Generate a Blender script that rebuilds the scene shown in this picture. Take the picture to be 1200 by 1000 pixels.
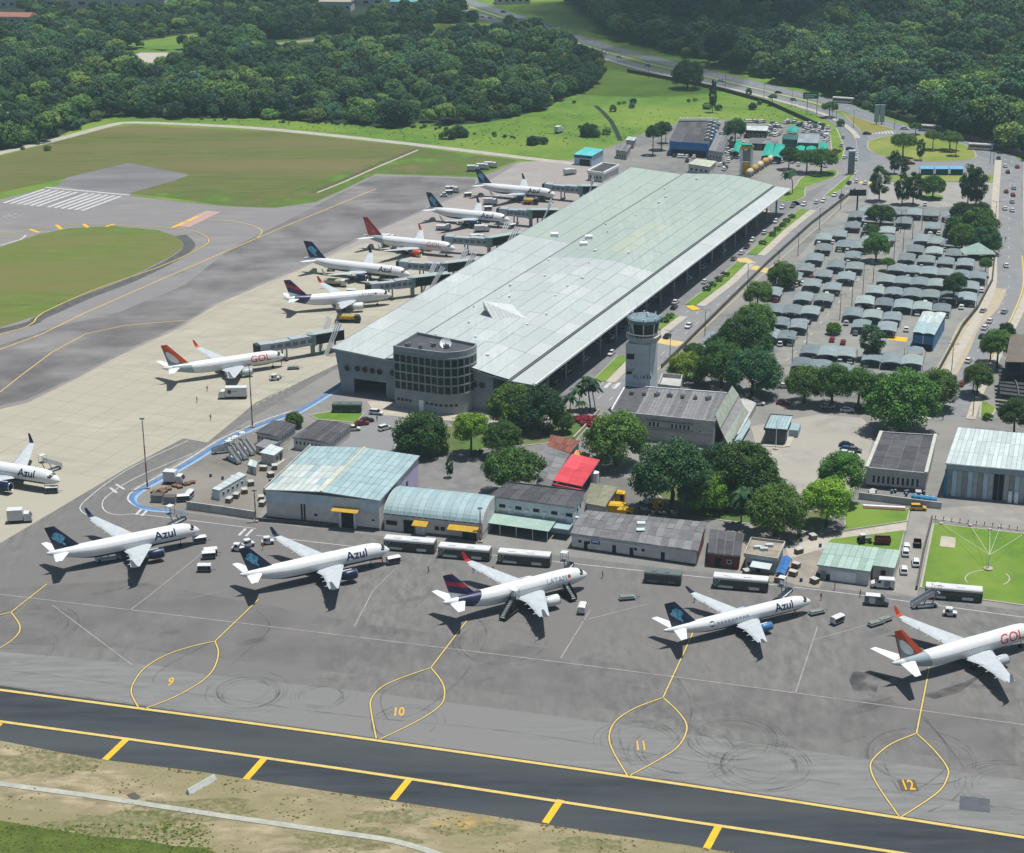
import bpy, bmesh, math, random
from mathutils import Vector, Matrix
rnd = random.Random(11)
sc = bpy.context.scene
for o in list(bpy.data.objects): bpy.data.objects.remove(o)
COL = sc.collection

# ------------------------------------------------------------------ camera
CAM_H, F_PX, PITCH, ROLL = 180.456, 2159.145, 0.350321, -0.00682   # metres / photo pixels (1200 x 1000) / radians
_f = Vector((0, math.cos(PITCH), -math.sin(PITCH))); _r = Vector((1, 0, 0)); _u = _r.cross(_f)
CR = math.cos(ROLL) * _r + math.sin(ROLL) * _u
CU = -math.sin(ROLL) * _r + math.cos(ROLL) * _u
CF = _f
cam = bpy.data.cameras.new('camera'); camo = bpy.data.objects.new('camera', cam); COL.objects.link(camo)
cam.sensor_width = 36; cam.lens = F_PX / 1200 * 36; cam.clip_start = 1; cam.clip_end = 20000
camo.matrix_world = Matrix(((CR.x, CU.x, -CF.x, 0), (CR.y, CU.y, -CF.y, 0), (CR.z, CU.z, -CF.z, CAM_H), (0, 0, 0, 1)))
sc.camera = camo
EYE = Vector((0, 0, CAM_H))

# ------------------------------------------------------------------ sky, sun, exposure
SUN_FROM = Vector((0.19, 0.075, 0.98)).normalized()
w = bpy.data.worlds.new('World'); sc.world = w; w.use_nodes = True
nt = w.node_tree; bg = nt.nodes['Background']
sky = nt.nodes.new('ShaderNodeTexSky'); sky.sky_type = 'NISHITA'; sky.sun_disc = False
sky.sun_elevation = math.asin(SUN_FROM.z); sky.sun_rotation = math.atan2(SUN_FROM.x, SUN_FROM.y)
sky.air_density = 1.0; sky.dust_density = 1.5; sky.ozone_density = 1.0
nt.links.new(sky.outputs[0], bg.inputs[0]); bg.inputs[1].default_value = 0.066
sl = bpy.data.lights.new('sun', 'SUN'); sl.energy = 5.0; sl.angle = math.radians(0.55); sl.color = (1.0, 0.968, 0.91)
so = bpy.data.objects.new('sun', sl); COL.objects.link(so); so.location = SUN_FROM * 900
so.rotation_euler = (-SUN_FROM).to_track_quat('-Z', 'Y').to_euler()
vs = sc.view_settings; vs.view_transform = 'Standard'; vs.look = 'None'; vs.exposure = 0.28; vs.gamma = 1; vs.use_curve_mapping = False
sc.render.engine = 'CYCLES'
sc.cycles.volume_bounces = 0; sc.cycles.max_bounces = 6; sc.cycles.transparent_max_bounces = 12

# ------------------------------------------------------------------ pixel -> place
def ray(px):
    return (px[0] - 600) / F_PX * CR - (px[1] - 500) / F_PX * CU + CF
def G(x, y=None, z=0.0):
    if y is None: x, y = x
    d = ray((x, y)); t = (z - CAM_H) / d.z
    return EYE + d * t
def RP(px, p0, n):
    d = ray(px); return EYE + d * ((p0 - EYE).dot(n) / d.dot(n))

# ------------------------------------------------------------------ materials
def lin(c):
    c /= 255.0
    return c / 12.92 if c <= 0.04045 else ((c + 0.055) / 1.055) ** 2.4
K = 0.62
def C(r, g, b, k=K): return (lin(r) * k, lin(g) * k, lin(b) * k, 1)
MATS = {}
def mat(name, c1, c2=None, rough=0.85, scale=0.5, detail=5, metal=0, c3=None, scale3=0.03, bump=0, bscale=None, stretch=None, contrast=(0.35, 0.65), rnd_obj=0, spec=0.3):
    """noise between two colours at world scale, a third large-scale tint, bump and a per-object shift"""
    if name in MATS: return MATS[name]
    m = bpy.data.materials.new(name); m.use_nodes = True; n = m.node_tree.nodes; L = m.node_tree.links
    b = n['Principled BSDF']; b.inputs['Roughness'].default_value = rough; b.inputs['Metallic'].default_value = metal
    b.inputs['Specular IOR Level'].default_value = spec
    MATS[name] = m
    if c2 is None and c3 is None and not bump and not rnd_obj:
        b.inputs['Base Color'].default_value = c1; return m
    geo = n.new('ShaderNodeNewGeometry'); src = geo.outputs['Position']
    if stretch:
        mp = n.new('ShaderNodeMapping'); mp.inputs['Rotation'].default_value = (0, 0, stretch[0]); mp.inputs['Scale'].default_value = (stretch[1], stretch[2], 1)
        L.new(src, mp.inputs['Vector']); src = mp.outputs[0]
    col = None
    def nz(s, d):
        t = n.new('ShaderNodeTexNoise'); t.inputs['Scale'].default_value = s; t.inputs['Detail'].default_value = d; t.inputs['Roughness'].default_value = 0.62
        L.new(src, t.inputs['Vector']); return t.outputs['Fac']
    def ramp(fac, lo, hi):
        r = n.new('ShaderNodeMapRange'); r.inputs['From Min'].default_value = lo; r.inputs['From Max'].default_value = hi; L.new(fac, r.inputs['Value']); return r.outputs[0]
    def mix(fac, a, bb):
        x = n.new('ShaderNodeMix'); x.data_type = 'RGBA'; L.new(fac, x.inputs[0])
        for s, v in ((x.inputs[6], a), (x.inputs[7], bb)):
            if isinstance(v, tuple): s.default_value = v
            else: L.new(v, s)
        return x.outputs[2]
    col = mix(ramp(nz(scale, detail), *contrast), c1, c2) if c2 else c1
    if c3: col = mix(ramp(nz(scale3, 3), 0.42, 0.62), col, c3)
    if rnd_obj:
        oi = n.new('ShaderNodeObjectInfo'); hs = n.new('ShaderNodeHueSaturation')
        r = n.new('ShaderNodeMapRange'); r.inputs['To Min'].default_value = 1 - rnd_obj; r.inputs['To Max'].default_value = 1 + rnd_obj
        L.new(oi.outputs['Random'], r.inputs['Value']); L.new(r.outputs[0], hs.inputs['Value'])
        if isinstance(col, tuple): hs.inputs['Color'].default_value = col
        else: L.new(col, hs.inputs['Color'])
        col = hs.outputs[0]
    if isinstance(col, tuple): b.inputs['Base Color'].default_value = col
    else: L.new(col, b.inputs['Base Color'])
    if bump:
        bp = n.new('ShaderNodeBump'); bp.inputs['Strength'].default_value = bump; bp.inputs['Distance'].default_value = 0.1
        L.new(nz(bscale or scale * 3, 4), bp.inputs['Height']); L.new(bp.outputs[0], b.inputs['Normal'])
    return m
def leaf_mat(name, dark, lite, trans=0.25):
    if name in MATS: return MATS[name]
    m = bpy.data.materials.new(name); m.use_nodes = True; n = m.node_tree.nodes; L = m.node_tree.links; b = n['Principled BSDF']
    b.inputs['Roughness'].default_value = 0.6; b.inputs['Specular IOR Level'].default_value = 0.25
    geo = n.new('ShaderNodeNewGeometry'); oi = n.new('ShaderNodeObjectInfo')
    t = n.new('ShaderNodeTexNoise'); t.inputs['Scale'].default_value = 0.35; t.inputs['Detail'].default_value = 3; L.new(geo.outputs['Position'], t.inputs['Vector'])
    a = n.new('ShaderNodeMath'); a.operation = 'MULTIPLY_ADD'; L.new(geo.outputs['Random Per Island'], a.inputs[0]); a.inputs[1].default_value = 0.45; L.new(t.outputs['Fac'], a.inputs[2])
    r = n.new('ShaderNodeMapRange'); r.inputs['From Min'].default_value = 0.35; r.inputs['From Max'].default_value = 1.0; L.new(a.outputs[0], r.inputs['Value'])
    x = n.new('ShaderNodeMix'); x.data_type = 'RGBA'; L.new(r.outputs[0], x.inputs[0]); x.inputs[6].default_value = dark; x.inputs[7].default_value = lite
    hs = n.new('ShaderNodeHueSaturation'); L.new(x.outputs[2], hs.inputs['Color'])
    mr = n.new('ShaderNodeMapRange'); mr.inputs['To Min'].default_value = 0.62; mr.inputs['To Max'].default_value = 1.4; L.new(oi.outputs['Random'], mr.inputs['Value']); L.new(mr.outputs[0], hs.inputs['Value'])
    mh = n.new('ShaderNodeMapRange'); mh.inputs['To Min'].default_value = 0.515; mh.inputs['To Max'].default_value = 0.475
    w7 = n.new('ShaderNodeMath'); w7.operation = 'MULTIPLY'; w7.inputs[1].default_value = 7.31; L.new(oi.outputs['Random'], w7.inputs[0])
    fr = n.new('ShaderNodeMath'); fr.operation = 'FRACT'; L.new(w7.outputs[0], fr.inputs[0]); L.new(fr.outputs[0], mh.inputs['Value']); L.new(mh.outputs[0], hs.inputs['Hue'])
    L.new(hs.outputs[0], b.inputs['Base Color'])
    tr = n.new('ShaderNodeBsdfTranslucent'); L.new(hs.outputs[0], tr.inputs['Color'])
    mx = n.new('ShaderNodeMixShader'); mx.inputs[0].default_value = trans; L.new(b.outputs[0], mx.inputs[1]); L.new(tr.outputs[0], mx.inputs[2])
    L.new(mx.outputs[0], n['Material Output'].inputs['Surface'])
    MATS[name] = m; return m

# ------------------------------------------------------------------ mesh builder
class MB:
    def __init__(s): s.v = []; s.f = []
    def add(s, vs, fs):
        k = len(s.v); s.v += [Vector(a) for a in vs]; s.f += [tuple(i + k for i in f) for f in fs]; return s
    def box(s, x0, x1, y0, y1, z0, z1):
        return s.add([(x0, y0, z0), (x1, y0, z0), (x1, y1, z0), (x0, y1, z0), (x0, y0, z1), (x1, y0, z1), (x1, y1, z1), (x0, y1, z1)],
                     [(3, 2, 1, 0), (4, 5, 6, 7), (0, 1, 5, 4), (1, 2, 6, 5), (2, 3, 7, 6), (3, 0, 4, 7)])
    def hexa(s, bot, top):
        return s.add(list(bot) + list(top), [(3, 2, 1, 0), (4, 5, 6, 7), (0, 1, 5, 4), (1, 2, 6, 5), (2, 3, 7, 6), (3, 0, 4, 7)])
    def prism(s, poly, z0, z1):
        n = len(poly)
        vs = [(p[0], p[1], z0) for p in poly] + [(p[0], p[1], z1) for p in poly]
        return s.add(vs, [tuple(range(n - 1, -1, -1)), tuple(range(n, 2 * n))] + [(i, (i + 1) % n, (i + 1) % n + n, i + n) for i in range(n)])
    def extr(s, poly, axis_vec):
        """closed 3-D polygon pushed along a vector"""
        n = len(poly); a = Vector(axis_vec); P = [Vector(p) for p in poly]
        return s.add(P + [p + a for p in P], [tuple(range(n - 1, -1, -1)), tuple(range(n, 2 * n))] + [(i, (i + 1) % n, (i + 1) % n + n, i + n) for i in range(n)])
    def tube(s, p0, p1, r0, r1=None, n=8):
        p0 = Vector(p0); p1 = Vector(p1); r1 = r0 if r1 is None else r1
        d = (p1 - p0).normalized(); a = d.orthogonal().normalized(); b = d.cross(a)
        vs = [p0 + (a * math.cos(t) + b * math.sin(t)) * r0 for t in [2 * math.pi * i / n for i in range(n)]] + \
             [p1 + (a * math.cos(t) + b * math.sin(t)) * r1 for t in [2 * math.pi * i / n for i in range(n)]]
        return s.add(vs, [tuple(range(n - 1, -1, -1)), tuple(range(n, 2 * n))] + [(i, (i + 1) % n, (i + 1) % n + n, i + n) for i in range(n)])
    def loft(s, rings, cap=True):
        n = len(rings[0]); vs = [p for r in rings for p in r]; fs = []
        for k in range(len(rings) - 1):
            for i in range(n): fs.append((k * n + i, k * n + (i + 1) % n, (k + 1) * n + (i + 1) % n, (k + 1) * n + i))
        if cap: fs += [tuple(range(n - 1, -1, -1)), tuple(range((len(rings) - 1) * n, len(rings) * n))]
        return s.add(vs, fs)
    def quad(s, *p): return s.add(p, [tuple(range(len(p)))])
    def mesh(s, name, m=None, smooth=False, off=None, weld=False):
        me = bpy.data.meshes.new(name); me.from_pydata([v - off for v in s.v] if off is not None else s.v, [], s.f)
        bm = bmesh.new(); bm.from_mesh(me)
        if weld: bmesh.ops.remove_doubles(bm, verts=bm.verts, dist=.001)
        bmesh.ops.recalc_face_normals(bm, faces=bm.faces); bm.to_mesh(me); bm.free()
        if m: me.materials.append(m)
        if smooth:
            for p in me.polygons: p.use_smooth = True
        me.update(); return me
def link(name, me, parent=None, loc=None, rz=None):
    o = bpy.data.objects.new(name, me); COL.objects.link(o)
    if parent: o.parent = parent
    if loc is not None: o.location = loc
    if rz is not None: o.rotation_euler = (0, 0, rz)
    return o
def tag(o, label=None, cat=None, group=None, kind=None):
    if label: o['label'] = label
    if cat: o['category'] = cat
    if group: o['group'] = group
    if kind: o['kind'] = kind
    return o
def root(name, label, cat, loc=(0, 0, 0), rz=0, group=None):
    o = link(name, None, None, loc, rz); o.empty_display_size = 0.5
    return tag(o, label, cat, group)
def part(name, mb, m, r, smooth=False):
    """mb is in world coordinates; r an unrotated root at r.location (or a part of one, at its origin)"""
    top = r
    while top.parent: top = top.parent
    return link(name, mb.mesh(name, m, smooth, Vector(top.location)), r)
def lpart(name, mb, m, r, smooth=False):
    return link(name, mb.mesh(name, m, smooth), r)
def dup(src, loc, rz, label=None, group=None):
    def cp(o, par):
        c = o.copy(); COL.objects.link(c); c.parent = par
        for ch in KIDS.get(o.name, ()): cp(ch, c)
        return c
    if src.name not in KIDS: reg(src)
    r = cp(src, None); r.location = loc; r.rotation_euler = (0, 0, rz)
    if label: r['label'] = label
    if group: r['group'] = group
    return r
KIDS = {}
def reg(o):
    ch = [c for c in bpy.data.objects if c.parent == o]
    KIDS[o.name] = ch
    for c in ch: reg(c)
def crom(pts, n=6):
    """smooth a pixel/world polyline"""
    P = [Vector((p[0], p[1], 0)) for p in pts]; out = []
    for i in range(len(P) - 1):
        a = P[max(i - 1, 0)]; b = P[i]; c = P[i + 1]; d = P[min(i + 2, len(P) - 1)]
        for k in range(n):
            t = k / n
            out.append(0.5 * ((2 * b) + (c - a) * t + (2 * a - 5 * b + 4 * c - d) * t * t + (3 * b - a - 3 * c + d) * t ** 3))
    return out + [P[-1]]
def strip_mb(pts, wid, z, mb=None, closed=False):
    """flat ribbon along world points"""
    mb = mb or MB(); n = len(pts); vs = []
    for i in range(n):
        a = pts[(i - 1) % n] if (closed or i) else pts[i]; b = pts[(i + 1) % n] if (closed or i < n - 1) else pts[i]
        d = Vector((b[0] - a[0], b[1] - a[1], 0)).normalized(); nn = Vector((-d.y, d.x, 0)) * wid / 2
        p = Vector((pts[i][0], pts[i][1], z)); vs += [p + nn, p - nn]
    fs = [(2 * i, 2 * i + 1, 2 * i + 3, 2 * i + 2) for i in range(n - 1)]
    if closed: fs.append((2 * n - 2, 2 * n - 1, 1, 0))
    return mb.add(vs, fs)
def W(pts): return [G(p[0], p[1]) for p in pts]
def flat(name, pix, z, m, parent=None, world=False, smooth=0):
    pts = pix
    if smooth: pts = crom(list(pix) + [pix[0]], smooth)[:-1]
    P = [Vector((p[0], p[1], z)) for p in pts] if world else [Vector((G(p[0], p[1]).x, G(p[0], p[1]).y, z)) for p in pts]
    me = bpy.data.meshes.new(name); me.from_pydata(P, [], [tuple(range(len(P)))]); me.materials.append(m)
    bm = bmesh.new(); bm.from_mesh(me); bmesh.ops.triangulate(bm, faces=bm.faces)
    for f in bm.faces:
        if f.normal.z < 0: f.normal_flip()
    bm.to_mesh(me); bm.free()
    o = link(name, me, parent)
    if not parent: o['kind'] = 'structure'
    return o
def stripo(name, pix, wid, z, m, parent=None, n=1, closed=False, world=False):
    pts = pix if n == 1 else crom(pix, n)
    P = pts if world else W(pts)
    o = link(name, strip_mb(P, wid, z, closed=closed).mesh(name, m), parent)
    if not parent: o['kind'] = 'structure'
    return o
def text_mb(body, size, bold=0.0, sub=0):
    """letters as a flat triangulated mesh, centred on the origin"""
    cu = bpy.data.curves.new('t', 'FONT'); cu.body = body; cu.size = size; cu.offset = bold; cu.resolution_u = 3; cu.align_x = 'CENTER'; cu.align_y = 'CENTER'
    o = bpy.data.objects.new('t', cu); COL.objects.link(o)
    bpy.context.view_layer.update()
    me = bpy.data.meshes.new_from_object(o.evaluated_get(bpy.context.evaluated_depsgraph_get()))
    bpy.data.objects.remove(o)
    bm = bmesh.new(); bm.from_mesh(me); bmesh.ops.remove_doubles(bm, verts=bm.verts, dist=1e-4); bmesh.ops.triangulate(bm, faces=bm.faces)
    if sub: bmesh.ops.subdivide_edges(bm, edges=bm.edges, cuts=sub, use_grid_fill=True)
    bm.verts.index_update()
    vs = [v.co.copy() for v in bm.verts]; fs = [tuple(v.index for v in f.verts) for f in bm.faces]; bm.free(); bpy.data.meshes.remove(me)
    mb = MB(); mb.v = vs; mb.f = fs; return mb
AX = math.radians(67.3)            # terminal / runway axis
A2 = Vector((math.cos(AX), math.sin(AX), 0)); P2 = Vector((math.sin(AX), -math.cos(AX), 0))
# ------------------------------------------------------------------ the ground and what is laid on it
M_meadow = mat('meadow', C(104, 142, 40), C(82, 120, 34), scale=0.12, c3=C(126, 152, 54), scale3=0.012, bump=0.6, bscale=0.8)
M_asph = mat('apron_asphalt', C(136, 135, 133), C(110, 109, 108), scale=0.5, detail=11, c3=C(124, 122, 121), scale3=0.02, stretch=(0.5, 1.0, 0.35), rough=0.9)
M_band = mat('worn_asphalt', C(145, 145, 144), C(123, 124, 124), scale=0.4, detail=10, c3=C(134, 134, 133), scale3=0.03, stretch=(0.26, 0.25, 1.4))
M_taxi = mat('dark_asphalt', C(66, 73, 79), C(44, 51, 57), scale=0.3, detail=10, c3=C(76, 82, 86), scale3=0.025, stretch=(0.26, 0.22, 1.5))
M_conc = mat('beige_concrete', C(196, 191, 174), C(170, 166, 152), scale=0.16, detail=8, c3=C(184, 179, 162), scale3=0.03, stretch=(-AX, 0.4, 1.0), rough=0.9)
M_conc2 = mat('pinkish_concrete', C(176, 170, 166), C(160, 155, 153), scale=0.12, detail=8, c3=C(168, 160, 156), scale3=0.02)
M_darkasph = mat('tyre_stained_asphalt', C(110, 107, 111), C(134, 132, 135), scale=0.05, detail=8, stretch=(-AX, 0.35, 1.2))
M_land = mat('old_street_asphalt', C(144, 144, 142), C(116, 117, 117), scale=0.2, detail=9, c3=C(152, 150, 145), scale3=0.018)
M_road = mat('road_asphalt', C(152, 154, 156), C(134, 136, 140), scale=0.2, detail=7, c3=C(144, 145, 147), scale3=0.03)
M_pave = mat('pale_paving', C(206, 198, 182), C(184, 176, 160), scale=0.3, c3=C(194, 190, 180), scale3=0.05)
M_fieldg = mat('mown_grass', C(110, 120, 54), C(90, 98, 46), scale=0.25, detail=10, c3=C(118, 113, 68), scale3=0.02, bump=0.5, bscale=1.2, stretch=(-AX, 0.18, 1.5))
M_lawn = mat('lawn_grass', C(108, 148, 42), C(88, 126, 36), scale=0.2, detail=9, c3=C(124, 152, 56), scale3=0.04, bump=0.5, bscale=1.5)
M_islandg = mat('dry_island_grass', C(134, 152, 60), C(112, 136, 50), scale=0.2, c3=C(146, 154, 74), scale3=0.05)
M_dirt = mat('dry_dirt', C(186, 172, 142), C(134, 124, 96), scale=0.35, detail=10, c3=C(146, 140, 104), scale3=0.07, bump=0.8, bscale=1.0, stretch=(0.26, 0.5, 1.2))
M_tallg = mat('tall_grass', C(98, 116, 42), C(72, 90, 34), scale=0.3, detail=8, bump=1.0, bscale=1.5)
M_forestfl = mat('forest_floor', C(38, 58, 34), C(28, 46, 28), scale=0.1)
M_yel = mat('yellow_paint', C(232, 208, 122), C(212, 188, 112), scale=0.6, detail=6, rough=0.7)
M_yel2 = mat('fresh_yellow_paint', C(252, 206, 40), C(236, 190, 50), scale=0.6, rough=0.7)
M_blk = mat('black_paint_edge', C(50, 52, 56), C(70, 70, 74), scale=0.8)
M_wht = mat('white_paint', C(226, 228, 228), C(190, 192, 194), scale=0.7, rough=0.7)
M_thin = mat('faded_line_paint', C(182, 174, 174), C(150, 144, 146), scale=0.5)
M_blue = mat('blue_paint', C(96, 148, 205), C(82, 130, 190), scale=0.5)
M_lblue = mat('pale_blue_paint', C(160, 192, 220), C(142, 176, 208), scale=0.5)
M_pink = mat('faded_red_paint', C(204, 168, 160), C(186, 156, 150), scale=0.5)
def trans_mat(name, col, alpha, scale=1.5):
    m = bpy.data.materials.new(name); m.use_nodes = True; n = m.node_tree.nodes; L = m.node_tree.links; b = n['Principled BSDF']
    b.inputs['Base Color'].default_value = col; b.inputs['Roughness'].default_value = 0.9
    g = n.new('ShaderNodeNewGeometry'); t = n.new('ShaderNodeTexNoise'); t.inputs['Scale'].default_value = scale; t.inputs['Detail'].default_value = 6; L.new(g.outputs['Position'], t.inputs['Vector'])
    r = n.new('ShaderNodeMapRange'); r.inputs['From Min'].default_value = 0.35; r.inputs['From Max'].default_value = 0.68; r.inputs['To Min'].default_value = 0; r.inputs['To Max'].default_value = alpha
    L.new(t.outputs['Fac'], r.inputs['Value']); L.new(r.outputs[0], b.inputs['Alpha'])
    return m
M_rub = trans_mat('tyre_rubber_mark', C(66, 68, 72), 0.24, 0.22)
M_rub2 = trans_mat('worn_rubber_smear', C(84, 84, 86), 0.16, 0.12)
M_scuff = trans_mat('pale_scuff', C(172, 172, 170), 0.2, 0.15)

g = MB(); N = 40; S = 9000
for i in range(N):
    for j in range(N):
        x0 = -S + 2 * S * i / N; y0 = -S + 2 * S * j / N; d = 2 * S / N
        g.quad((x0, y0, 0), (x0 + d, y0, 0), (x0 + d, y0 + d, 0), (x0, y0 + d, 0))
gm = g.mesh('ground', M_meadow); bm = bmesh.new(); bm.from_mesh(gm); bmesh.ops.remove_doubles(bm, verts=bm.verts, dist=0.01); bm.to_mesh(gm); bm.free()
tag(link('ground', gm), kind='structure')

south = [(0, 868), (60, 880), (125, 891), (230, 904), (400, 930), (600, 960), (720, 979), (800, 990), (870, 1002)]
dirt = flat('dirt_verge', [(-900, 745)] + south + [(1500, 1105), (1400, 1250), (-400, 1200), (-1100, 900)], 0.03, M_dirt)
tallg = flat('grass_field', [(-700, 850), (-200, 940), (0, 962), (60, 972), (110, 980), (170, 985), (205, 992), (240, 994), (262, 1003), (300, 1060), (-700, 1100)], 0.06, M_tallg)
apron = flat('apron', [(-900, 745)] + south + [(1500, 1105), (1700, 790), (1200, 716), (660, 652), (300, 612), (225, 602), (160, 592), (152, 574), (398, 430), (742, 215), (705, 195), (660, 188),
    (606, 190), (560, 208), (440, 204), (395, 226), (370, 237), (320, 244), (270, 242), (215, 237), (150, 229), (70, 217), (0, 234), (-900, 370)], 0.05, M_asph)
land = flat('landside_paving', [(152, 574), (160, 593), (225, 603), (300, 613), (660, 653), (1200, 717), (1800, 800), (1800, 270), (1200, 194), (1110, 162), (1000, 132), (985, 160), (972, 150), (940, 147), (820, 139),
    (770, 150), (700, 178), (665, 189), (742, 214), (398, 429)], 0.04, M_land)
taxi = flat('taxiway', [(-900, 690), (-400, 755), (0, 804), (60, 813), (400, 861), (800, 918), (1200, 981), (1500, 1030), (1500, 1105)] + south[::-1] + [(-900, 745)], 0.07, M_taxi)
band = flat('worn_asphalt_band', [(-900, 640), (-300, 728), (0, 764), (180, 780), (240, 791), (400, 808), (640, 838), (800, 860), (1000, 888), (1200, 915), (1500, 960), (1500, 1028), (1200, 979), (800, 916), (400, 859), (60, 811), (0, 802), (-400, 752), (-900, 688)], 0.06, M_band)
conc = flat('concrete_apron', [(-260, 545), (0, 480), (33, 472), (83, 447), (140, 417), (213, 383), (253, 357), (317, 330), (353, 315), (372, 306), (430, 285), (500, 300), (520, 340), (400, 425), (300, 472), (243, 519), (215, 514), (150, 548), (0, 637), (-260, 790)], 0.06, M_conc)
conc2 = flat('far_stand_concrete', [(372, 306), (440, 272), (500, 246), (560, 220), (610, 190), (660, 188), (705, 196), (742, 215), (520, 340), (500, 300), (430, 285)], 0.062, M_conc2)
flat('runway_asphalt', [(-900, 370), (0, 234), (70, 217.5), (150, 229.5), (215, 237.5), (270, 242.5), (320, 244.5), (370, 237.5), (395, 226.5), (440, 204.5), (560, 208.5), (606, 190.5), (610, 190.5), (560, 220), (500, 246), (440, 272), (372, 306), (353, 315), (317, 330), (253, 357), (213, 383), (140, 417), (83, 447), (33, 472), (0, 480), (-260, 545), (-900, 720)], 0.0545, mat('runway_asphalt', C(156, 153, 152), C(132, 130, 130), scale=0.12, detail=10, c3=C(142, 139, 140), scale3=.02, stretch=(-AX, .35, 1.3)))
flat('tyre_stained_apron', [(-200, 545), (0, 476), (33, 468), (83, 444), (140, 414), (213, 380), (253, 354), (317, 327), (369, 303), (440, 270), (500, 244), (558, 219), (556, 210), (440, 206), (400, 226), (330, 262), (270, 292), (215, 335), (140, 366), (60, 385), (0, 405), (-200, 450)], 0.058, trans_mat('tyre_stain_a', C(92, 89, 93), .4, 0.05))
field = flat('airfield_grass', [(-300, 250), (0, 184), (128, 150), (160, 147), (330, 155), (480, 172), (606, 188), (556, 206), (440, 203), (395, 225), (370, 236), (320, 243), (270, 241), (170, 228), (150, 227), (205, 212), (222, 205), (150, 191), (80, 208), (0, 226), (-300, 300)], 0.065, M_fieldg)
flat('old_asphalt_patch', [(78, 208), (150, 190.5), (223, 205), (206, 212.5), (150, 229), (68, 217)], 0.056, mat('old_runway_asphalt', C(116, 116, 120), C(138, 137, 139), scale=0.06, detail=9, stretch=(-AX, .3, 1.3)))
flat('airfield_green_strip', [(325, 243), (270, 241), (165, 228), (235, 222), (330, 228), (420, 196), (495, 174), (606, 188), (556, 206), (440, 203), (395, 225), (370, 236)], 0.072, trans_mat('green_mown_grass', C(102, 138, 42), .9, 0.06))
flat('taxiway_island_grass', [(-300, 440), (0, 384), (50, 368), (100, 345), (150, 326), (200, 301), (216, 289), (208, 278), (185, 270), (130, 265), (80, 268), (45, 275), (0, 290), (-300, 350)], 0.066, mat('island_grass', C(110, 136, 46), C(94, 110, 48), scale=0.2, detail=9, c3=C(120, 120, 64), scale3=0.02, bump=0.4, bscale=1.2, stretch=(-AX, 0.4, 1.2)))
stripo('island_shoulder', [(-300, 443), (0, 388), (50, 371), (100, 349), (150, 330), (200, 306), (222, 289), (212, 276)], 4.5, 0.067, mat('black_shoulder', C(84, 84, 84), C(104, 104, 100), scale=0.3), n=4)
stripo('perimeter_road', [(-200, 232), (0, 180), (70, 163), (130, 147), (160, 144), (240, 147), (330, 153), (480, 169), (620, 186), (672, 192)], 6.0, 0.075, mat('pale_concrete_road', C(196, 192, 180), C(178, 174, 164), scale=0.2), n=4)
stripo('drain_edge', [(492, 173), (440, 194), (400, 212), (365, 226)], 2.2, 0.085, mat('wet_drain', C(82, 78, 58), C(104, 98, 74), scale=0.3), n=1)
stripo('drain_kerb', [(490, 176), (440, 197), (402, 214), (372, 226)], 1.2, 0.09, M_pave, n=1)

# -- markings on the apron and the taxiways
def yline(pix, wid=0.55, n=1, edge=True, m=None, par=apron, z=0.11):
    if edge: stripo('line_border', pix, wid * 1.7, z - 0.012, M_blk, par, n)
    return stripo('taxi_line', pix, wid, z, m or M_yel, par, n)
yline([(-500, 741), (0, 809), (400, 862.5), (800, 920), (1200, 982), (1500, 1030)], .85, 3, par=taxi)
yline([(-500, 775), (0, 846), (400, 901.5), (800, 962), (1040, 998), (1500, 1070)], .85, 3, par=taxi)
for a, b in (((148, 867), (123, 891)), ((310, 889), (288, 914)), ((481, 912), (460, 938)), ((657, 938), (639, 965)), ((843, 967), (828, 995)), ((0, 848), (-22, 869))):
    stripo('shoulder_bar', [a, b], 1.35, 0.105, M_yel2, taxi)
loops = [
 ([(55, 685), (13, 718)], [(13, 718), (0, 721), (-35, 729), (-60, 742)], [(13, 718), (23, 733), (20, 745), (0, 760), (-40, 780)], (-20, 752), '8'),
 ([(303, 703), (252, 752)], [(252, 752), (225, 758), (195, 768), (170, 783), (157, 800), (154, 813), (162, 829)], [(252, 752), (256, 766), (250, 785), (235, 800), (205, 817), (170, 831)], (200, 800), '9'),
 ([(547, 728), (505, 783)], [(505, 783), (470, 795), (447, 806), (435, 820), (435, 835), (441, 866)], [(505, 783), (518, 800), (521, 815), (515, 828), (490, 845), (445, 867)], (467, 835), '10'),
 ([(812, 742), (777, 818)], [(777, 818), (745, 830), (722, 845), (714, 862), (718, 880), (735, 909)], [(777, 818), (795, 835), (805, 853), (795, 875), (770, 892), (737, 910)], (751, 875), '11'),
 ([(1089, 783), (1074, 860)], [(1074, 860), (1045, 872), (1025, 888), (1020, 900), (1028, 920), (1054, 958)], [(1074, 860), (1095, 880), (1110, 900), (1110, 912), (1098, 930), (1056, 958)], (1064, 921), '12')]
M_org = mat('orange_yellow_paint', C(250, 196, 50), C(236, 184, 60), scale=0.7)
for stem, l, r, num, txt in loops:
    yline(stem, 0.32); yline(l, 0.32, 5); yline(r, 0.32, 5)
    t = text_mb(txt, 3.4, 0.04); c = G(*num)
    bb = MB(); wq = 0.82 * len(txt); bb.quad(*[(c.x + a, c.y + b, 0.098) for a, b in ((-wq, -2.0), (wq, -2.0), (wq, 2.0), (-wq, 2.0))])
    if txt == '12': bk = link('number_ground', bb.mesh('number_ground', mat('dark_number_ground', C(96, 88, 76), C(112, 104, 92), scale=0.5)), apron)
    for v in t.v: v.x = v.x * 0.72 + c.x; v.y = v.y * 1.45 + c.y; v.z = 0.106
    link('stand_number', t.mesh('stand_number', M_org), apron)
safe = [(-300, 661), (0, 697), (400, 745), (800, 795), (1200, 850), (1500, 893)]
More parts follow.
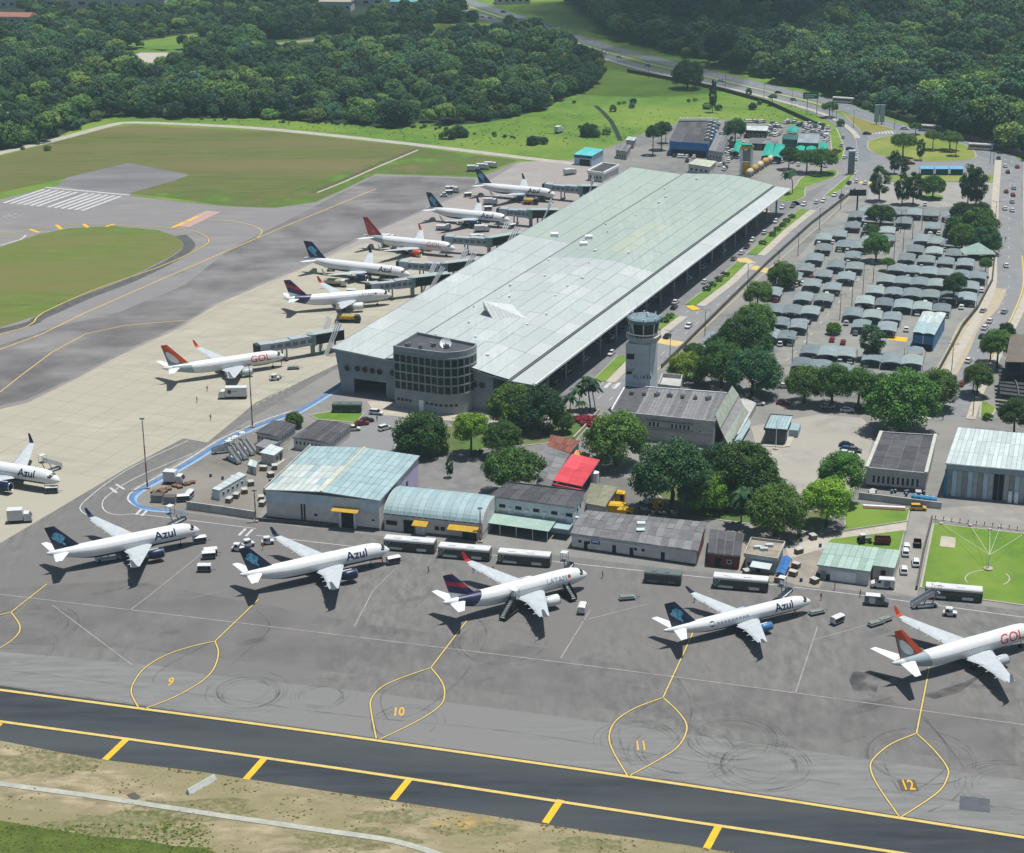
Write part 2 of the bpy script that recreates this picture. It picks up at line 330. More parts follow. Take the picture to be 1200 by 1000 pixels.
stripo('stand_line', safe, 0.32, 0.10, M_thin, apron, 3)
for q in ([(238, 648), (173, 700), (152, 716)], [(462, 668), (437, 693), (415, 735)], [(692, 715), (657, 772)], [(958, 735), (932, 813)], [(955, 750), (1027, 730)], [(683, 728), (760, 708)], [(62, 710), (155, 780)]):
    stripo('stand_line', q, 0.26, 0.10, M_thin, apron)
for q in ([(220, 517), (160, 545), (125, 567), (97, 590), (95, 599), (104, 605)], [(225, 532), (160, 560), (128, 580), (120, 590), (124, 600), (140, 604), (170, 604), (300, 620)],
          [(470, 640), (700, 664), (960, 692), (1200, 724)], [(300, 628), (450, 645)]):
    stripo('service_road_line', q, 0.28, 0.10, M_wht, apron, 4)
for q in ([(129, 572), (137, 578)], [(136, 568), (146, 574)], [(160, 603), (166, 597)], [(166, 605), (172, 599)], [(280, 628), (288, 620)], [(288, 629), (296, 621)]):
    stripo('stop_bar', q, 0.7, 0.102, M_wht, apron)
bl = [(400, 451), (383, 462), (367, 472), (347, 483), (320, 492), (290, 504), (260, 518), (225, 540), (190, 560), (165, 574), (155, 584), (160, 592), (175, 597), (215, 600)]
stripo('blue_lane', bl, 1.05, 0.115, M_blue, apron, 4); stripo('pale_blue_edge', [(x + 3, y + 2) for x, y in bl], 1.1, 0.108, M_lblue, apron, 4)
stripo('pale_edge', [(x - 5, y - 1) for x, y in bl[3:]], 0.5, 0.105, M_wht, apron, 4)
for i in range(14):
    a = G(300, 475) .lerp(G(400, 422), i / 14); b = G(300, 475).lerp(G(400, 422), (i + 0.5) / 14)
    stripo('lane_dash', [a, b], 0.25, 0.10, M_wht, apron, world=True)
yline([(-300, 455), (0, 393), (50, 367), (110, 340), (187, 313), (233, 292), (245, 282), (233, 273), (207, 268), (160, 265), (100, 263), (33, 270), (0, 276), (-200, 310)], 0.5, 4)
yline([(-300, 500), (0, 410), (100, 367), (200, 323), (300, 280), (367, 252), (440, 222)], 0.5, 3, edge=False)
yline([(300, 280), (307, 271), (290, 263), (253, 258), (200, 262)], 0.45, 4, edge=False)
yline([(0, 460), (100, 392), (230, 375)], 0.4, 3, edge=False); yline([(440, 216), (520, 222), (600, 232)], 0.35, edge=False, m=M_thin); yline([(0, 478), (33, 472), (213, 383), (353, 315)], 0.3, edge=False, m=M_pink)
stripo('hold_bar', [(200, 268), (232, 254)], 1.5, 0.11, M_yel2, apron); stripo('red_hold_band', [(213, 266), (250, 248)], 7.0, 0.10, M_pink, apron)
for q in ([(35, 269), (46, 273)], [(66, 264), (72, 269)], [(98, 263), (103, 267)], [(124, 266), (134, 263)]): stripo('shoulder_bar', q, 1.4, 0.112, M_yel2, apron)
B0 = G(53, 220); B1 = G(152, 229)
stripo('threshold_bar', [B0, B1], 1.6, 0.11, M_wht, apron, world=True)
pv = (B1 - B0)
for i in range(12):
    f = (i + 0.5) / 12.8 + (0.045 if i >= 6 else 0); s0 = B0 + pv * f - A2 * 3; stripo('threshold_stripe', [s0, s0 - A2 * 29], 1.7, 0.11, M_wht, apron, world=True)
tn = text_mb('18', 8.5, 0.1); cn = G(17, 253)
for v in tn.v:
    q = cn + P2 * (-v.x * 1.0) * -1 * -1 + A2 * (-v.y) * 1.3; v.x, v.y, v.z = q.x, q.y, 0.11
link('runway_number', tn.mesh('runway_number', M_thin), apron)
stripo('runway_edge_line', [(-200, 330), (0, 288), (30, 276)], 0.9, 0.11, M_wht, apron, 3)
# thin joints between the concrete slabs
jm = MB()
for i in range(-6, 15):
    a = G(-60, 560) + P2 * 0 + A2 * 0; o = G(200, 470) + P2 * (i * 7.5 - 20); strip_mb([o - A2 * 60, o + A2 * 120], 0.12, 0.068, jm)
M_joint = mat('slab_joint', C(150, 146, 132))
for i in range(-60, 110, 8):
    o = G(200, 470) + A2 * i; strip_mb([o - P2 * 62 , o + P2 * 30], 0.12, 0.068, jm)

# -- rubber marks
rm = MB()
def donut(px, r0, r1, n, a0=0, a1=2 * math.pi, ecc=1.0):
    c = G(*px)
    for k in range(n):
        r = rnd.uniform(r0, r1); s = rnd.uniform(0, 6.3) if a1 > 6 else a0; L_ = rnd.uniform(2.5, 6.2) if a1 > 6 else (a1 - a0)
        off = Vector((rnd.uniform(-1, 1), rnd.uniform(-1, 1), 0)) * 1.2
        pts = [c + off + Vector((math.cos(s + L_ * t / 26) * r * ecc, math.sin(s + L_ * t / 26) * r, 0)) for t in range(27)]
        strip_mb(pts, rnd.uniform(0.15, 0.32), 0.085 + 0.0003 * k, rm)
donut((290, 812), 5, 9, 14); donut((375, 815), 4, 7, 7); donut((890, 897), 5, 9.5, 16); donut((800, 880), 7, 11, 8); donut((745, 870), 5, 9, 6); donut((30, 735), 6, 11, 10); donut((20, 760), 6, 10, 6)
donut((590, 752), 6, 11, 9); donut((860, 868), 6, 10, 8); donut((1190, 925), 7, 10, 8); donut((480, 850), 5, 9, 6); donut((1080, 890), 8, 12, 5)
for q in ([(300, 715), (315, 730), (310, 745), (270, 780)], [(555, 720), (570, 745), (545, 790), (500, 830), (470, 842)], [(790, 790), (808, 820), (806, 850), (770, 890)], [(1082, 840), (1115, 880), (1132, 910), (1120, 935), (1088, 952)],
          [(1080, 840), (1108, 872), (1112, 895), (1092, 915), (1065, 931)], [(250, 752), (200, 778), (180, 795), (184, 806)], [(505, 783), (455, 808), (446, 824), (455, 845)], [(0, 785), (200, 810), (400, 838), (600, 858), (800, 890), (1000, 922), (1200, 950)],
          [(777, 818), (735, 842), (725, 862), (740, 900)], [(1040, 880), (1038, 900), (1062, 940)]):
    strip_mb(W(crom(q, 6)), 0.45, 0.084, rm)
tag(link('tyre_marks', rm.mesh('tyre_marks', M_rub)), 'dark curved tyre marks on the grey apron', 'tyre marks', kind='stuff')
for nm, pxs, z in (('smear', [(0, 690), (150, 680), (420, 730), (640, 760), (820, 800), (1190, 840), (1190, 900), (900, 860), (500, 800), (150, 760), (0, 755)], 0.074),):
    flat('rubber_smear', pxs, z, M_rub2, apron)
stripo('taxi_wear', [(0, 820), (400, 875), (800, 932), (1200, 995)], 3.0, 0.078, M_rub2, taxi, 3)
flat('asphalt_patch', [(1125, 933), (1160, 937), (1160, 953), (1124, 949)], 0.09, mat('patch_asphalt', C(98, 102, 110), C(86, 92, 100), scale=0.5), apron)
flat('oil_stain', [(1000, 787), (1030, 790), (1045, 795), (1030, 802), (1025, 818), (1000, 810), (995, 797)], 0.089, trans_mat('oil_stain', C(70, 70, 74), 0.8, 0.25), apron)
flat('oil_stain', [(1080, 815), (1130, 800), (1160, 785), (1125, 812), (1095, 820)], 0.089, MATS.get('x') or trans_mat('oil_stain_b', C(80, 80, 84), 0.7, 0.25), apron)
for i in range(60):
    x = rnd.uniform(0, 1200); y = rnd.uniform(665 + x * 0.07, 770 + x * 0.12); c = G(x, y); a = math.radians(rnd.choice((28, 28, 30, -16))); L_ = rnd.uniform(3, 14)
    d = Vector((math.cos(a), math.sin(a), 0)) * L_
    stripo('scuff', [c, c + d], rnd.uniform(0.8, 3), 0.08 + i * 0.00005, M_scuff if rnd.random() < 0.6 else M_rub2, apron, world=True)

# -- dirt verge: concrete drain, wing sign
stripo('drain_channel', [(-200, 890), (0, 919), (125, 936), (250, 955), (380, 974), (450, 984), (490, 994), (520, 1004)], 1.5, 0.12, mat('drain_concrete', C(196, 198, 186), C(170, 174, 162), scale=0.4), dirt, 4)
for k, (px, rw) in enumerate((((40, 895), 16), ((230, 950), 15), ((150, 968), 17), ((560, 972), 10), ((690, 990), 9), ((460, 958), 9), ((410, 985), 14))):
    c = G(*px); pts = []
    for i in range(22):
        a = i / 22 * 6.283; r = rw * rnd.uniform(0.55, 1.0); pts.append((c.x + math.cos(a) * r, c.y + math.sin(a) * r * 0.33))
    flat('weed_patch', pts, 0.05 + 0.003 * k, trans_mat('weeds_%d' % k, C(112, 126, 60), 0.5, 0.9), dirt, world=True)
c = G(545, 965); flat('sandy_patch', [(c.x + math.cos(i / 3.5) * rnd.uniform(4, 7), c.y + math.sin(i / 3.5) * rnd.uniform(1.5, 2.5)) for i in range(22)], 0.075, trans_mat('yellow_sand', C(216, 186, 116), 0.7, 0.4), dirt, world=True)
r = root('taxiway_sign', 'white sloped board marker standing on the dirt beside the taxiway', 'marker', G(236, 922)); r.rotation_euler.z = math.radians(52)
lpart('board', MB().hexa([(-3.4, -0.6, 0), (3.4, -0.6, 0), (3.4, 0.6, 0), (-3.4, 0.6, 0)], [(-3.4, -0.05, 1.1), (3.4, -0.05, 1.1), (3.4, 0.05, 1.1), (-3.4, 0.05, 1.1)]), mat('white_board', C(226, 230, 226), C(206, 210, 206), scale=1), r)
for x in (-3.0, 0, 3.0): lpart('foot', MB().box(x - .1, x + .1, -.75, .75, 0, .12), mat('grey_steel', C(120, 124, 126)), r)
flat('manhole_slab', [(148, 932), (158, 929), (165, 935), (157, 939)], 0.1, mat('dark_slab', C(96, 92, 84)), dirt)
jo = link('slab_joints', jm.mesh('slab_joints', M_joint), conc); jo['kind'] = 'stuff'
# ------------------------------------------------------------------ landside ground: lawns, roads, kerbs
def lawn(name, pix, m=M_lawn, z=0.16, smooth=0):
    """raised grass bed with a kerb face"""
    pts = crom(list(pix) + [pix[0]], smooth)[:-1] if smooth else pix
    P = [G(p[0], p[1]) for p in pts]; mb = MB().prism([(p.x, p.y) for p in P], 0.0, z)
    o = tag(link(name, mb.mesh(name, m)), kind='structure')
    k = strip_mb(P, 0.5, z + 0.02, closed=True); link('kerb', k.mesh('kerb', M_kerb), o); return o
M_kerb = mat('kerb_concrete', C(196, 192, 180), C(176, 172, 162), scale=0.6)
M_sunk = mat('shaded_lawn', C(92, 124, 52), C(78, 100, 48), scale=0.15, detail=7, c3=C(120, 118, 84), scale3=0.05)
lawn('lawn', [(362, 487), (393, 482), (427, 485), (417, 496), (373, 492)])
biglawn = lawn('lawn', [(1094, 614), (1200, 626), (1500, 660), (1500, 750), (1200, 710), (1150, 703), (1079, 689)])
lawn('lawn', [(990, 590), (1066, 597), (1063, 611), (990, 622)]); lawn('lawn', [(975, 632), (1060, 622), (1054, 646), (968, 638)])
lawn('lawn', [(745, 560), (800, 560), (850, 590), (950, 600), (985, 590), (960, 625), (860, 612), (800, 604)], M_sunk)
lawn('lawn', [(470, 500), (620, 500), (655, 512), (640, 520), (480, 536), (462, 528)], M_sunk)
lawn('lawn', [(908, 234), (930, 221), (942, 207), (977, 199), (978, 208), (945, 220), (943, 231), (925, 237)], smooth=3)
lawn('lawn', [(1035, 207), (1165, 205), (1168, 214), (1130, 213), (1040, 213)], M_islandg)
lawn('lawn', [(972, 155), (980, 150), (990, 175), (986, 188), (976, 185)]); lawn('lawn', [(968, 228), (998, 203), (1005, 200), (990, 220), (975, 230)])
island = lawn('roundabout_island', [(1017, 166), (1040, 160), (1085, 158), (1130, 170), (1143, 180), (1138, 187), (1100, 189.5), (1050, 187), (1020, 177)], M_islandg, smooth=5)
lawn('splitter_island', [(985, 131), (1000, 137), (1048, 152), (1012, 158), (1003, 148), (992, 138)], mat('dry_verge', C(150, 142, 74), C(130, 134, 62), scale=0.2))
lawn('planted_island', [(1073, 231), (1090, 227), (1107, 231), (1090, 236)], smooth=4)
lawn('lawn', [(1150, 470), (1168, 478), (1160, 492), (1148, 490)])
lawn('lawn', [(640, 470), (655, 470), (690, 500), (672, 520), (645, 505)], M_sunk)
# median beds and the crossings of the terminal frontage road
for q in ([(809, 358), (845, 331), (869, 308)], [(881, 299), (912, 270), (943, 246)], [(757, 394), (789, 370)], [(702, 447), (731, 418)]):
    o = link('median_bed', None); bpy.data.objects.remove(o)
    P = W(q); mb = strip_mb(P, 4.0, 0.2); o = tag(link('median_bed', mb.mesh('median_bed', M_lawn)), kind='structure')
    link('median_paving', strip_mb([p + P2 * 3.6 for p in P], 3.0, 0.19).mesh('median_paving', M_pave), o)
    kb = MB()
    for a, b in zip(P, P[1:]):
        d = (b - a).normalized(); nn = Vector((-d.y, d.x, 0))
        for e in (2.0, -5.3): kb.hexa([a + nn * (e - .12), b + nn * (e - .12), b + nn * (e + .12), a + nn * (e + .12)], [v + Vector((0, 0, .22)) for v in (a + nn * (e - .12), b + nn * (e - .12), b + nn * (e + .12), a + nn * (e + .12))])
    link('kerb', kb.mesh('kerb', M_kerb), o)
front = stripo('frontage_road', [(690, 475), (770, 410), (860, 330), (950, 255), (985, 222), (1000, 205)], 15, 0.06, M_road, n=4)
inner = stripo('terminal_kerb_road', [(640, 470), (735, 400), (830, 315), (912, 243), (940, 236), (990, 215)], 13, 0.055, mat('inner_road_asphalt', C(138, 140, 142), C(122, 124, 128), scale=0.2), n=4)
for q, wd in (([(868, 303), (878, 309)], 5.0), ([(880, 313), (913, 321)], 5.5), ([(770, 399), (798, 404)], 5.5), ([(895, 247), (905, 251)], 2.5), ([(1000, 213), (1030, 216)], 4.5)):
    stripo('yellow_crossing', q, wd, 0.085, mat('crossing_paint', C(232, 206, 136), C(210, 188, 130), scale=0.5), front)
stripo('yellow_nose', [(808, 359), (816, 364)], 3.0, 0.24, M_yel2, front)
for off in (-3.7, 0.0, 3.7):
    for i in range(26):
        a = G(700, 468).lerp(G(990, 218), i / 26) + P2 * off; b = a + A2 * 3.5
        stripo('lane_dash', [a, b], 0.2, 0.08, M_wht, front, world=True)
stripo('edge_line', [p + P2 * 7 for p in W(crom([(690, 475), (770, 410), (860, 330), (950, 255), (985, 222)], 4))], 0.25, 0.08, M_yel, front, world=True)
for i, (x, y) in enumerate(((712, 452), (722, 453), (716, 440), (726, 441))):
    stripo('road_arrow', [(x - 3, y + 3), (x + 4, y - 4)], 1.2, 0.085, M_wht, front)
# avenue on the right and the highway beyond the terminal
av = [(1185, 188), (1183, 230), (1182.5, 267), (1182, 300), (1182, 335), (1171, 365), (1152, 400), (1136, 430), (1120, 460), (1108, 492)]
avenue = stripo('avenue', av, 9.5, 0.06, M_road, n=4)
AVW = W(crom(av, 6))
stripo('avenue_left_pavement', [p + Vector((-6.0, 0, 0)) for p in AVW], 3.0, 0.2, M_pave, n=1, world=True)
stripo('avenue_right_pavement', [p + Vector((7.2, 0, 0)) for p in AVW], 2.6, 0.2, M_pave, n=1, world=True)
stripo('bus_bay', [(1168, 338), (1158, 360), (1136, 382), (1124, 408), (1108, 438)], 7, 0.07, mat('bay_paving', C(198, 184, 156), C(180, 170, 150), scale=0.3), n=4)
stripo('yellow_kerb_line', [p + Vector((5.2, 0, 0)) for p in AVW[18:48]], 0.5, 0.09, M_yel, avenue, world=True)
for i in range(0, len(AVW) - 1, 1):
    if i % 2 == 0: stripo('lane_dash', [AVW[i], AVW[i].lerp(AVW[i + 1], 0.45)], 0.2, 0.085, M_wht, avenue, world=True)
hwU = [(480, -25), (545, 0), (640, 32), (700, 52), (760, 68), (820, 83), (910, 105), (967, 118), (993, 127), (1033, 143), (1073, 155), (1107, 163), (1140, 173), (1177, 187), (1260, 212), (1400, 250)]
hwL = [(470, -15), (535, 10), (632, 42), (694, 63), (760, 82), (833, 97), (900, 113), (950, 127), (977, 138), (997, 152), (1003, 165), (1006, 190)]
M_hw = mat('highway_asphalt', C(140, 146, 152), C(122, 128, 136), scale=0.12, c3=C(132, 138, 142), scale3=0.02)
hu = stripo('highway', hwU, 12, 0.075, M_hw, n=5); hl = stripo('highway', hwL, 12, 0.07, M_hw, n=5)
UW = W(crom(hwU, 8)); LW = W(crom(hwL, 8))
for P_, par in ((UW, hu), (LW, hl)):
    for i in range(len(P_) - 1):
        if (P_[i + 1] - P_[i]).length > 3: stripo('lane_dash', [P_[i], P_[i].lerp(P_[i + 1], 0.4)], 0.3, 0.095, M_wht, par, world=True)
stripo('highway_median', [p.lerp(q, 0.5) for p, q in zip(UW[:64], LW[:64])], 3.0, 0.2, mat('median_paving', C(182, 178, 166), C(160, 158, 146), scale=0.2), world=True)
stripo('highway_kerb', [p + Vector((0, -7.5, 0)) for p in LW[20:78]], 3.0, 0.2, M_pave, world=True)
flat('roundabout_road', [(990, 160), (1010, 152), (1050, 152), (1100, 154), (1150, 168), (1190, 184), (1196, 200), (1176, 204), (1130, 203), (1040, 205), (1035, 215), (1005, 218), (985, 222)], 0.065, M_road)
flat('turning_lot', [(1020, 214), (1172, 214), (1170, 240), (1100, 243), (1015, 238)], 0.07, mat('lot_concrete', C(174, 172, 168), C(156, 155, 152), scale=0.15, c3=C(166, 164, 160), scale3=0.03))
for i in range(7): stripo('zebra_stripe', [(1020 + i * 4, 153 + i * 0.1), (1023 + i * 4, 157)], 0.9, 0.1, M_wht, hu)
# yards around the sheds
flat('concrete_yard', [(880, 500), (960, 486), (1010, 490), (1025, 505), (1012, 560), (975, 600), (930, 575), (890, 540)], 0.06, mat('stained_yard', C(184, 180, 172), C(158, 155, 148), scale=0.12, detail=8, c3=C(176, 172, 160), scale3=0.04))
flat('yard_paving', [(1068, 598), (1200, 590), (1500, 625), (1500, 645), (1200, 622), (1094, 609), (1074, 700), (1046, 694)], 0.065, mat('cracked_yard', C(168, 164, 158), C(146, 144, 140), scale=0.2, detail=8))
flat('footpath', [(985, 625), (1063, 612), (1062, 622), (975, 640), (925, 655), (920, 640)], 0.07, M_pave)
flat('dirt_yard', [(880, 600), (960, 610), (990, 640), (960, 690), (860, 675), (870, 640)], 0.055, mat('yard_dirt', C(170, 162, 150), C(148, 142, 132), scale=0.2, detail=8))
flat('courtyard', [(640, 560), (700, 560), (770, 560), (790, 605), (690, 600), (650, 595)], 0.05, mat('dark_court', C(112, 112, 110), C(128, 126, 122), scale=0.2))
flat('ramp_apron', [(165, 572), (300, 496), (345, 495), (330, 560), (300, 610), (225, 600), (178, 594)], 0.06, mat('oily_concrete', C(142, 136, 128), C(118, 114, 108), scale=0.2, detail=8, c3=C(150, 146, 138), scale3=0.05))
flat('sidewalk', [(430, 470), (640, 480), (600, 500), (560, 496), (440, 486)], 0.07, M_pave)
flat('gate_plaza', [(420, 480), (470, 490), (455, 540), (400, 530), (395, 515)], 0.065, M_road)
# car park base
flat('car_park', [(828, 425), (850, 395), (900, 345), (950, 285), (990, 240), (1015, 236), (1165, 243), (1160, 340), (1128, 380), (1095, 440), (1000, 445)], 0.062, mat('car_park_asphalt', C(148, 151, 151), C(122, 126, 127), scale=0.2, detail=10, c3=C(156, 156, 150), scale3=0.03))
for q in ([(905, 438), (935, 410), (965, 375), (1000, 335), (1035, 290), (1075, 250)],):
    aisle = stripo('car_park_aisle', q, 10, 0.07, mat('aisle_concrete', C(160, 158, 152), C(136, 136, 132), scale=0.2, detail=9), n=4)
    for i in range(16):
        P_ = W(crom(q, 8)); k = min(int(i * len(P_) / 16), len(P_) - 2)
        stripo('lane_dash', [P_[k], P_[k].lerp(P_[k + 1], 0.6)], 0.25, 0.085, M_wht, aisle, world=True)
stall = mat('stall_line_paint', C(196, 196, 178), C(176, 176, 160), scale=0.4)
for (x0, y0), (x1, y1), n in (((938, 300), (985, 306), 13), ((948, 288), (998, 293), 14), ((960, 276), (1008, 282), 13), ((930, 312), (965, 316), 10), ((1000, 378), (1060, 384), 14), ((1000, 395), (1060, 402), 12)):
    for i in range(n):
        a = G(x0 + (x1 - x0) * i / n, y0 + (y1 - y0) * i / n); stripo('stall_line', [a, a + A2 * 5], 0.18, 0.08, stall, apron if False else front, world=True)
flat('yellow_bay', [(1042, 394), (1064, 396), (1062, 401), (1040, 398)], 0.085, M_yel2, front)
# ------------------------------------------------------------------ passenger terminal
M_twall = mat('terminal_wall', C(142, 152, 158, .88), C(124, 134, 142, .88), scale=0.25, detail=6, c3=C(136, 146, 156, .95), scale3=0.05)
M_glass = mat('dark_glass', C(22, 30, 36), None, rough=0.35, spec=0.3)
M_gglass = mat('green_glass', C(30, 46, 48), None, rough=0.35, spec=0.3)
M_dark = mat('dark_interior', C(40, 42, 46))
M_steel = mat('white_steel', C(226, 230, 232, .95), C(206, 210, 214, .95), scale=0.8, rough=0.5)
M_gsteel = mat('grey_steel2', C(132, 138, 142, .95), C(116, 122, 128, .95), scale=0.8, rough=0.5)
roofm = [mat('roof_sheet_%d' % i, C(*a), C(*b), scale=0.6, detail=8, stretch=(-AX, 1.4, 0.08), rough=0.55, c3=C(*[x - 12 for x in a]), scale3=.05, bump=.25, bscale=2.5, spec=0.35) for i, (a, b) in enumerate((
    ((204, 213, 213), (190, 200, 201)), ((207, 216, 215), (192, 203, 203)), ((201, 210, 210), (187, 198, 199)), ((215, 222, 221), (199, 208, 208)),
    ((186, 202, 194), (172, 188, 181)), ((188, 203, 194), (173, 189, 180)), ((183, 199, 192), (169, 185, 179)), ((192, 204, 189), (178, 192, 177))))]
TO = G(388, 408, 14.0); TO = Vector((TO.x, TO.y, 0)); TL = 273.5
prof = [(0, 14.0), (6, 13.6), (12, 13.1), (18.1, 12.6), (26, 13.3), (35, 13.8), (43.8, 13.5), (51.3, 11.9), (57.9, 10.8), (65.1, 10.4)]
def pz(s):
    for (a, za), (b, zb) in zip(prof, prof[1:]):
        if s <= b: return za + (zb - za) * (s - a) / (b - a)
    return prof[-1][1]
def TP(s, t, z):
    s2 = s + (5.0 * min(s / 18.1, 1.0) - 0.6 * max(0, s - 58) / 7) * (t / TL)
    return TO + P2 * s2 + A2 * t + Vector((0, 0, z))
term = root('airport_terminal', 'long airport terminal with a vast pale metal roof sloping in three strips', 'terminal', TO + A2 * 130 + P2 * 33)
# walls
wl = MB(); zb = 0.0
def wallface(mb, s0, s1, t0, t1, z1a, z1b, th=0.4):
    a, b = TP(s0, t0, 0), TP(s1, t1, 0); d = (b - a).normalized(); n = Vector((-d.y, d.x, 0)) * th
    mb.hexa([a, b, b + n, a + n], [a + Vector((0, 0, z1a)), b + Vector((0, 0, z1b)), b + n + Vector((0, 0, z1b)), a + n + Vector((0, 0, z1a))])
# near end wall around the loading opening (pixel corners met on the wall's own plane)
T0 = 1.2
def onend(px): 
    p = RP(px, TP(0, T0, 0), A2); return (p - TP(0, T0, 0)).dot(P2), p.z
so0, zo1 = onend((414.5, 443)); so1, _ = onend((452.5, 449)); zo1 -= 0.2
ew = MB()
def endpoly(pts, mb): mb.extr([TP(0, T0, 0) + P2 * s + Vector((0, 0, z)) for s, z in pts], A2 * 0.6)
endpoly([(2.6, 0), (so0, 0), (so0, pz(so0) - .5), (0.5, 13.4)], ew)
endpoly([(so0, zo1), (so1, zo1), (so1, pz(so1) - .5), (so0, pz(so0) - .5)], ew)
rest = [so1, 18.1, 26, 35, 43.8, 51.3]
endpoly([(so1, 0), (52, 0), (52, pz(52) - .5)] + [(s, pz(s) - .5) for s in (51.3, 43.8, 35, 26, 18.1)] + [(so1, pz(so1) - .5)], ew)
endw = part('end_wall', ew, M_twall, term)
oi = MB(); a = TP(0, T0, 0)
oi.hexa([a + P2 * so0 + A2 * 9, a + P2 * so1 + A2 * 9, a + P2 * so1 + A2 * 9.3, a + P2 * so0 + A2 * 9.3], [v + Vector((0, 0, zo1)) for v in (a + P2 * so0 + A2 * 9, a + P2 * so1 + A2 * 9, a + P2 * so1 + A2 * 9.3, a + P2 * so0 + A2 * 9.3)])
oi.hexa([a + P2 * (so0 - 3) + A2 * .7 + Vector((0, 0, zo1)), a + P2 * (so1 + 3) + A2 * .7 + Vector((0, 0, zo1)), a + P2 * (so1 + 3) + A2 * 9 + Vector((0, 0, zo1)), a + P2 * (so0 - 3) + A2 * 9 + Vector((0, 0, zo1))], [v + Vector((0, 0, .3)) for v in (a + P2 * (so0 - 3) + A2 * .7 + Vector((0, 0, zo1)), a + P2 * (so1 + 3) + A2 * .7 + Vector((0, 0, zo1)), a + P2 * (so1 + 3) + A2 * 9 + Vector((0, 0, zo1)), a + P2 * (so0 - 3) + A2 * 9 + Vector((0, 0, zo1)))])
part('loading_bay', oi, M_dark, term)
for px in ((407, 431.5), (419, 432.2), (428, 433.3), (436.5, 434.6), (445, 435.8), (460.5, 437.2), (548, 449), (556, 450.5), (565, 451.5)):
    s, z = onend(px); c = TP(0, T0, 0) + P2 * s + Vector((0, 0, z)) 
    rg = MB()
    for k in range(16):
        a0, a1 = k / 16 * 6.2832, (k + 1) / 16 * 6.2832
        q = [c + (P2 * math.cos(x) + Vector((0, 0, math.sin(x)))) * rr for x in (a0, a1) for rr in (0.95, 1.2)]
        rg.extr([q[0], q[1], q[3], q[2]], -A2 * 0.18)
    wn = part('round_window', rg, M_gsteel, endw)
    dk = MB(); dk.extr([c + (P2 * math.cos(k / 16 * 6.2832) + Vector((0, 0, math.sin(k / 16 * 6.2832)))) * 0.95 for k in range(16)], -A2 * 0.05)
    part('pane', dk, M_glass, wn)
# long walls: leaning airside wall, glazed kerbside wall, far end
aw = MB()
for k in range(18):
    t0, t1 = 2 + k * (TL - 4) / 18, 2 + (k + 1) * (TL - 4) / 18
    aw.hexa([TP(3, t0, 0), TP(3, t1, 0), TP(3.6, t1, 0), TP(3.6, t0, 0)], [TP(0.8, t0, 13.2), TP(0.8, t1, 13.2), TP(1.4, t1, 13.2), TP(1.4, t0, 13.2)])
part('airside_wall', aw, M_twall, term)
for k in range(24):
    t0 = 6 + k * (TL - 10) / 24; t1 = t0 + (TL - 10) / 24 - 1.2
    part('airside_window', MB().hexa([TP(1.5 + .55, t0, 5.5), TP(1.5 + .55, t1, 5.5), TP(2.2, t1, 5.5), TP(2.2, t0, 5.5)], [TP(1.05, t0, 11), TP(1.05, t1, 11), TP(1.3, t1, 11), TP(1.3, t0, 11)]), M_glass, term)
    part('kerbside_window', MB().hexa([TP(50.6, t0, 0.6), TP(50.6, t1, 0.6), TP(50.2, t1, 0.6), TP(50.2, t0, 0.6)], [TP(50.6, t0, 5), TP(50.6, t1, 5), TP(50.2, t1, 5), TP(50.2, t0, 5)]), M_gglass, term)
kw = MB().hexa([TP(49.8, 2, 0), TP(50.3, 2, 0), TP(50.3, TL - 2, 0), TP(49.8, TL - 2, 0)], [TP(49.8, 2, 11.2), TP(50.3, 2, 11.2), TP(50.3, TL - 2, 11.2), TP(49.8, TL - 2, 11.2)])
part('kerbside_wall', kw, M_twall, term)
fw = MB().hexa([TP(3, TL - 2, 0), TP(50, TL - 2, 0), TP(50, TL - 1.5, 0), TP(3, TL - 1.5, 0)], [TP(1, TL - 2, 12.3), TP(50, TL - 2, 11.2), TP(50, TL - 1.5, 11.2), TP(1, TL - 1.5, 12.3)])
part('far_end_wall', fw, M_twall, term)
cw = MB().hexa([TP(50, 0, 6.0), TP(64, 4, 6.0), TP(64, TL - 4, 6.0), TP(50, TL, 6.0)], [TP(50, 0, 6.5), TP(64, 4, 6.5), TP(64, TL - 4, 6.5), TP(50, TL, 6.5)])
part('upper_kerb_deck', MB().hexa([TP(50.4, 3, 5.2), TP(55, 3, 5.2), TP(55, TL - 3, 5.2), TP(50.4, TL - 3, 5.2)], [TP(50.4, 3, 5.7), TP(55, 3, 5.7), TP(55, TL - 3, 5.7), TP(50.4, TL - 3, 5.7)]), M_gsteel, term)
for k in range(19):
    t = 6 + k * (TL - 12) / 18
    part('column', MB().tube(TP(61, t, 0), TP(61, t, 10.1), 0.4, n=10), M_gsteel, term)
    part('roof_beam', MB().hexa([TP(50, t - .25, 9.6), TP(64.6, t - .25, 9.3), TP(64.6, t + .25, 9.3), TP(50, t + .25, 9.6)], [TP(50, t - .25, 10.9), TP(64.6, t - .25, 9.95), TP(64.6, t + .25, 9.95), TP(50, t + .25, 10.9)]), M_gsteel, term)
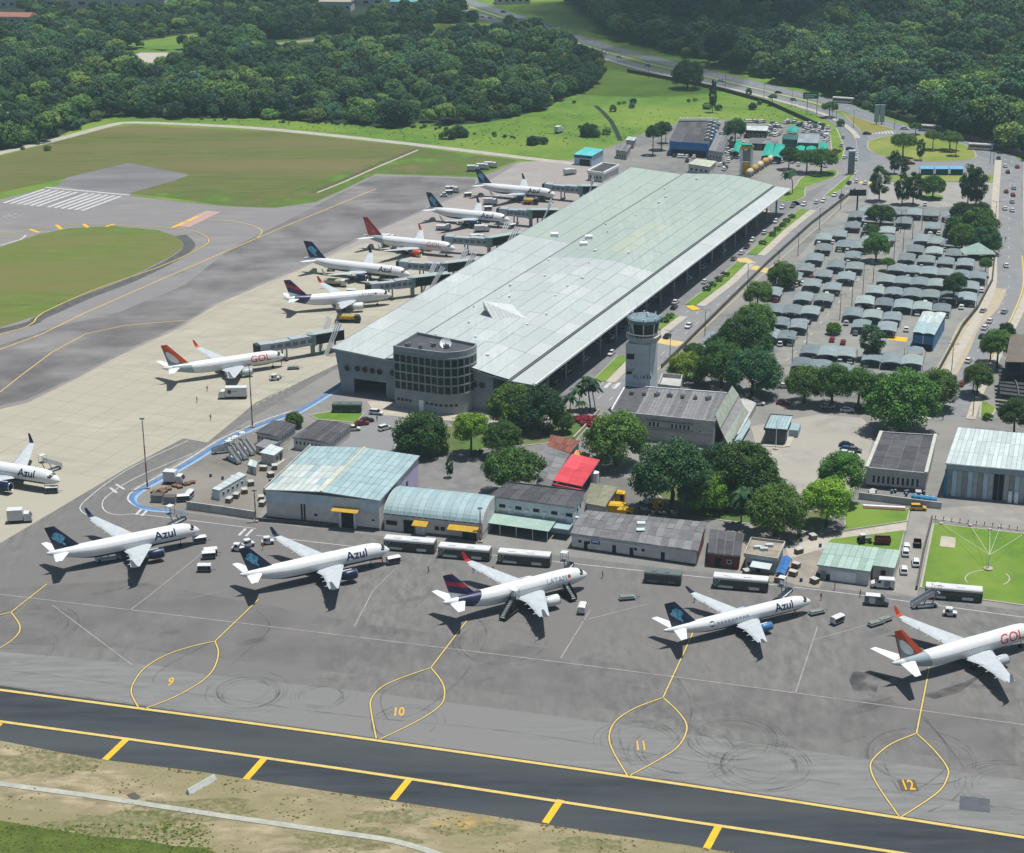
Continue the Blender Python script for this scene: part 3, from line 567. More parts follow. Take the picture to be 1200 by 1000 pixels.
# roof: deck below, then single sheets with open joints on top
dk = MB()
for (s0, z0), (s1, z1) in zip(prof, prof[1:]):
    for k in range(6):
        t0, t1 = k * TL / 6, (k + 1) * TL / 6
        dk.hexa([TP(s0, t0, z0 - .5), TP(s1, t0, z1 - .5), TP(s1, t1, z1 - .5), TP(s0, t1, z0 - .5)], [TP(s0, t0, z0 - .12), TP(s1, t0, z1 - .12), TP(s1, t1, z1 - .12), TP(s0, t1, z0 - .12)])
deck = part('roof_deck', dk, mat('roof_deck', C(182, 194, 194)), term)
cols = [(0, 6), (6, 12), (12, 17.7), (18.5, 24), (24, 30), (30, 35), (35, 40), (40, 44), (44, 48), (48, 53), (53, 57.5), (58.3, 65.1)]
NR = 24
for k in range(NR):
    for ci, (s0, s1) in enumerate(cols):
        g0 = 0.05; lift = rnd.uniform(0.0, 0.05) + (0.35 if 3 <= ci <= 10 else 0.0)
        t0 = k * TL / NR + 0.03; t1 = (k + 1) * TL / NR - 0.03
        if ci % 2 and k < NR - 1: t0 += 0.0
        near = k < 11 if ci >= 3 else k < 13
        f = rnd.random()
        m = roofm[(0, 0, 0, 1, 2, 0, 1, 3)[int(f * 8)]] if near else roofm[(4, 4, 4, 5, 6, 4, 5, 5)[int(f * 8)]]
        if ci in (6, 7) and 12 <= k <= 15 and rnd.random() < .7: m = roofm[7]
        if ci == 11: m = roofm[1] if near else roofm[3] if k % 3 == 0 else roofm[1]
        a0 = s0 + g0 * (s0 > 0); a1 = s1 - g0 * (s1 < 65)
        z0, z1 = pz(a0) + lift, pz(a1) + lift
        part('roof_sheet', MB().hexa([TP(a0, t0, z0 - .1), TP(a1, t0, z1 - .1), TP(a1, t1, z1 - .1), TP(a0, t1, z0 - .1)], [TP(a0, t0, z0), TP(a1, t0, z1), TP(a1, t1, z1), TP(a0, t1, z0)]), m, deck)
for s in (18.1, 57.9):
    part('roof_gutter', MB().hexa([TP(s - .35, 0, pz(s) - .1), TP(s + .35, 0, pz(s) - .1), TP(s + .35, TL, pz(s) - .1), TP(s - .35, TL, pz(s) - .1)], [TP(s - .35, 0, pz(s) - .02), TP(s + .35, 0, pz(s) - .02), TP(s + .35, TL, pz(s) - .02), TP(s - .35, TL, pz(s) - .02)]), mat('gutter', C(66, 70, 76)), deck)
ea = MB().hexa([TP(-.25, 0, 13.3), TP(0, 0, 13.3), TP(0, TL, 13.3), TP(-.25, TL, 13.3)], [TP(-.25, 0, 14.1), TP(0, 0, 14.1), TP(0, TL, 14.1), TP(-.25, TL, 14.1)])
part('eave_fascia', ea, M_gsteel, term); eb = MB().hexa([TP(65.1, 0, 9.8), TP(65.4, 0, 9.8), TP(65.4, TL, 9.8), TP(65.1, TL, 9.8)], [TP(65.1, 0, 10.45), TP(65.4, 0, 10.45), TP(65.4, TL, 10.45), TP(65.1, TL, 10.45)])
part('eave_fascia', eb, M_steel, term)
# wedge skylight
def onroof(px, z): return G(px[0], px[1], z)
q = [onroof((567, 362), 14.1), onroof((577, 373), 14.0), onroof((619, 374.5), 13.8), onroof((600, 357), 14.1)]; top = onroof((565.5, 353), 18.0)
sk = MB(); sk.add([q[0], q[1], q[2], q[3], top], [(0, 1, 4), (1, 2, 4), (2, 3, 4), (3, 0, 4), (3, 2, 1, 0)])
sky_ = part('skylight', sk, mat('skylight_panels', C(224, 230, 230), C(206, 214, 216), scale=0.6), term)
for i in range(9):
    a = q[1].lerp(q[2], i / 9); b = q[1].lerp(top, 0.0).lerp(top, 0); t_ = top.lerp(q[2], i / 9)
    part('skylight_rib', MB().tube(a, t_, 0.07, n=4), M_gsteel, sky_)
for px in ((690, 278), (684, 286), (650, 275)):
    c = G(px[0], px[1], 13.9); part('roof_hatch', MB().box(c.x - 1.3, c.x + 1.3, c.y - 1.3, c.y + 1.3, 13.2, 14.5), M_steel, deck)

for i in range(26):
    t = 10 + (i % 17) * (TL - 12) / 17; s = (26, 40)[i // 17]; t += rnd.uniform(-5, 5); s += rnd.uniform(-6, 6); c = TP(s, t, 0); z = pz(s) + .3
    part('roof_vent', MB().tube((c.x, c.y, z), (c.x, c.y, z + rnd.uniform(.5, .9)), rnd.uniform(.3, .55), n=8), M_steel, deck)
# ------------------------------------------------------------------ round office block at the terminal's end
oA = G(463, 478); oB = G(512, 485.5); dirv = (oB - oA).normalized(); nin = Vector((-dirv.y, dirv.x, 0))
OH = 18.6; Lf = (oB - oA).length
foot = [oA, oB]; cc = oB + nin * 8.2
for i in range(1, 15):
    a = i / 14 * math.radians(115); foot.append(cc + dirv * math.sin(a) * 8.2 - nin * math.cos(a) * 8.2)
foot.append(oA + nin * 15); nf = len(foot)
off = root('office_block', 'grey round cornered office block with four rows of tall windows', 'office building', oA + dirv * 9 + nin * 6)
M_off = mat('office_concrete', C(158, 166, 168, .8), C(140, 148, 152, .8), scale=0.3, detail=6)
part('wall', MB().prism([(p.x, p.y) for p in foot], 0, OH - 0.9), M_off, off)
# facade path by arc length (front only)
path = foot[:-1]; cum = [0]
for a, b in zip(path, path[1:]): cum.append(cum[-1] + (b - a).length)
def at(s):
    for i in range(len(path) - 1):
        if s <= cum[i + 1] or i == len(path) - 2:
            f = (s - cum[i]) / (cum[i + 1] - cum[i]); p = path[i].lerp(path[i + 1], f); d = (path[i + 1] - path[i]).normalized(); return p, Vector((d.y, -d.x, 0)), d
TOTL = cum[-1] - 2.0; ncol = 14; pitch = TOTL / ncol
for r_ in range(4):
    z0 = 6.3 + r_ * 2.72
    for c_ in range(ncol):
        s0 = 0.35 + c_ * pitch; s1 = s0 + pitch - 0.5
        p0, n0, d0 = at(s0); p1, n1, d1 = at(s1)
        fr = MB().hexa([p0 - n0 * .05 + Vector((0, 0, z0)), p1 - n1 * .05 + Vector((0, 0, z0)), p1 + n1 * .06 + Vector((0, 0, z0)), p0 + n0 * .06 + Vector((0, 0, z0))], [p0 - n0 * .05 + Vector((0, 0, z0 + 2.2)), p1 - n1 * .05 + Vector((0, 0, z0 + 2.2)), p1 + n1 * .06 + Vector((0, 0, z0 + 2.2)), p0 + n0 * .06 + Vector((0, 0, z0 + 2.2))])
        part('window', fr, M_gglass if rnd.random() < 0.7 else M_glass, off)
    # slab band standing proud between the rows and fins between columns
for zz in [5.9 + 2.72 * i for i in range(5)]:
    bd = MB(); rg = [at(TOTL * i / 24) for i in range(25)]
    for (a, na, _), (b, nb, _) in zip(rg, rg[1:]): bd.hexa([a + Vector((0, 0, zz)), b + Vector((0, 0, zz)), b + nb * .22 + Vector((0, 0, zz)), a + na * .22 + Vector((0, 0, zz))], [a + Vector((0, 0, zz + .42)), b + Vector((0, 0, zz + .42)), b + nb * .22 + Vector((0, 0, zz + .42)), a + na * .22 + Vector((0, 0, zz + .42))])
    part('floor_band', bd, M_off, off)
for c_ in range(ncol + 1):
    p, n_, d = at(max(0.1, 0.1 + c_ * pitch)); part('fin', MB().hexa([p - d * .12 + Vector((0, 0, 5.9)), p + d * .12 + Vector((0, 0, 5.9)), p + d * .12 + n_ * .2 + Vector((0, 0, 5.9)), p - d * .12 + n_ * .2 + Vector((0, 0, 5.9))], [p - d * .12 + Vector((0, 0, 17)), p + d * .12 + Vector((0, 0, 17)), p + d * .12 + n_ * .2 + Vector((0, 0, 17)), p - d * .12 + n_ * .2 + Vector((0, 0, 17))]), M_off, off)
for s0, z0 in [(0.8 + i * 1.3, 2.6) for i in range(4)] + [(10.2 + i * 1.5, 2.5) for i in range(7)]:
    p, n_, d = at(s0); part('slit_window', MB().hexa([p + Vector((0, 0, z0)), p + d * .9 + Vector((0, 0, z0)), p + d * .9 + n_ * .06 + Vector((0, 0, z0)), p + n_ * .06 + Vector((0, 0, z0))], [p + Vector((0, 0, z0 + .7)), p + d * .9 + Vector((0, 0, z0 + .7)), p + d * .9 + n_ * .06 + Vector((0, 0, z0 + .7)), p + n_ * .06 + Vector((0, 0, z0 + .7))]), M_glass, off)
pp = MB()
for i in range(nf):
    a, b = foot[i], foot[(i + 1) % nf]; d = (b - a).normalized(); n_ = Vector((-d.y, d.x, 0)) * .35
    pp.hexa([a, b, b + n_, a + n_], [a, b, b + n_, a + n_]); 
    for v in pp.v[-8:-4]: v.z = OH - .9
    for v in pp.v[-4:]: v.z = OH + .5
part('parapet', pp, M_off, off)
ctr = sum(foot, Vector()) / nf
rf = part('roof', MB().prism([(p.x + (ctr.x - p.x) * .04, p.y + (ctr.y - p.y) * .04) for p in foot], OH - .85, OH - .35), mat('dark_roof_felt', C(92, 94, 100), C(78, 80, 86), scale=0.4), off)
p, n_, d = at(8.0); part('white_door', MB().hexa([p + Vector((0, 0, 0.1)), p + d * 1.5 + Vector((0, 0, .1)), p + d * 1.5 + n_ * .1 + Vector((0, 0, .1)), p + n_ * .1 + Vector((0, 0, .1))], [p + Vector((0, 0, 3.6)), p + d * 1.5 + Vector((0, 0, 3.6)), p + d * 1.5 + n_ * .1 + Vector((0, 0, 3.6)), p + n_ * .1 + Vector((0, 0, 3.6))]), M_steel, off)
dsh = ctr + Vector((-2.5, 3.0, 0)); dd = root('satellite_dish', 'white satellite dish on the roof of the round office block', 'satellite dish', (dsh.x, dsh.y, OH - .35))
rings = []
for k in range(6):
    r_ = 1.7 * k / 5 + 0.02; rings.append([(r_ * math.cos(t / 14 * 6.283), -0.25 - r_ * r_ * .22 + 0.9, 1.5 + r_ * math.sin(t / 14 * 6.283)) for t in range(14)])
for rg in rings:
    for i, p in enumerate(rg):
        v = Vector(p); v.rotate(Matrix.Rotation(-0.7, 3, 'X')); rg[i] = v
lpart('reflector', MB().loft(rings, cap=False), M_steel, dd, True); lpart('stand', MB().tube((0, .6, 0), (0, .9, 1.4), .2, .12), M_gsteel, dd)

# ------------------------------------------------------------------ airport apron masts
def mast(px, h, label):
    b = G(*px); r_ = root('floodlight_mast', label, 'mast', b, group='apron masts')
    for k in range(8): lpart('mast_section', MB().tube((0, 0, h * k / 8), (0, 0, h * (k + 1) / 8), .24 - .015 * k, .225 - .015 * k, n=8), mat('mast_red', C(186, 116, 108)) if k % 2 == 0 else mat('mast_white', C(206, 200, 196)), r_)
    lpart('lamp_frame', MB().box(-.6, .6, -.2, .2, h, h + .2), M_gsteel, r_)
    for i in range(4): lpart('floodlight', MB().box(-.6 + i * .32, -.36 + i * .32, -.35, -.2, h - .1, h + .4), mat('lamp_face', C(190, 196, 200)), r_)
    lpart('foot', MB().box(-.6, .6, -.6, .6, 0, .5), M_conc, r_)
mast((173, 573), 19.5, 'tall red and white mast beside the blue kerb line and wooden pallets')
mast((296, 501), 19.0, 'tall red and white mast beside the dark roofed huts')
mast((300, 612), 8.5, 'short floodlight mast at the corner of the blue roofed hangar'); mast((563, 636), 9.0, 'short floodlight mast at the end of the arched shed')

# ------------------------------------------------------------------ boarding bridges
M_tun = mat('bridge_grey', C(158, 168, 172, .95), C(140, 150, 156, .95), scale=0.6, rough=0.5)
M_tgl = mat('bridge_glass', C(110, 124, 132), rough=0.2)
M_teal = mat('teal_panel', C(150, 178, 174), C(136, 164, 162), scale=0.6)
def seg(mb, a, b, w, h, z):
    d = (b - a); d.z = 0; d.normalize(); n_ = Vector((-d.y, d.x, 0)) * w / 2
    return mb.hexa([a - n_ + Vector((0, 0, z)), a + n_ + Vector((0, 0, z)), b + n_ + Vector((0, 0, z)), b - n_ + Vector((0, 0, z))], [a - n_ + Vector((0, 0, z + h)), a + n_ + Vector((0, 0, z + h)), b + n_ + Vector((0, 0, z + h)), b - n_ + Vector((0, 0, z + h))])
def bridge(cab, mid, rot, wall, label, door=None):
    zc = 4.0; c, m_, r0, w_ = (G(p[0], p[1], 5.5) for p in (cab, mid, rot, wall))
    for v in (c, m_, r0, w_): v.z = 0
    if door: c = Vector((door[0], door[1], 0)) - Vector((math.cos(math.radians(door[2])), math.sin(math.radians(door[2])), 0)) * 5.4 + Vector((-math.sin(math.radians(door[2])), math.cos(math.radians(door[2])), 0)) * 5.6; c = c + (r0 - c).normalized() * 1.6; m_ = c.lerp(r0, .5)
    R_ = root('boarding_bridge', label, 'boarding bridge', r0, group='boarding bridges along the terminal')
    t1 = part('tunnel', seg(MB(), c, m_, 2.6, 2.6, zc - .1), M_tun, R_); t2 = part('tunnel', seg(MB(), m_, r0, 3.1, 3.1, zc - .25), M_tun, R_)
    for t_, a, b, wd in ((t1, c, m_, 2.6), (t2, m_, r0, 3.1)):
        n = max(3, int((b - a).length / 2.6)); d = (b - a).normalized(); nn = Vector((d.y, -d.x, 0))
        for i in range(n):
            p = a.lerp(b, (i + .15) / n); q = a.lerp(b, (i + .85) / n)
            mb = MB().hexa([p + nn * wd / 2 + Vector((0, 0, zc + .7)), q + nn * wd / 2 + Vector((0, 0, zc + .7)), q + nn * (wd / 2 + .05) + Vector((0, 0, zc + .7)), p + nn * (wd / 2 + .05) + Vector((0, 0, zc + .7))], [p + nn * wd / 2 + Vector((0, 0, zc + 1.9)), q + nn * wd / 2 + Vector((0, 0, zc + 1.9)), q + nn * (wd / 2 + .05) + Vector((0, 0, zc + 1.9)), p + nn * (wd / 2 + .05) + Vector((0, 0, zc + 1.9))])
            part('side_panel', mb, M_tgl, t_)
    d = (m_ - c).normalized(); cabm = seg(MB(), c - d * 2.8, c + d * .6, 3.6, 3.1, zc - .3); part('cab', cabm, M_tun, R_)
    part('cab_canopy', seg(MB(), c - d * 4.0, c - d * 2.8, 3.2, 2.8, zc - .2), mat('rubber_bellows', C(60, 62, 66)), R_)
    dr = c.lerp(m_, .75)
    n_ = Vector((-d.y, d.x, 0))
    for e in (-1, 1):
        part('drive_leg', MB().tube(dr + n_ * e * 1.9 + Vector((0, 0, .9)), dr + n_ * e * 1.9 + Vector((0, 0, 4.4)), .28, n=8), M_gsteel, R_)
        part('wheel', MB().tube(dr + n_ * (e * 1.5) + Vector((0, 0, .55)), dr + n_ * (e * 2.1) + Vector((0, 0, .55)), .55, n=12), mat('tyre', C(38, 38, 40)), R_)
    part('axle', seg(MB(), dr - d * .4, dr + d * .4, 4.2, .5, .5), M_gsteel, R_)
    part('rotunda', MB().tube(r0 + Vector((0, 0, 3.5)), r0 + Vector((0, 0, 7.2)), 1.75, n=16), M_teal, R_); part('column', MB().tube(r0, r0 + Vector((0, 0, 3.6)), .75, n=12), M_gsteel, R_)
    part('fixed_gallery', seg(MB(), r0, w_, 3.2, 3.2, zc - .2), M_glass, R_); part('gallery_roof', seg(MB(), r0, w_, 3.6, .25, zc + 3.02), mat('gallery_roof', C(172, 190, 188)), R_)
    dw = (w_ - r0).normalized(); nw = Vector((-dw.y, dw.x, 0))
    for f in (0.25, 0.75):
        p = r0.lerp(w_, f); part('gallery_column', MB().tube(p, p + Vector((0, 0, 3.9)), .35, n=8), M_gsteel, R_)
    for e in (-1, 1):
        for k in range(3): part('strut', MB().tube(r0.lerp(w_, .3) + nw * e * (1.8 + k * .8), r0.lerp(w_, .75) + nw * e * (2.2 + k * 1.5) + Vector((0, 0, 10.5)), .22, n=6), M_steel, R_)
bridge((306, 409), (342, 402), (366, 397), (401, 391), 'angled boarding bridge reaching the orange tailed jet by the concrete apron', (-71.2, 550.7, 25.9))
bridge((438, 336), (462, 333), (483, 330), (526, 325), 'boarding bridge docked at the jet with a dark red striped tail', (-41.7, 619.0, 15.5))
bridge((481, 311), (502, 313), (521, 313), (562, 308), 'boarding bridge beside the longest white jet with a navy tail', (-36.57, 645.5, -24.0))
bridge((530, 284), (552, 283), (573, 283), (610, 277), 'boarding bridge docked at the red tailed jet', (-21.0, 682.5, -22.6))
bridge((583, 247), (604, 249), (622, 250), (654, 250), 'boarding bridge docked at the navy tailed jet second from the terminal corner', (-.3, 727.4, -23.6))
bridge((647, 220), (664, 221), (681, 222), (700, 222), 'boarding bridge docked at the navy tailed jet by the grass field', (19.2, 772.3, -23.0))
# ------------------------------------------------------------------ other buildings
V3 = lambda x, y, z: Vector((x, y, z))
UP = Vector((0, 0, 1))
class Bld:
    """walls under a roof whose corners (near-left, near-right, far-right, far-left) were read off the picture at height h"""
    def __init__(s, name, label, cat, pix, h, wall, inset=0.35, square=True, group=None):
        c = [G(p[0], p[1], h) for p in pix]
        for p in c: p.z = 0
        if len(c) == 3: c.append(c[0] + c[2] - c[1])
        if square:   # straighten to a rectangle about its near edge
            d = (c[1] - c[0]).normalized(); n = Vector((-d.y, d.x, 0)); dep = ((c[2] - c[1]).dot(n) + (c[3] - c[0]).dot(n)) / 2
            sh = ((c[2] - c[1]).dot(d) + (c[3] - c[0]).dot(d)) / 2; sk = d * sh * 0.6
            c[2] = c[1] + n * dep + sk; c[3] = c[0] + n * dep + sk
        s.c = c; s.h = h; s.ctr = sum(c, Vector()) / 4
        s.r = root(name, label, cat, s.ctr.copy(), group=group)
        k = inset; s.w = []
        for i in range(4):
            a = (c[(i - 1) % 4] - c[i]).normalized(); b = (c[(i + 1) % 4] - c[i]).normalized(); s.w.append(c[i] + a * k + b * k)
        s.wallm = wall
        if wall: s.wall = part('wall', MB().prism([(p.x, p.y) for p in s.w], 0, h - .25), wall, s.r)
    def P(s, u, v, z): return s.c[0].lerp(s.c[1], u).lerp(s.c[3].lerp(s.c[2], u), v) + UP * z
    def face(s, side): a = s.w[side]; b = s.w[(side + 1) % 4]; d = (b - a).normalized(); return a, b, d, Vector((d.y, -d.x, 0))
    def box(s, name, side, u0, u1, z0, z1, m, out=0.06, back=-0.02, par=None):
        a, b, d, n = s.face(side); p, q = a.lerp(b, u0), a.lerp(b, u1)
        return part(name, MB().hexa([p - n * -back + UP * z0, q - n * -back + UP * z0, q + n * out + UP * z0, p + n * out + UP * z0], [p - n * -back + UP * z1, q - n * -back + UP * z1, q + n * out + UP * z1, p + n * out + UP * z1]), m, par or s.r)
    def window(s, side, u0, u1, z0, z1, fm=None, gm=None):
        f = s.box('window', side, u0, u1, z0, z1, fm or M_steel, 0.05); du = (u1 - u0) * .1
        s.box('pane', side, u0 + du, u1 - du, z0 + .12, z1 - .12, gm or M_glass, 0.07, par=f); return f
    def awning(s, side, u0, u1, z1, z0, depth, m):
        a, b, d, n = s.face(side); p, q = a.lerp(b, u0), a.lerp(b, u1)
        return part('awning', MB().hexa([p + UP * (z1 - .08), q + UP * (z1 - .08), q + n * depth + UP * (z0 - .08), p + n * depth + UP * (z0 - .08)], [p + UP * z1, q + UP * z1, q + n * depth + UP * z0, p + n * depth + UP * z0]), m, s.r)
    def roof(s, ms, nu, nv, zf, gap=0.05, th=0.12, name='roof_sheet', jit=0.02, pick=None, holder=None):
        """sheets laid over the plan; zf(u,v) is their height above the eaves"""
        dk = MB(); n = 8
        for i in range(n):
            for j in range(n):
                u0, u1, v0, v1 = i / n, (i + 1) / n, j / n, (j + 1) / n
                dk.hexa([s.P(u0, v0, s.h - .25 + zf(u0, v0)), s.P(u1, v0, s.h - .25 + zf(u1, v0)), s.P(u1, v1, s.h - .25 + zf(u1, v1)), s.P(u0, v1, s.h - .25 + zf(u0, v1))],
                        [s.P(u0, v0, s.h - .14 + zf(u0, v0)), s.P(u1, v0, s.h - .14 + zf(u1, v0)), s.P(u1, v1, s.h - .14 + zf(u1, v1)), s.P(u0, v1, s.h - .14 + zf(u0, v1))])
        d = part('roof', dk, M_gsteel, s.r); s.roofo = d
        lu = (s.c[1] - s.c[0]).length; lv = (s.c[3] - s.c[0]).length
        for i in range(nu):
            for j in range(nv):
                u0, u1 = i / nu + gap / lu, (i + 1) / nu - gap / lu; v0, v1 = j / nv + gap / lv, (j + 1) / nv - gap / lv
                e = rnd.uniform(0, jit); z = lambda a, b: s.h - .12 + zf(a, b) + e
                m = pick(i, j) if pick else ms[rnd.randrange(len(ms))]
                part(name, MB().hexa([s.P(u0, v0, z(u0, v0)), s.P(u1, v0, z(u1, v0)), s.P(u1, v1, z(u1, v1)), s.P(u0, v1, z(u0, v1))],
                                     [s.P(u0, v0, z(u0, v0) + th), s.P(u1, v0, z(u1, v0) + th), s.P(u1, v1, z(u1, v1) + th), s.P(u0, v1, z(u0, v1) + th)]), m, d)
        return d
    def parapet(s, m, h=0.5, th=0.25, sides=(0, 1, 2, 3)):
        for k in sides:
            a, b = s.c[k], s.c[(k + 1) % 4]; d = (b - a).normalized(); n = Vector((d.y, -d.x, 0))
            a2, b2 = a + n * .05, b + n * .05
            part('parapet', MB().hexa([a2 - n * th + UP * (s.h - .4), b2 - n * th + UP * (s.h - .4), b2 + UP * (s.h - .4), a2 + UP * (s.h - .4)], [a2 - n * th + UP * (s.h + h), b2 - n * th + UP * (s.h + h), b2 + UP * (s.h + h), a2 + UP * (s.h + h)]), m, s.r)
def gable_u(hr): return lambda u, v: hr * (1 - abs(2 * u - 1))
def gable_v(hr): return lambda u, v: hr * (1 - abs(2 * v - 1))
def mono_v(hr): return lambda u, v: hr * v
flatf = lambda u, v: 0.0
def sheets(nm, a, b, n=3, d=10, **kw):
    return [mat('%s_%d' % (nm, i), C(*[x + d * (i - 1) for x in a]), C(*[x + d * (i - 1) for x in b]), scale=0.5, detail=6, **kw) for i in range(n)]
M_wwhite = mat('weathered_white_wall', C(206, 206, 202, .95), C(178, 178, 176, .95), scale=0.5, detail=8, c3=C(190, 188, 182, .9), scale3=0.12)
M_wgrey = mat('weathered_grey_wall', C(176, 178, 176, .95), C(146, 148, 148, .95), scale=0.4, detail=8, c3=C(164, 164, 160, .9), scale3=0.1)
M_bwall = mat('pale_blue_wall', C(176, 196, 212, .95), C(158, 180, 198, .95), scale=0.4, detail=6)
M_lilac = mat('lilac_wall', C(186, 178, 206, .95), C(170, 164, 192, .95), scale=0.4)
M_yaw = mat('yellow_awning', C(214, 176, 60), C(196, 156, 54), scale=0.7)
M_soot = mat('sooty_base', C(86, 86, 86), C(110, 108, 104), scale=0.6)
blues = sheets('blue_roof', (178, 204, 208), (164, 192, 198), rough=0.5, d=6); oldb = sheets('weathered_roof', (212, 220, 216), (190, 206, 206), d=10)
greys = sheets('fibre_roof', (140, 140, 142), (120, 120, 124), d=12); darks = sheets('dark_roof', (96, 96, 100), (80, 80, 86), d=8); greens = sheets('pale_green_roof', (176, 202, 192), (160, 188, 178), d=10)
whites = sheets('white_roof', (216, 228, 228), (198, 214, 216), d=10, rough=0.5)

# blue-roofed hangar
b = Bld('hangar', 'white walled hangar with a wide pale blue sheet roof and yellow awning', 'hangar', [(309, 574), (445, 587), (494, 535), (364, 522)], 8.3, M_wwhite)
b.roof(blues, 18, 7, gable_u(0.9), pick=lambda i, j: oldb[rnd.randrange(3)] if i < 9 and j < 4 and rnd.random() < .85 else blues[rnd.randrange(3)])
part('ridge_cap', MB().tube(b.P(.5, 0, 9.15), b.P(.5, 1, 9.15), .38, n=6), mat('cream_ridge', C(226, 222, 196), C(206, 200, 170), scale=1), b.r)
b.box('upper_cladding', 0, 0, 1, 5.2, 8.1, mat('cladding', C(190, 204, 212, .95), C(174, 188, 198, .95), scale=.5), 0.08); b.box('sooty_plinth', 0, 0, .64, 0, 1.0, M_soot, .05); b.box('sooty_plinth', 0, .8, 1, 0, .8, M_soot, .05)
b.box('cargo_door', 0, .665, .775, 0, 4.2, M_dark, .07); b.awning(0, .60, .83, 5.6, 5.1, 2.2, M_yaw)
b.box('door_frame', 0, .65, .665, 0, 4.4, M_steel, .2); b.box('door_frame', 0, .775, .79, 0, 4.4, M_steel, .2)
for u in (.31, .335): b.box('downpipe', 0, u, u + .012, 0, 5.4, M_dark, .16)
b.window(0, .42, .46, 2.2, 3.2); b.window(0, .93, .96, 2.4, 3.2); b.box('lilac_gate', 1, .55, .95, .3, 6.8, M_lilac, .06); b.box('notice', 1, .66, .70, 2, 5, M_dark, .1)
b.parapet(M_wgrey, .5, .25, (3,))
# arched shed
hb = 4.3; q = [G(450, 603, hb), G(565, 615.5, hb)]
for v in q: v.z = 0
d = (q[1] - q[0]).normalized(); n = Vector((-d.y, d.x, 0)); dep = 15.0
r_ = root('arched_shed', 'long shed with a barrel vaulted pale blue roof and yellow awnings', 'shed', (q[0] + q[1]) / 2 + n * dep / 2)
part('wall', MB().prism([(p.x, p.y) for p in (q[0] + n * .1, q[1] + n * .1, q[1] + n * (dep - .1), q[0] + n * (dep - .1))], 0, hb), M_wwhite, r_)
L_ = (q[1] - q[0]).length; NS = 14
def arc(t): a = math.pi * (0.06 + .88 * t); return dep / 2 - dep / 2 * math.cos(a) / math.cos(math.pi * .06), hb - .4 + 4.2 * (math.sin(a))
rb = link('barrel_roof', None, r_); 
for i in range(15):
    mb = MB(); x0, x1 = L_ * i / 15 + .03, L_ * (i + 1) / 15 - .03
    for k in range(NS):
        (ya, za), (yb, zb_) = arc(k / NS), arc((k + 1) / NS)
        mb.hexa([q[0] + d * x0 + n * ya + UP * (za - .1), q[0] + d * x1 + n * ya + UP * (za - .1), q[0] + d * x1 + n * yb + UP * (zb_ - .1), q[0] + d * x0 + n * yb + UP * (zb_ - .1)],
                [q[0] + d * x0 + n * ya + UP * za, q[0] + d * x1 + n * ya + UP * za, q[0] + d * x1 + n * yb + UP * zb_, q[0] + d * x0 + n * yb + UP * zb_])
    part('roof_sheet', mb, blues[i % 3], r_)
bpy.data.objects.remove(rb)
for x in (0, L_):
    part('gable_end', MB().extr([q[0] + d * (x - .15) + n * arc(k / NS)[0] + UP * (arc(k / NS)[1] - .12) for k in range(NS + 1)] + [q[0] + d * (x - .15) + n * dep + UP * 2, q[0] + d * (x - .15) + UP * 2], d * .25), M_wwhite, r_)
def onf(nm, u0, u1, z0, z1, m, out=.08):
    a, c_ = q[0] + d * L_ * u0, q[0] + d * L_ * u1
    return part(nm, MB().hexa([a - n * out + UP * z0, c_ - n * out + UP * z0, c_ + n * .12 + UP * z0, a + n * .12 + UP * z0], [a - n * out + UP * z1, c_ - n * out + UP * z1, c_ + n * .12 + UP * z1, a + n * .12 + UP * z1]), m, r_)
onf('opening', .20, .31, 0, 3.4, M_dark); onf('window', .02, .13, 1.7, 2.8, M_glass); onf('door', .33, .42, 0, 2.6, M_steel); onf('window', .52, .56, 1.6, 2.6, M_glass); onf('window', .58, .62, 1.6, 2.6, M_glass); onf('opening', .80, .94, 0, 2.2, M_gglass); onf('plinth', .43, .8, 0, .6, M_soot)
for u0, u1 in ((.31, .46), (.67, .97)):
    a, c_ = q[0] + d * L_ * u0, q[0] + d * L_ * u1
    part('awning', MB().hexa([a + UP * 3.6, c_ + UP * 3.6, c_ - n * 2.2 + UP * 3.0, a - n * 2.2 + UP * 3.0], [a + UP * 3.75, c_ + UP * 3.75, c_ - n * 2.2 + UP * 3.12, a - n * 2.2 + UP * 3.12]), M_yaw, r_)
# two-storey white house
b = Bld('two_storey_office', 'white two storey office with a dark flat roof and pale green canopy', 'office building', [(574, 581.5), (673, 595), (686, 576), (597, 566)], 7.6, mat('white_paint_wall', C(214, 220, 222, .95), C(194, 202, 206, .95), scale=.5, detail=7), square=False)
b.roof(darks, 9, 2, gable_v(.5)); b.parapet(M_soot, .35, .2, (2, 3))
for u in (.08, .28, .50, .72, .9): b.window(0, u, u + .10, 4.7, 5.9); b.box('wall_aircon', 0, u + .13, u + .17, 4.6, 5.2, M_steel, .5)
for u in (.08, .28, .50, .66, .80): b.box('shutter', 0, u, u + .12, 3.2, 4.0, M_wgrey, .07)
b.box('doorway', 0, .03, .72, 0, 2.8, M_gglass, .07); b.awning(0, -.02, .80, 3.5, 2.9, 6.0, greens[1]); b.awning(0, .81, 1.0, 3.2, 2.9, 3.5, blues[1])
for u in (.0, .2, .4, .6, .78):
    a_, b_, d_, n_ = b.face(0); p = a_.lerp(b_, u) + n_ * 5.7; part('canopy_post', MB().tube(p, p + UP * 2.9, .09, n=6), M_steel, b.r)
for u in (.3, .6): b.window(1, u, u + .15, 4.7, 5.9)
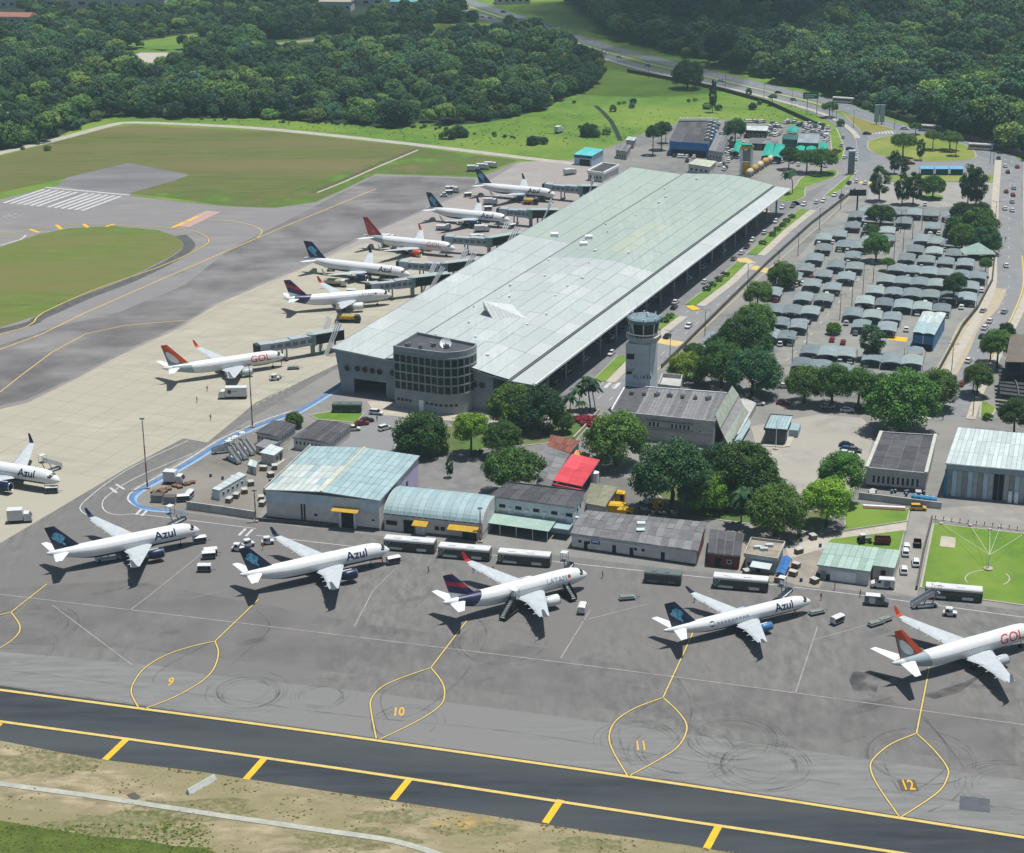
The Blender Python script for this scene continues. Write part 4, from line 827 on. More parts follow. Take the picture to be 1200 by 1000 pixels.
# low workshop row
b = Bld('workshop_row', 'long low white workshop with patched grey fibre cement roof', 'workshop', [(668, 625), (818, 646), (829, 612), (687, 598)], 4.0, M_wwhite, square=False)
b.roof(greys, 17, 4, gable_v(1.0), jit=.06); 
for u in (.05, .12, .5, .56): b.window(0, u, u + .035, 1.6, 2.6)
b.box('blue_emblem', 0, .16, .23, 1.9, 3.2, mat('emblem_blue', C(60, 110, 190)), .08); b.box('emblem_mark', 0, .17, .22, 2.4, 2.7, M_steel, .11)
for u in (.10, .33, .47, .72): b.box('door', 0, u, u + .03, 0, 2.3, M_dark, .07)
b.box('plinth', 0, 0, 1, 0, .45, M_soot, .05); b.box('red_wall_panel', 1, 0, .8, 0, 3.6, mat('red_brick_paint', C(172, 90, 90), C(150, 78, 80), scale=.6), .06); b.box('white_sill', 0, 0, .55, 3.0, 3.15, M_steel, .2)
for p in ((.52, .35), (.5, .6)): c_ = b.P(p[0], p[1], 4.9); part('white_patch', MB().box(c_.x - 1, c_.x + 1, c_.y - .8, c_.y + .8, c_.z, c_.z + .15), whites[2], b.roofo)
# tower building with its sloping slabs
b6 = Bld('administration_building', 'old administration building with a grey corrugated roof and pale sloping slabs', 'administration building', [(716, 483), (838, 495), (852, 463), (733, 454)], 7.6, M_wgrey, square=False)
b6.roof(greys, 30, 1, mono_v(.5), jit=.05, pick=lambda i, j: darks[2] if i < 7 and rnd.random() < .7 else greys[rnd.randrange(3)])
b6.parapet(M_steel, .8, .3, (2, 3)); b6.parapet(M_wgrey, .35, .25, (0,))
for u in [.36, .40, .44, .58, .62, .66, .70, .74]: b6.window(0, u, u + .028, 4.3, 5.9)
for u in [.26, .29, .32]: b6.window(0, u, u + .022, 1.6, 2.9)
b6.window(0, .86, .88, 4.0, 4.9); b6.box('window_band', 0, .34, .80, 4.0, 4.15, M_gsteel, .3); b6.box('window_band', 0, .34, .80, 6.1, 6.25, M_gsteel, .3); b6.box('string_course', 0, 0, 1, 3.3, 3.5, M_wgrey, .15)
M_slab = mat('pale_green_slab', C(192, 202, 188, .6), C(166, 178, 164, .6), scale=.4)
def slab(pix, zs, nm='sloping_slab', m=None, th=.35):
    P = [G(p[0], p[1], z) for p, z in zip(pix, zs)]; part(nm, MB().hexa([p - UP * th for p in P], P), m or M_slab, b6.r)
slab([(844, 502), (838, 486), (858, 452), (866, 463)], [5.2, 8.6, 8.6, 5.2]); slab([(855, 523), (849, 512.5), (871.5, 476), (877, 482)], [2.4, 4.6, 4.6, 2.4])
slab([(849, 512.5), (844, 502), (866, 464), (871.5, 476)], [4.0, 4.6, 4.6, 4.0], 'lower_roof', greys[2]); slab([(864, 524), (857, 522), (878, 490), (880, 497)], [1.6, 1.8, 1.8, 1.6], 'side_roof', blues[0])
P_ = [G(x, y, 0) for x, y in ((846, 524), (866, 516), (886, 480), (866, 470))]; part('wing_wall', MB().prism([(p.x, p.y) for p in P_], 0, 2.0), M_wgrey, b6.r)
# control tower
f0 = G(732.5, 454, 7.6); f1 = G(769, 456, 7.6); f0.z = f1.z = 0
tw = (f1 - f0).length * .92; d = (f1 - f0).normalized(); n = Vector((-d.y, d.x, 0)); f0 = f0 + n * .4
tc = f0 + d * tw * .55 + n * tw * .5
ct = root('control_tower', 'white control tower with a glazed cab and blue grey roof', 'control tower', tc)
def hgt(pt, ypx):
    lo, hi = 0, 80
    for _ in range(40):
        m_ = (lo + hi) / 2; v = Vector((pt.x, pt.y, m_)) - EYE
        if 500 - F_PX * v.dot(CU) / v.dot(CF) > ypx: lo = m_
        else: hi = m_
    return lo
zb_ = hgt(f0 + d * tw / 2, 404); zr = hgt(tc, 371)
M_tow = mat('tower_render', C(196, 202, 204, .9), C(170, 178, 182, .9), scale=.3, detail=6, c3=C(188, 196, 202, .95), scale3=.08)
S4 = [f0, f0 + d * tw * .84, f0 + d * tw * 1.0 + n * tw * .9, f0 + d * tw * .16 + n * tw * .95]
part('shaft', MB().prism([(p.x, p.y) for p in S4], 0, zb_), M_tow, ct)
for k in range(1, 7): part('shaft_joint', MB().prism([(p.x + (p.x - tc.x) * .006, p.y + (p.y - tc.y) * .006) for p in S4], zb_ * k / 7 , zb_ * k / 7 + .07), M_wgrey, ct)
part('added_edge_strip', MB().tube(S4[1], S4[1] + UP * zb_, .16, n=6), M_wgrey, ct)  # strip added at the edge, stands in for shading between the two faces
for u0, u1, z0, z1 in ((.04, .30, .78, .86), (.04, .22, .56, .60)):
    a, c_ = f0 + d * tw * u0, f0 + d * tw * u1
    part('shaft_window', MB().hexa([a - n * .15 + UP * zb_ * z0, c_ - n * .15 + UP * zb_ * z0, c_ + UP * zb_ * z0, a + UP * zb_ * z0], [a - n * .15 + UP * zb_ * z1, c_ - n * .15 + UP * zb_ * z1, c_ + UP * zb_ * z1, a + UP * zb_ * z1]), M_glass, ct)
a = f0 + d * tw * .06; part('shaft_ledge', MB().hexa([a - n * .5 + UP * zb_ * .62, a + d * tw * .26 - n * .5 + UP * zb_ * .62, a + d * tw * .26 + UP * zb_ * .62, a + UP * zb_ * .62], [a - n * .5 + UP * (zb_ * .62 + .25), a + d * tw * .26 - n * .5 + UP * (zb_ * .62 + .25), a + d * tw * .26 + UP * (zb_ * .62 + .25), a + UP * (zb_ * .62 + .25)]), M_wgrey, ct)
o_ = f0 + d * tw * .28 + UP * zb_ * .50 - n * .06
for i, (x0, x1, z0, z1) in enumerate(((0, .5, .2, 1.1), (.9, 1.1, 0, 1.2), (1.1, 1.5, 0, .25), (1.9, 2.1, .1, 1.1), (2.5, 3.2, .1, 1.0), (3.6, 4.1, 0, 1.2), (4.3, 4.9, 0, 1.2))):
    a, c_ = o_ + d * x0 * 1.05, o_ + d * x1 * 1.05
    part('worn_letter', MB().hexa([a + UP * z0, c_ + UP * z0, c_ + n * .1 + UP * z0, a + n * .1 + UP * z0], [a + UP * z1, c_ + UP * z1, c_ + n * .1 + UP * z1, a + n * .1 + UP * z1]), mat('grey_letters', C(140, 150, 158)), ct)
R8 = tw * .5
def octa(r, z, k=8): return [tc + Vector((math.cos((i + .5) / k * 6.2832 + .3) * r, math.sin((i + .5) / k * 6.2832 + .3) * r, z)) for i in range(k)]
part('cab_corbel', MB().loft([octa(R8 * 1.02, zb_ - .1), octa(R8 * 1.22, zb_ + 1.1), octa(R8 * 1.24, zb_ + 1.9)]), M_wgrey, ct)
zc = zb_ + 1.9; zt = zr - 1.3
part('cab_glass', MB().loft([octa(R8 * .90, zc), octa(R8 * 1.05, zt)]), M_gglass, ct)
for p, q_ in zip(octa(R8 * .92, zc), octa(R8 * 1.07, zt)): part('mullion', MB().tube(p, q_, .14, n=5), M_steel, ct)
for i in range(16):
    a = octa(R8 * 1.19, zc, 16)[i]; part('rail_post', MB().tube(a, a + UP * 1.1, .05, n=4), M_steel, ct)
rr = octa(R8 * 1.19, zc + 1.1, 16)
part('handrail', MB().loft([[p + UP * .0 for p in rr], [p + UP * .08 for p in rr], [(p - tc) * .985 + tc + UP * .08 for p in rr], [(p - tc) * .985 + tc for p in rr]], False), M_steel, ct)
M_cabr = mat('cab_roof', C(142, 162, 174, .6), C(116, 138, 152, .6), scale=.4)
cabr = part('cab_roof', MB().loft([octa(R8 * 1.16, zt), octa(R8 * 1.20, zt + .4), octa(R8 * 1.20, zt + 1.0), octa(R8 * 1.05, zt + 1.4)]), M_cabr, ct)
for i in range(8): 
    a = octa(R8 * 1.12, zt + 1.0)[i]; part('roof_lamp', MB().box(a.x - .18, a.x + .18, a.y - .18, a.y + .18, zt + 1.2, zt + 1.7), M_steel, cabr)
part('antenna', MB().tube(tc - d * 2 + UP * (zt + 1.5), tc - d * 2 + UP * (zt + 5.2), .08, .04, n=5), M_gsteel, ct); part('radome', MB().tube(tc + d + UP * (zt + 1.6), tc + d + UP * (zt + 2.6), .5, .3, n=8), M_steel, ct)
# roofless annexe behind the tower building
b = Bld('concrete_annexe', 'small roofless concrete annexe at the foot of the control tower', 'annexe', [(771, 450), (797, 453), (800, 439), (776, 437)], 4.5, None, square=False)
for k in range(4):
    a, c_ = b.c[k], b.c[(k + 1) % 4]; dd_ = (c_ - a).normalized(); nn = Vector((-dd_.y, dd_.x, 0)) * .3
    part('wall', MB().hexa([a, c_, c_ + nn, a + nn], [a + UP * 4.5, c_ + UP * 4.5, c_ + nn + UP * 4.5, a + nn + UP * 4.5]), M_wgrey, b.r)
part('floor', MB().prism([(p.x, p.y) for p in b.c], 3.0, 3.2), M_wgrey, b.r)
# blue-roofed hut with dark walls
b = Bld('utility_hut', 'small dark walled hut with a pale blue roof on a concrete pad', 'hut', [(895, 502.5), (922, 504.5), (932, 487.5), (903, 486)], 4.6, mat('dark_grey_wall', C(104, 108, 112), C(88, 92, 98), scale=.4))
b.roof(blues, 7, 1, flatf); b.parapet(mat('dark_fascia', C(70, 72, 78)), .2, .3, (0, 2, 3)); b.box('door', 1, .3, .6, .2, 2.6, M_steel, .06); b.box('white_step', 1, -.1, 1.1, 0, .3, M_pave, 1.6); b.box('side_shed', 1, .6, 1.1, 0, 2.2, blues[0], 2.6)
b.box('front_pad', 0, -.05, 1.05, 0, .25, M_pave, 2.0)
fl = root('flagpole', 'slim white flagpole in front of the utility hut', 'flagpole', G(909, 527)); lpart('pole', MB().tube((0, 0, 0), (0, 0, 8.5), .12, .06, n=6), M_steel, fl); lpart('base', MB().tube((0, 0, 0), (0, 0, .4), .7, n=10), M_pave, fl); lpart('finial', MB().tube((0, 0, 8.5), (0, 0, 8.8), .12, .02, n=6), M_steel, fl)
# flat dark-roofed block
b = Bld('flat_roofed_block', 'low office block with a wide dark flat roof and a row of windows', 'office building', [(1014, 549), (1087, 556), (1098, 511), (1031, 507)], 5.4, M_wgrey, square=False)
b.roof(darks, 4, 6, flatf, jit=.03); b.parapet(M_wgrey, .35, .3, (0, 2)); b.parapet(mat('white_slab', C(214, 218, 208), C(190, 194, 186), scale=.5), .6, .9, (1, 3))
for i in range(10): b.window(0, .10 + i * .082, .155 + i * .082, 1.4, 3.8)
b.box('fascia_band', 0, 0, 1, 4.3, 5.3, M_wgrey, .4); b.box('plinth', 0, 0, 1, 0, .9, M_soot, .06)
# large right-hand hangar
b = Bld('maintenance_hangar', 'large maintenance hangar with bright white ribbed roof and panelled doors', 'hangar', [(1108, 543), (1262, 557), (1262, 515), (1122.5, 502.5)], 9.2, mat('hangar_wall', C(132, 146, 156, .95), C(116, 130, 142, .95), scale=.4), square=False)
b.roof(whites, 26, 3, mono_v(.4), jit=.05); b.box('fascia', 0, -.004, 1.004, 7.6, 9.1, mat('grey_fascia', C(148, 158, 166, .95), C(134, 146, 156, .95), scale=.4), .45)
for i in range(24): b.box('door_panel', 0, .01 + i * .041, .046 + i * .041, .3, 7.4, (M_gsteel, M_bwall, M_tun)[i % 3] if i not in (9, 10) else M_dark, .10 + (i % 2) * .08)
b.box('white_gate', 0, .50, .53, .1, 3.2, M_steel, .6); b.box('white_gate', 0, .55, .58, .1, 3.2, M_steel, .6); b.box('blue_pipe', 0, -.01, .01, 0, 7.5, mat('blue_drain', C(70, 140, 190)), .3)
# half-hidden concrete frame building at the right edge
b = Bld('concrete_frame_building', 'unfinished dark concrete frame building with open floors beside the avenue', 'building', [(1178, 424), (1260, 426), (1260, 392), (1184, 392)], 11.0, None, square=False)
M_dconc = mat('dark_concrete', C(76, 80, 84), C(60, 64, 68), scale=.4)
for z in (3.4, 7.0, 10.6): part('floor_slab', MB().prism([(p.x, p.y) for p in b.c], z, z + .4), M_dconc if z < 10 else mat('brown_roof', C(128, 118, 108), C(110, 102, 96), scale=.4), b.r)
for u in (0.02, .25, .5, .75, .98):
    for v in (.03, .5, .97): p = b.P(u, v, 0); part('column', MB().box(p.x - .3, p.x + .3, p.y - .3, p.y + .3, 0, 10.6), M_dconc, b.r)
part('back_wall', MB().hexa([b.P(0, .6, 0), b.P(1, .6, 0), b.P(1, .65, 0), b.P(0, .65, 0)], [b.P(0, .6, 10.6), b.P(1, .6, 10.6), b.P(1, .65, 10.6), b.P(0, .65, 10.6)]), M_dark, b.r)
b = Bld('curved_wall_annexe', 'low annexe with a curved grey wall and dark slatted roof', 'annexe', [(1172, 462), (1262, 474), (1262, 440), (1170, 432)], 5.0, None, square=False)
for i in range(7): part('roof_slat', MB().hexa([b.P(0, i / 7 + .02, 4.7), b.P(1, i / 7 + .02, 4.7), b.P(1, i / 7 + .11, 4.7), b.P(0, i / 7 + .11, 4.7)], [b.P(0, i / 7 + .02, 5), b.P(1, i / 7 + .02, 5), b.P(1, i / 7 + .11, 5), b.P(0, i / 7 + .11, 5)]), M_dconc, b.r)
cvp = [b.P(.02 + .22 * math.sin(t / 10 * 1.57), .98 - 1.0 * (1 - math.cos(t / 10 * 1.57)), 0) for t in range(11)]
cv = MB()
for a, c_ in zip(cvp, cvp[1:]): cv.hexa([a, c_, c_ + Vector((.3, .1, 0)), a + Vector((.3, .1, 0))], [a + UP * 5.6, c_ + UP * 5.6, c_ + Vector((.3, .1, 5.6)), a + Vector((.3, .1, 5.6))])
part('curved_wall', cv, mat('slate_wall', C(112, 122, 126), C(98, 108, 114), scale=.3), b.r); part('core', MB().prism([(p.x, p.y) for p in (b.P(.3, .2, 0), b.P(1, .2, 0), b.P(1, .95, 0), b.P(.15, .95, 0))], 0, 4.5), M_dconc, b.r)
# small L-shaped depot by the lawn
b = Bld('depot_shed', 'small white depot shed with an L shaped pale green roof', 'shed', [(957, 662), (1020, 670), (1030, 643.5), (969, 637)], 3.8, M_wwhite, square=False)
b.roof(greens, 8, 2, mono_v(.35)); b.box('roller_door', 0, .25, .75, .2, 2.8, M_steel, .06); b.box('door', 0, .05, .16, 0, 2.4, M_gsteel, .06); b.box('plinth', 0, 0, .24, 0, 1.6, M_dark, .05)
part('wing_wall', MB().prism([(p.x, p.y) for p in (b.P(1.0, .32, 0), b.P(1.38, .36, 0), b.P(1.38, .95, 0), b.P(1.0, .95, 0))], 0, 3.5), M_wwhite, b.r)
for i in range(3): part('wing_roof', MB().hexa([b.P(1.0 + i * .14, .28, 3.6), b.P(1.13 + i * .14, .28, 3.6), b.P(1.13 + i * .14, 1, 3.9), b.P(1.0 + i * .14, 1, 3.9)], [b.P(1.0 + i * .14, .28, 3.75), b.P(1.13 + i * .14, .28, 3.75), b.P(1.13 + i * .14, 1, 4.05), b.P(1.0 + i * .14, 1, 4.05)]), greens[i], b.r)
pw = b.P(1.2, .30, 1.5); part('wing_window', MB().box(pw.x - .5, pw.x + .5, pw.y - .1, pw.y + .6, 1.4, 2.4), M_glass, b.r)
# huts west of the hangar
for lab, px, nm in (('small dark roofed white hut beside the mast', [(299, 507), (327, 513), (347.5, 498), (320, 492.5)], 6), ('larger dark roofed white hut beside the small lawn', [(342, 513), (385, 519.5), (412, 498), (372, 492)], 8)):
    b = Bld('guard_hut', lab, 'hut', px, 3.6, M_wwhite, square=False); b.roof(darks, nm, 2, gable_u(.4))
    for i in range(nm): b.window(0, .06 + i * .9 / nm, .06 + (i + .5) * .9 / nm, 1.6, 2.8); b.window(1, .06 + i * .9 / nm, .06 + (i + .4) * .9 / nm, 1.8, 2.7)
b = Bld('white_kiosk', 'tiny flat roofed white kiosk between the huts and the blue roofed hangar', 'kiosk', [(304, 530.5), (321, 534), (333, 525.5), (317, 520.5)], 3.2, M_wwhite, square=False); b.roof([whites[2]], 2, 2, flatf); b.window(1, .2, .5, .9, 2.2); b.box('door', 1, .62, .85, 0, 2.3, M_glass, .06); b.box('step', 1, 0, 1, 0, .2, M_pave, .9)
b = Bld('annexe_wall_block', 'low white block joining the guard huts', 'annexe', [(298, 522), (312, 526), (330, 517), (312, 513)], 2.4, M_wwhite, square=False); b.roof([greys[2]], 2, 1, flatf); b.window(0, .3, .6, 1, 1.9)
b = Bld('site_container', 'long white portable cabin on the ramp edge', 'container', [(248, 573), (257, 575), (289, 556.5), (280, 553)], 2.9, mat('container_white', C(206, 212, 214, .95), C(186, 194, 198, .95), scale=.6), inset=.05, square=False); b.roof(whites, 1, 6, flatf)
for i in range(5): b.window(1, .1 + i * .17, .18 + i * .17, 1.1, 2.0)
b = Bld('site_container', 'short white portable cabin beside the boarding stairs', 'container', [(290, 545), (300, 548), (302, 541), (293, 538)], 2.4, M_wwhite, inset=.05, square=False); b.roof(whites, 2, 1, flatf); b.box('door', 0, .3, .6, 0, 2, M_gsteel, .05)
# red awning court
b = Bld('red_canopy', 'bright red fabric canopy beside the grey shed roof', 'canopy', [(648, 563), (682, 570), (703, 541), (670, 534)], 4.2, None, square=False); b.roof(sheets('red_fabric', (232, 88, 100), (214, 76, 90), d=8), 2, 4, mono_v(.5), gap=.02)
for u, v in ((0, 0), (1, 0), (0, 1), (1, 1), (.5, 0)): p = b.P(u, v, 0); part('post', MB().tube(p, p + UP * 4, .1, n=6), M_gsteel, b.r)
part('front_valance', MB().hexa([b.P(0, -.04, 3.0), b.P(1, -.04, 3.0), b.P(1, -.02, 3.0), b.P(0, -.02, 3.0)], [b.P(0, -.04, 3.5), b.P(1, -.04, 3.5), b.P(1, -.02, 3.5), b.P(0, -.02, 3.5)]), MATS['red_fabric_1'], b.r)
b = Bld('grey_shed', 'long narrow grey roofed shed alongside the red canopy', 'shed', [(628, 567), (645, 570), (668, 533), (640, 524)], 3.8, M_wgrey, square=False); b.roof(greys, 2, 6, mono_v(.3)); b.box('white_strip', 2, .3, .9, 3.3, 3.6, M_steel, .6)
b = Bld('terracotta_shed', 'small shed with a rust red tiled roof above the grey shed', 'shed', [(640, 524), (668, 531), (680, 518), (645, 511)], 3.6, M_wgrey, square=False); b.roof(sheets('terracotta', (150, 92, 78), (130, 78, 66), d=8), 8, 2, mono_v(.4), jit=.06)
b = Bld('yellow_awning_shed', 'tiny shed with a faded orange awning beside the rust red roof', 'shed', [(668, 539), (686, 543), (692, 532), (675, 527)], 3.2, M_wgrey, square=False); b.roof([mat('orange_fabric', C(222, 176, 104), C(200, 156, 90), scale=.5)], 2, 1, flatf)
b = Bld('olive_shed', 'shed with a flat olive grey roof beside the yellow machines', 'shed', [(686, 590), (709, 594), (724, 571), (692, 566)], 3.8, M_wgrey, square=False); b.roof(sheets('olive', (150, 150, 126), (132, 132, 110), d=6), 2, 2, flatf)
wt = root('water_tank', 'white round water tank beside the red canopy', 'water tank', G(697, 566)); lpart('tank', MB().tube((0, 0, 0), (0, 0, 3.0), 1.1, n=16), M_steel, wt, False); lpart('lid', MB().tube((0, 0, 3.0), (0, 0, 3.4), 1.0, .3, n=16), M_steel, wt); lpart('pipe', MB().tube((1.2, 0, 0), (1.2, 0, 3.1), .08, n=5), M_gsteel, wt)
b = Bld('pale_shed', 'small pale blue roofed lean-to behind the leafy hedge', 'shed', [(601, 549), (622, 553), (634, 540), (612, 533)], 3.0, M_wgrey, square=False); b.roof(blues, 3, 1, mono_v(.3))
# shacks by the apron road
b = Bld('red_shack', 'red walled shack with patched grey tin roofs', 'shack', [(829, 648), (868, 652), (872, 625), (832, 620)], 3.6, mat('red_wall', C(140, 70, 66), C(120, 60, 58), scale=.5), square=False); b.roof(darks + greys, 4, 2, gable_v(.5), jit=.12); b.box('doorway', 0, .2, .4, 0, 2.4, M_dark, .06); b.window(0, .6, .75, 1.2, 2.2)
b = Bld('cluttered_house', 'small cluttered house with a beige roof terrace and white awning', 'house', [(872, 651), (911, 657), (920, 637), (880, 632)], 3.8, M_wgrey, square=False); b.roof([mat('beige_terrace', C(176, 166, 150), C(150, 142, 130), scale=.4)], 2, 2, flatf); b.awning(0, .25, .9, 3.0, 2.4, 3.0, whites[1]); b.box('doorway', 0, .35, .5, 0, 2.3, M_dark, .06); b.window(0, .05, .16, 1.2, 2.3); b.parapet(M_wgrey, .6, .2)
for u, v in ((.3, .5), (.5, .45), (.6, .7)): p = b.P(u, v, 3.8); part('roof_box', MB().box(p.x - .9, p.x + .9, p.y - .5, p.y + .5, 3.8, 4.5), whites[1], b.r)
b = Bld('blue_tarpaulin_shelter', 'bright blue tarpaulin draped shelter beside the cluttered house', 'shelter', [(909, 672), (919, 674), (928, 655), (917, 652)], 2.2, None, square=False); b.roof([mat('blue_tarp', C(66, 132, 206), C(54, 112, 184), scale=.5)], 2, 4, gable_u(.5), jit=.2)
for u, v in ((0, 0), (1, 0), (0, 1), (1, 1)): p = b.P(u, v, 0); part('post', MB().tube(p, p + UP * 2.1, .07, n=5), M_gsteel, b.r)
# walls along the apron edge
def wallrun(name, label, pix, h, m, th=.35, cap=None, n=1, panel=3.2):
    P = W(crom(pix, n)) if n > 1 else W(pix); r_ = root(name, label, 'wall' if 'wall' in name else 'fence', P[0].copy())
    for a, c_ in zip(P, P[1:]):
        d_ = (c_ - a).normalized(); nn = Vector((-d_.y, d_.x, 0)) * th / 2; L_ = (c_ - a).length; k = max(1, int(L_ / panel))
        for i in range(k):
            p, q_ = a + d_ * (L_ * i / k + .02), a + d_ * (L_ * (i + 1) / k - .02)
            part('panel', MB().hexa([p - nn, q_ - nn, q_ + nn, p + nn], [p - nn + UP * h, q_ - nn + UP * h, q_ + nn + UP * h, p + nn + UP * h]), m, r_)
    return r_
wallrun('block_wall', 'stained grey block wall beside the service ramp', [(219, 597), (262, 603), (300, 609)], 2.2, M_wgrey)
wallrun('boundary_wall', 'dark stained wall along the front of the blue roofed hangar', [(300, 611), (392, 618)], 1.0, M_soot)
wallrun('yard_wall', 'grey wall in front of the flat roofed block', [(1006, 585), (1103, 597)], 1.9, M_wgrey)
wallrun('boundary_wall', 'dark low wall along the lawn driveway', [(1092, 609), (1083, 645), (1074, 692)], 1.2, mat('mossy_wall', C(104, 104, 98), C(84, 86, 80), scale=.4))
wallrun('car_park_wall', 'long dark wall between the frontage road and the car park', [(775, 432), (800, 408), (850, 358), (900, 309), (950, 264), (1002, 224)], 1.4, mat('car_park_wall', C(120, 116, 104), C(98, 96, 88), scale=.3))
wallrun('car_park_fence', 'dark retaining wall between the car park and the bus bay', [(1166, 300), (1163, 330), (1146, 362), (1128, 384), (1112, 414), (1098, 440)], 1.6, mat('retaining_wall', C(94, 98, 96), C(78, 82, 82), scale=.3), n=1)
wallrun('forest_boundary_wall', 'brown boundary wall along the foot of the wooded hill', [(990, 119), (1030, 133), (1100, 156), (1150, 170), (1200, 186), (1260, 204)], 3.0, mat('brown_wall', C(104, 94, 86), C(86, 78, 72), scale=.2), panel=8)
wallrun('meadow_wall', 'dark wall between the meadow and the highway', [(735, 85), (800, 97), (850, 108), (900, 122), (940, 140), (962, 150)], 2.0, mat('meadow_wall', C(74, 84, 60), C(60, 70, 52), scale=.2), panel=8)
wallrun('hedge_wall', 'low wall edging the palm garden by the administration building', [(672, 516), (690, 497), (702, 483)], 1.0, M_pave)
# beyond the terminal
b = Bld('blue_depot', 'blue fronted depot with a dark roof and white vehicles parked on it', 'depot', [(784, 165.5), (830, 168.5), (840, 142), (796, 140.5)], 7.0, mat('blue_cladding', C(70, 134, 196), C(56, 116, 176), scale=.2), square=False); b.roof(darks, 6, 3, flatf)
b.box('blue_fascia', 0, 0, 1, 3.4, 7.0, mat('blue_fascia', C(64, 140, 214), C(52, 122, 192), scale=.3), .5); b.box('open_front', 0, .04, .96, 0, 3.7, M_dark, .08); b.box('fascia_band', 1, 0, 1, 4.2, 6.8, MATS['blue_fascia'], .3)
b = Bld('turquoise_roof_store', 'small store with a bright turquoise roof beside the perimeter road', 'store', [(672, 181), (694, 183), (708, 176), (686, 173)], 5.0, M_bwall, square=False); b.roof(sheets('turquoise', (110, 212, 214), (92, 198, 202), d=6), 4, 2, mono_v(.3)); b.box('dark_band', 0, 0, 1, 3.6, 4.6, mat('blue_band', C(60, 110, 150)), .3); b.box('dark_opening', 0, .3, .9, 0, 3, M_dark, .06)
b = Bld('flat_annexe', 'white walled annexe with a sunken dark roof at the terminal corner', 'annexe', [(688, 201.5), (707, 204), (726, 194.5), (706, 192)], 4.0, M_wwhite, square=False); b.roof([darks[0]], 3, 3, flatf); b.parapet(M_steel, .7, .6)
for k in range(4): b.window(0, .1 + k * .22, .24 + k * .22, 1.2, 2.8)
for lab, px, h, rm_, wl_ in (('small pale grey shed beside the meadow drain', [(721, 176), (735, 178), (740, 170), (727, 168)], 4, greys, M_wgrey), ('small flat hut at the edge of the meadow', [(733, 164), (743, 165), (746, 161), (736, 160)], 4, whites, M_wgrey),
     ('grey roofed workshop beside the blue depot', [(830, 176), (847, 179), (854, 160), (840, 157)], 4.5, greys, M_wgrey), ('low cream roofed hut behind the terminal roof', [(806, 192), (832, 196), (840, 189), (816, 186)], 4, sheets('cream', (206, 208, 190), (190, 194, 176), d=6), M_wwhite),
     ('white flat roofed rental office among parked cars', [(873, 152.5), (899, 153.5), (901, 148), (874, 147.5)], 4.2, whites, M_gglass), ('long low grey rental canopy among parked cars', [(877, 168), (911, 169), (913, 162), (879, 161.5)], 3.4, greys, M_dark),
     ('dark green rental office with flat roof', [(916, 163), (934, 164), (936, 158), (918, 157)], 5.0, sheets('dark_green', (54, 112, 104), (44, 98, 92), d=6), mat('green_wall', C(70, 130, 118))), ('rental office with a grey panelled roof and green front', [(934, 167), (959, 168), (961, 158), (937, 157)], 5.0, sheets('panel_grey', (158, 172, 180), (140, 156, 166), d=8), mat('green_front', C(60, 128, 112)))):
    b = Bld('rental_office' if 'rental' in lab else 'hut', lab, 'building', px, h, wl_, square=False); b.roof(rm_, 4, 2, flatf)
    for k in range(4): b.window(0, .08 + k * .23, .22 + k * .23, 1.0, 2.4)
M_gcan = sheets('teal_fabric', (44, 186, 164), (34, 166, 148), d=8)
for lab, px in (('teal fabric car canopy nearest the yellow gate tower', [(892, 183), (904, 184), (908, 169), (898, 168)]), ('teal fabric car canopy beside the dark green rental office', [(904, 184), (916, 185), (920, 170), (909, 169)]), ('teal fabric car canopy below the grey panelled roof', [(930, 181), (941, 182), (944, 171), (934, 170)]), ('teal fabric car canopy at the end of the rental row', [(942, 182), (954, 182.5), (957, 171), (946, 170.5)]), ('teal fabric car canopy beside the grey workshop', [(858, 178), (866, 179), (870, 166), (863, 165)]), ('teal fabric car canopy behind the dark green rental office', [(921, 155), (933, 155.5), (936, 149), (925, 148.5)]), ('teal fabric car canopy at the kerb corner of the rental yards', [(958, 178), (968, 179), (970, 168), (961, 167.5)])):
    b = Bld('teal_canopy', lab, 'canopy', px, 3.2, None, square=False, group='teal car canopies'); b.roof(M_gcan, 2, 6, gable_u(.6), gap=.05)
    for u, v in ((.05, .05), (.95, .05), (.05, .95), (.95, .95)): p = b.P(u, v, 0); part('post', MB().tube(p, p + UP * 3.1, .08, n=5), M_gsteel, b.r)
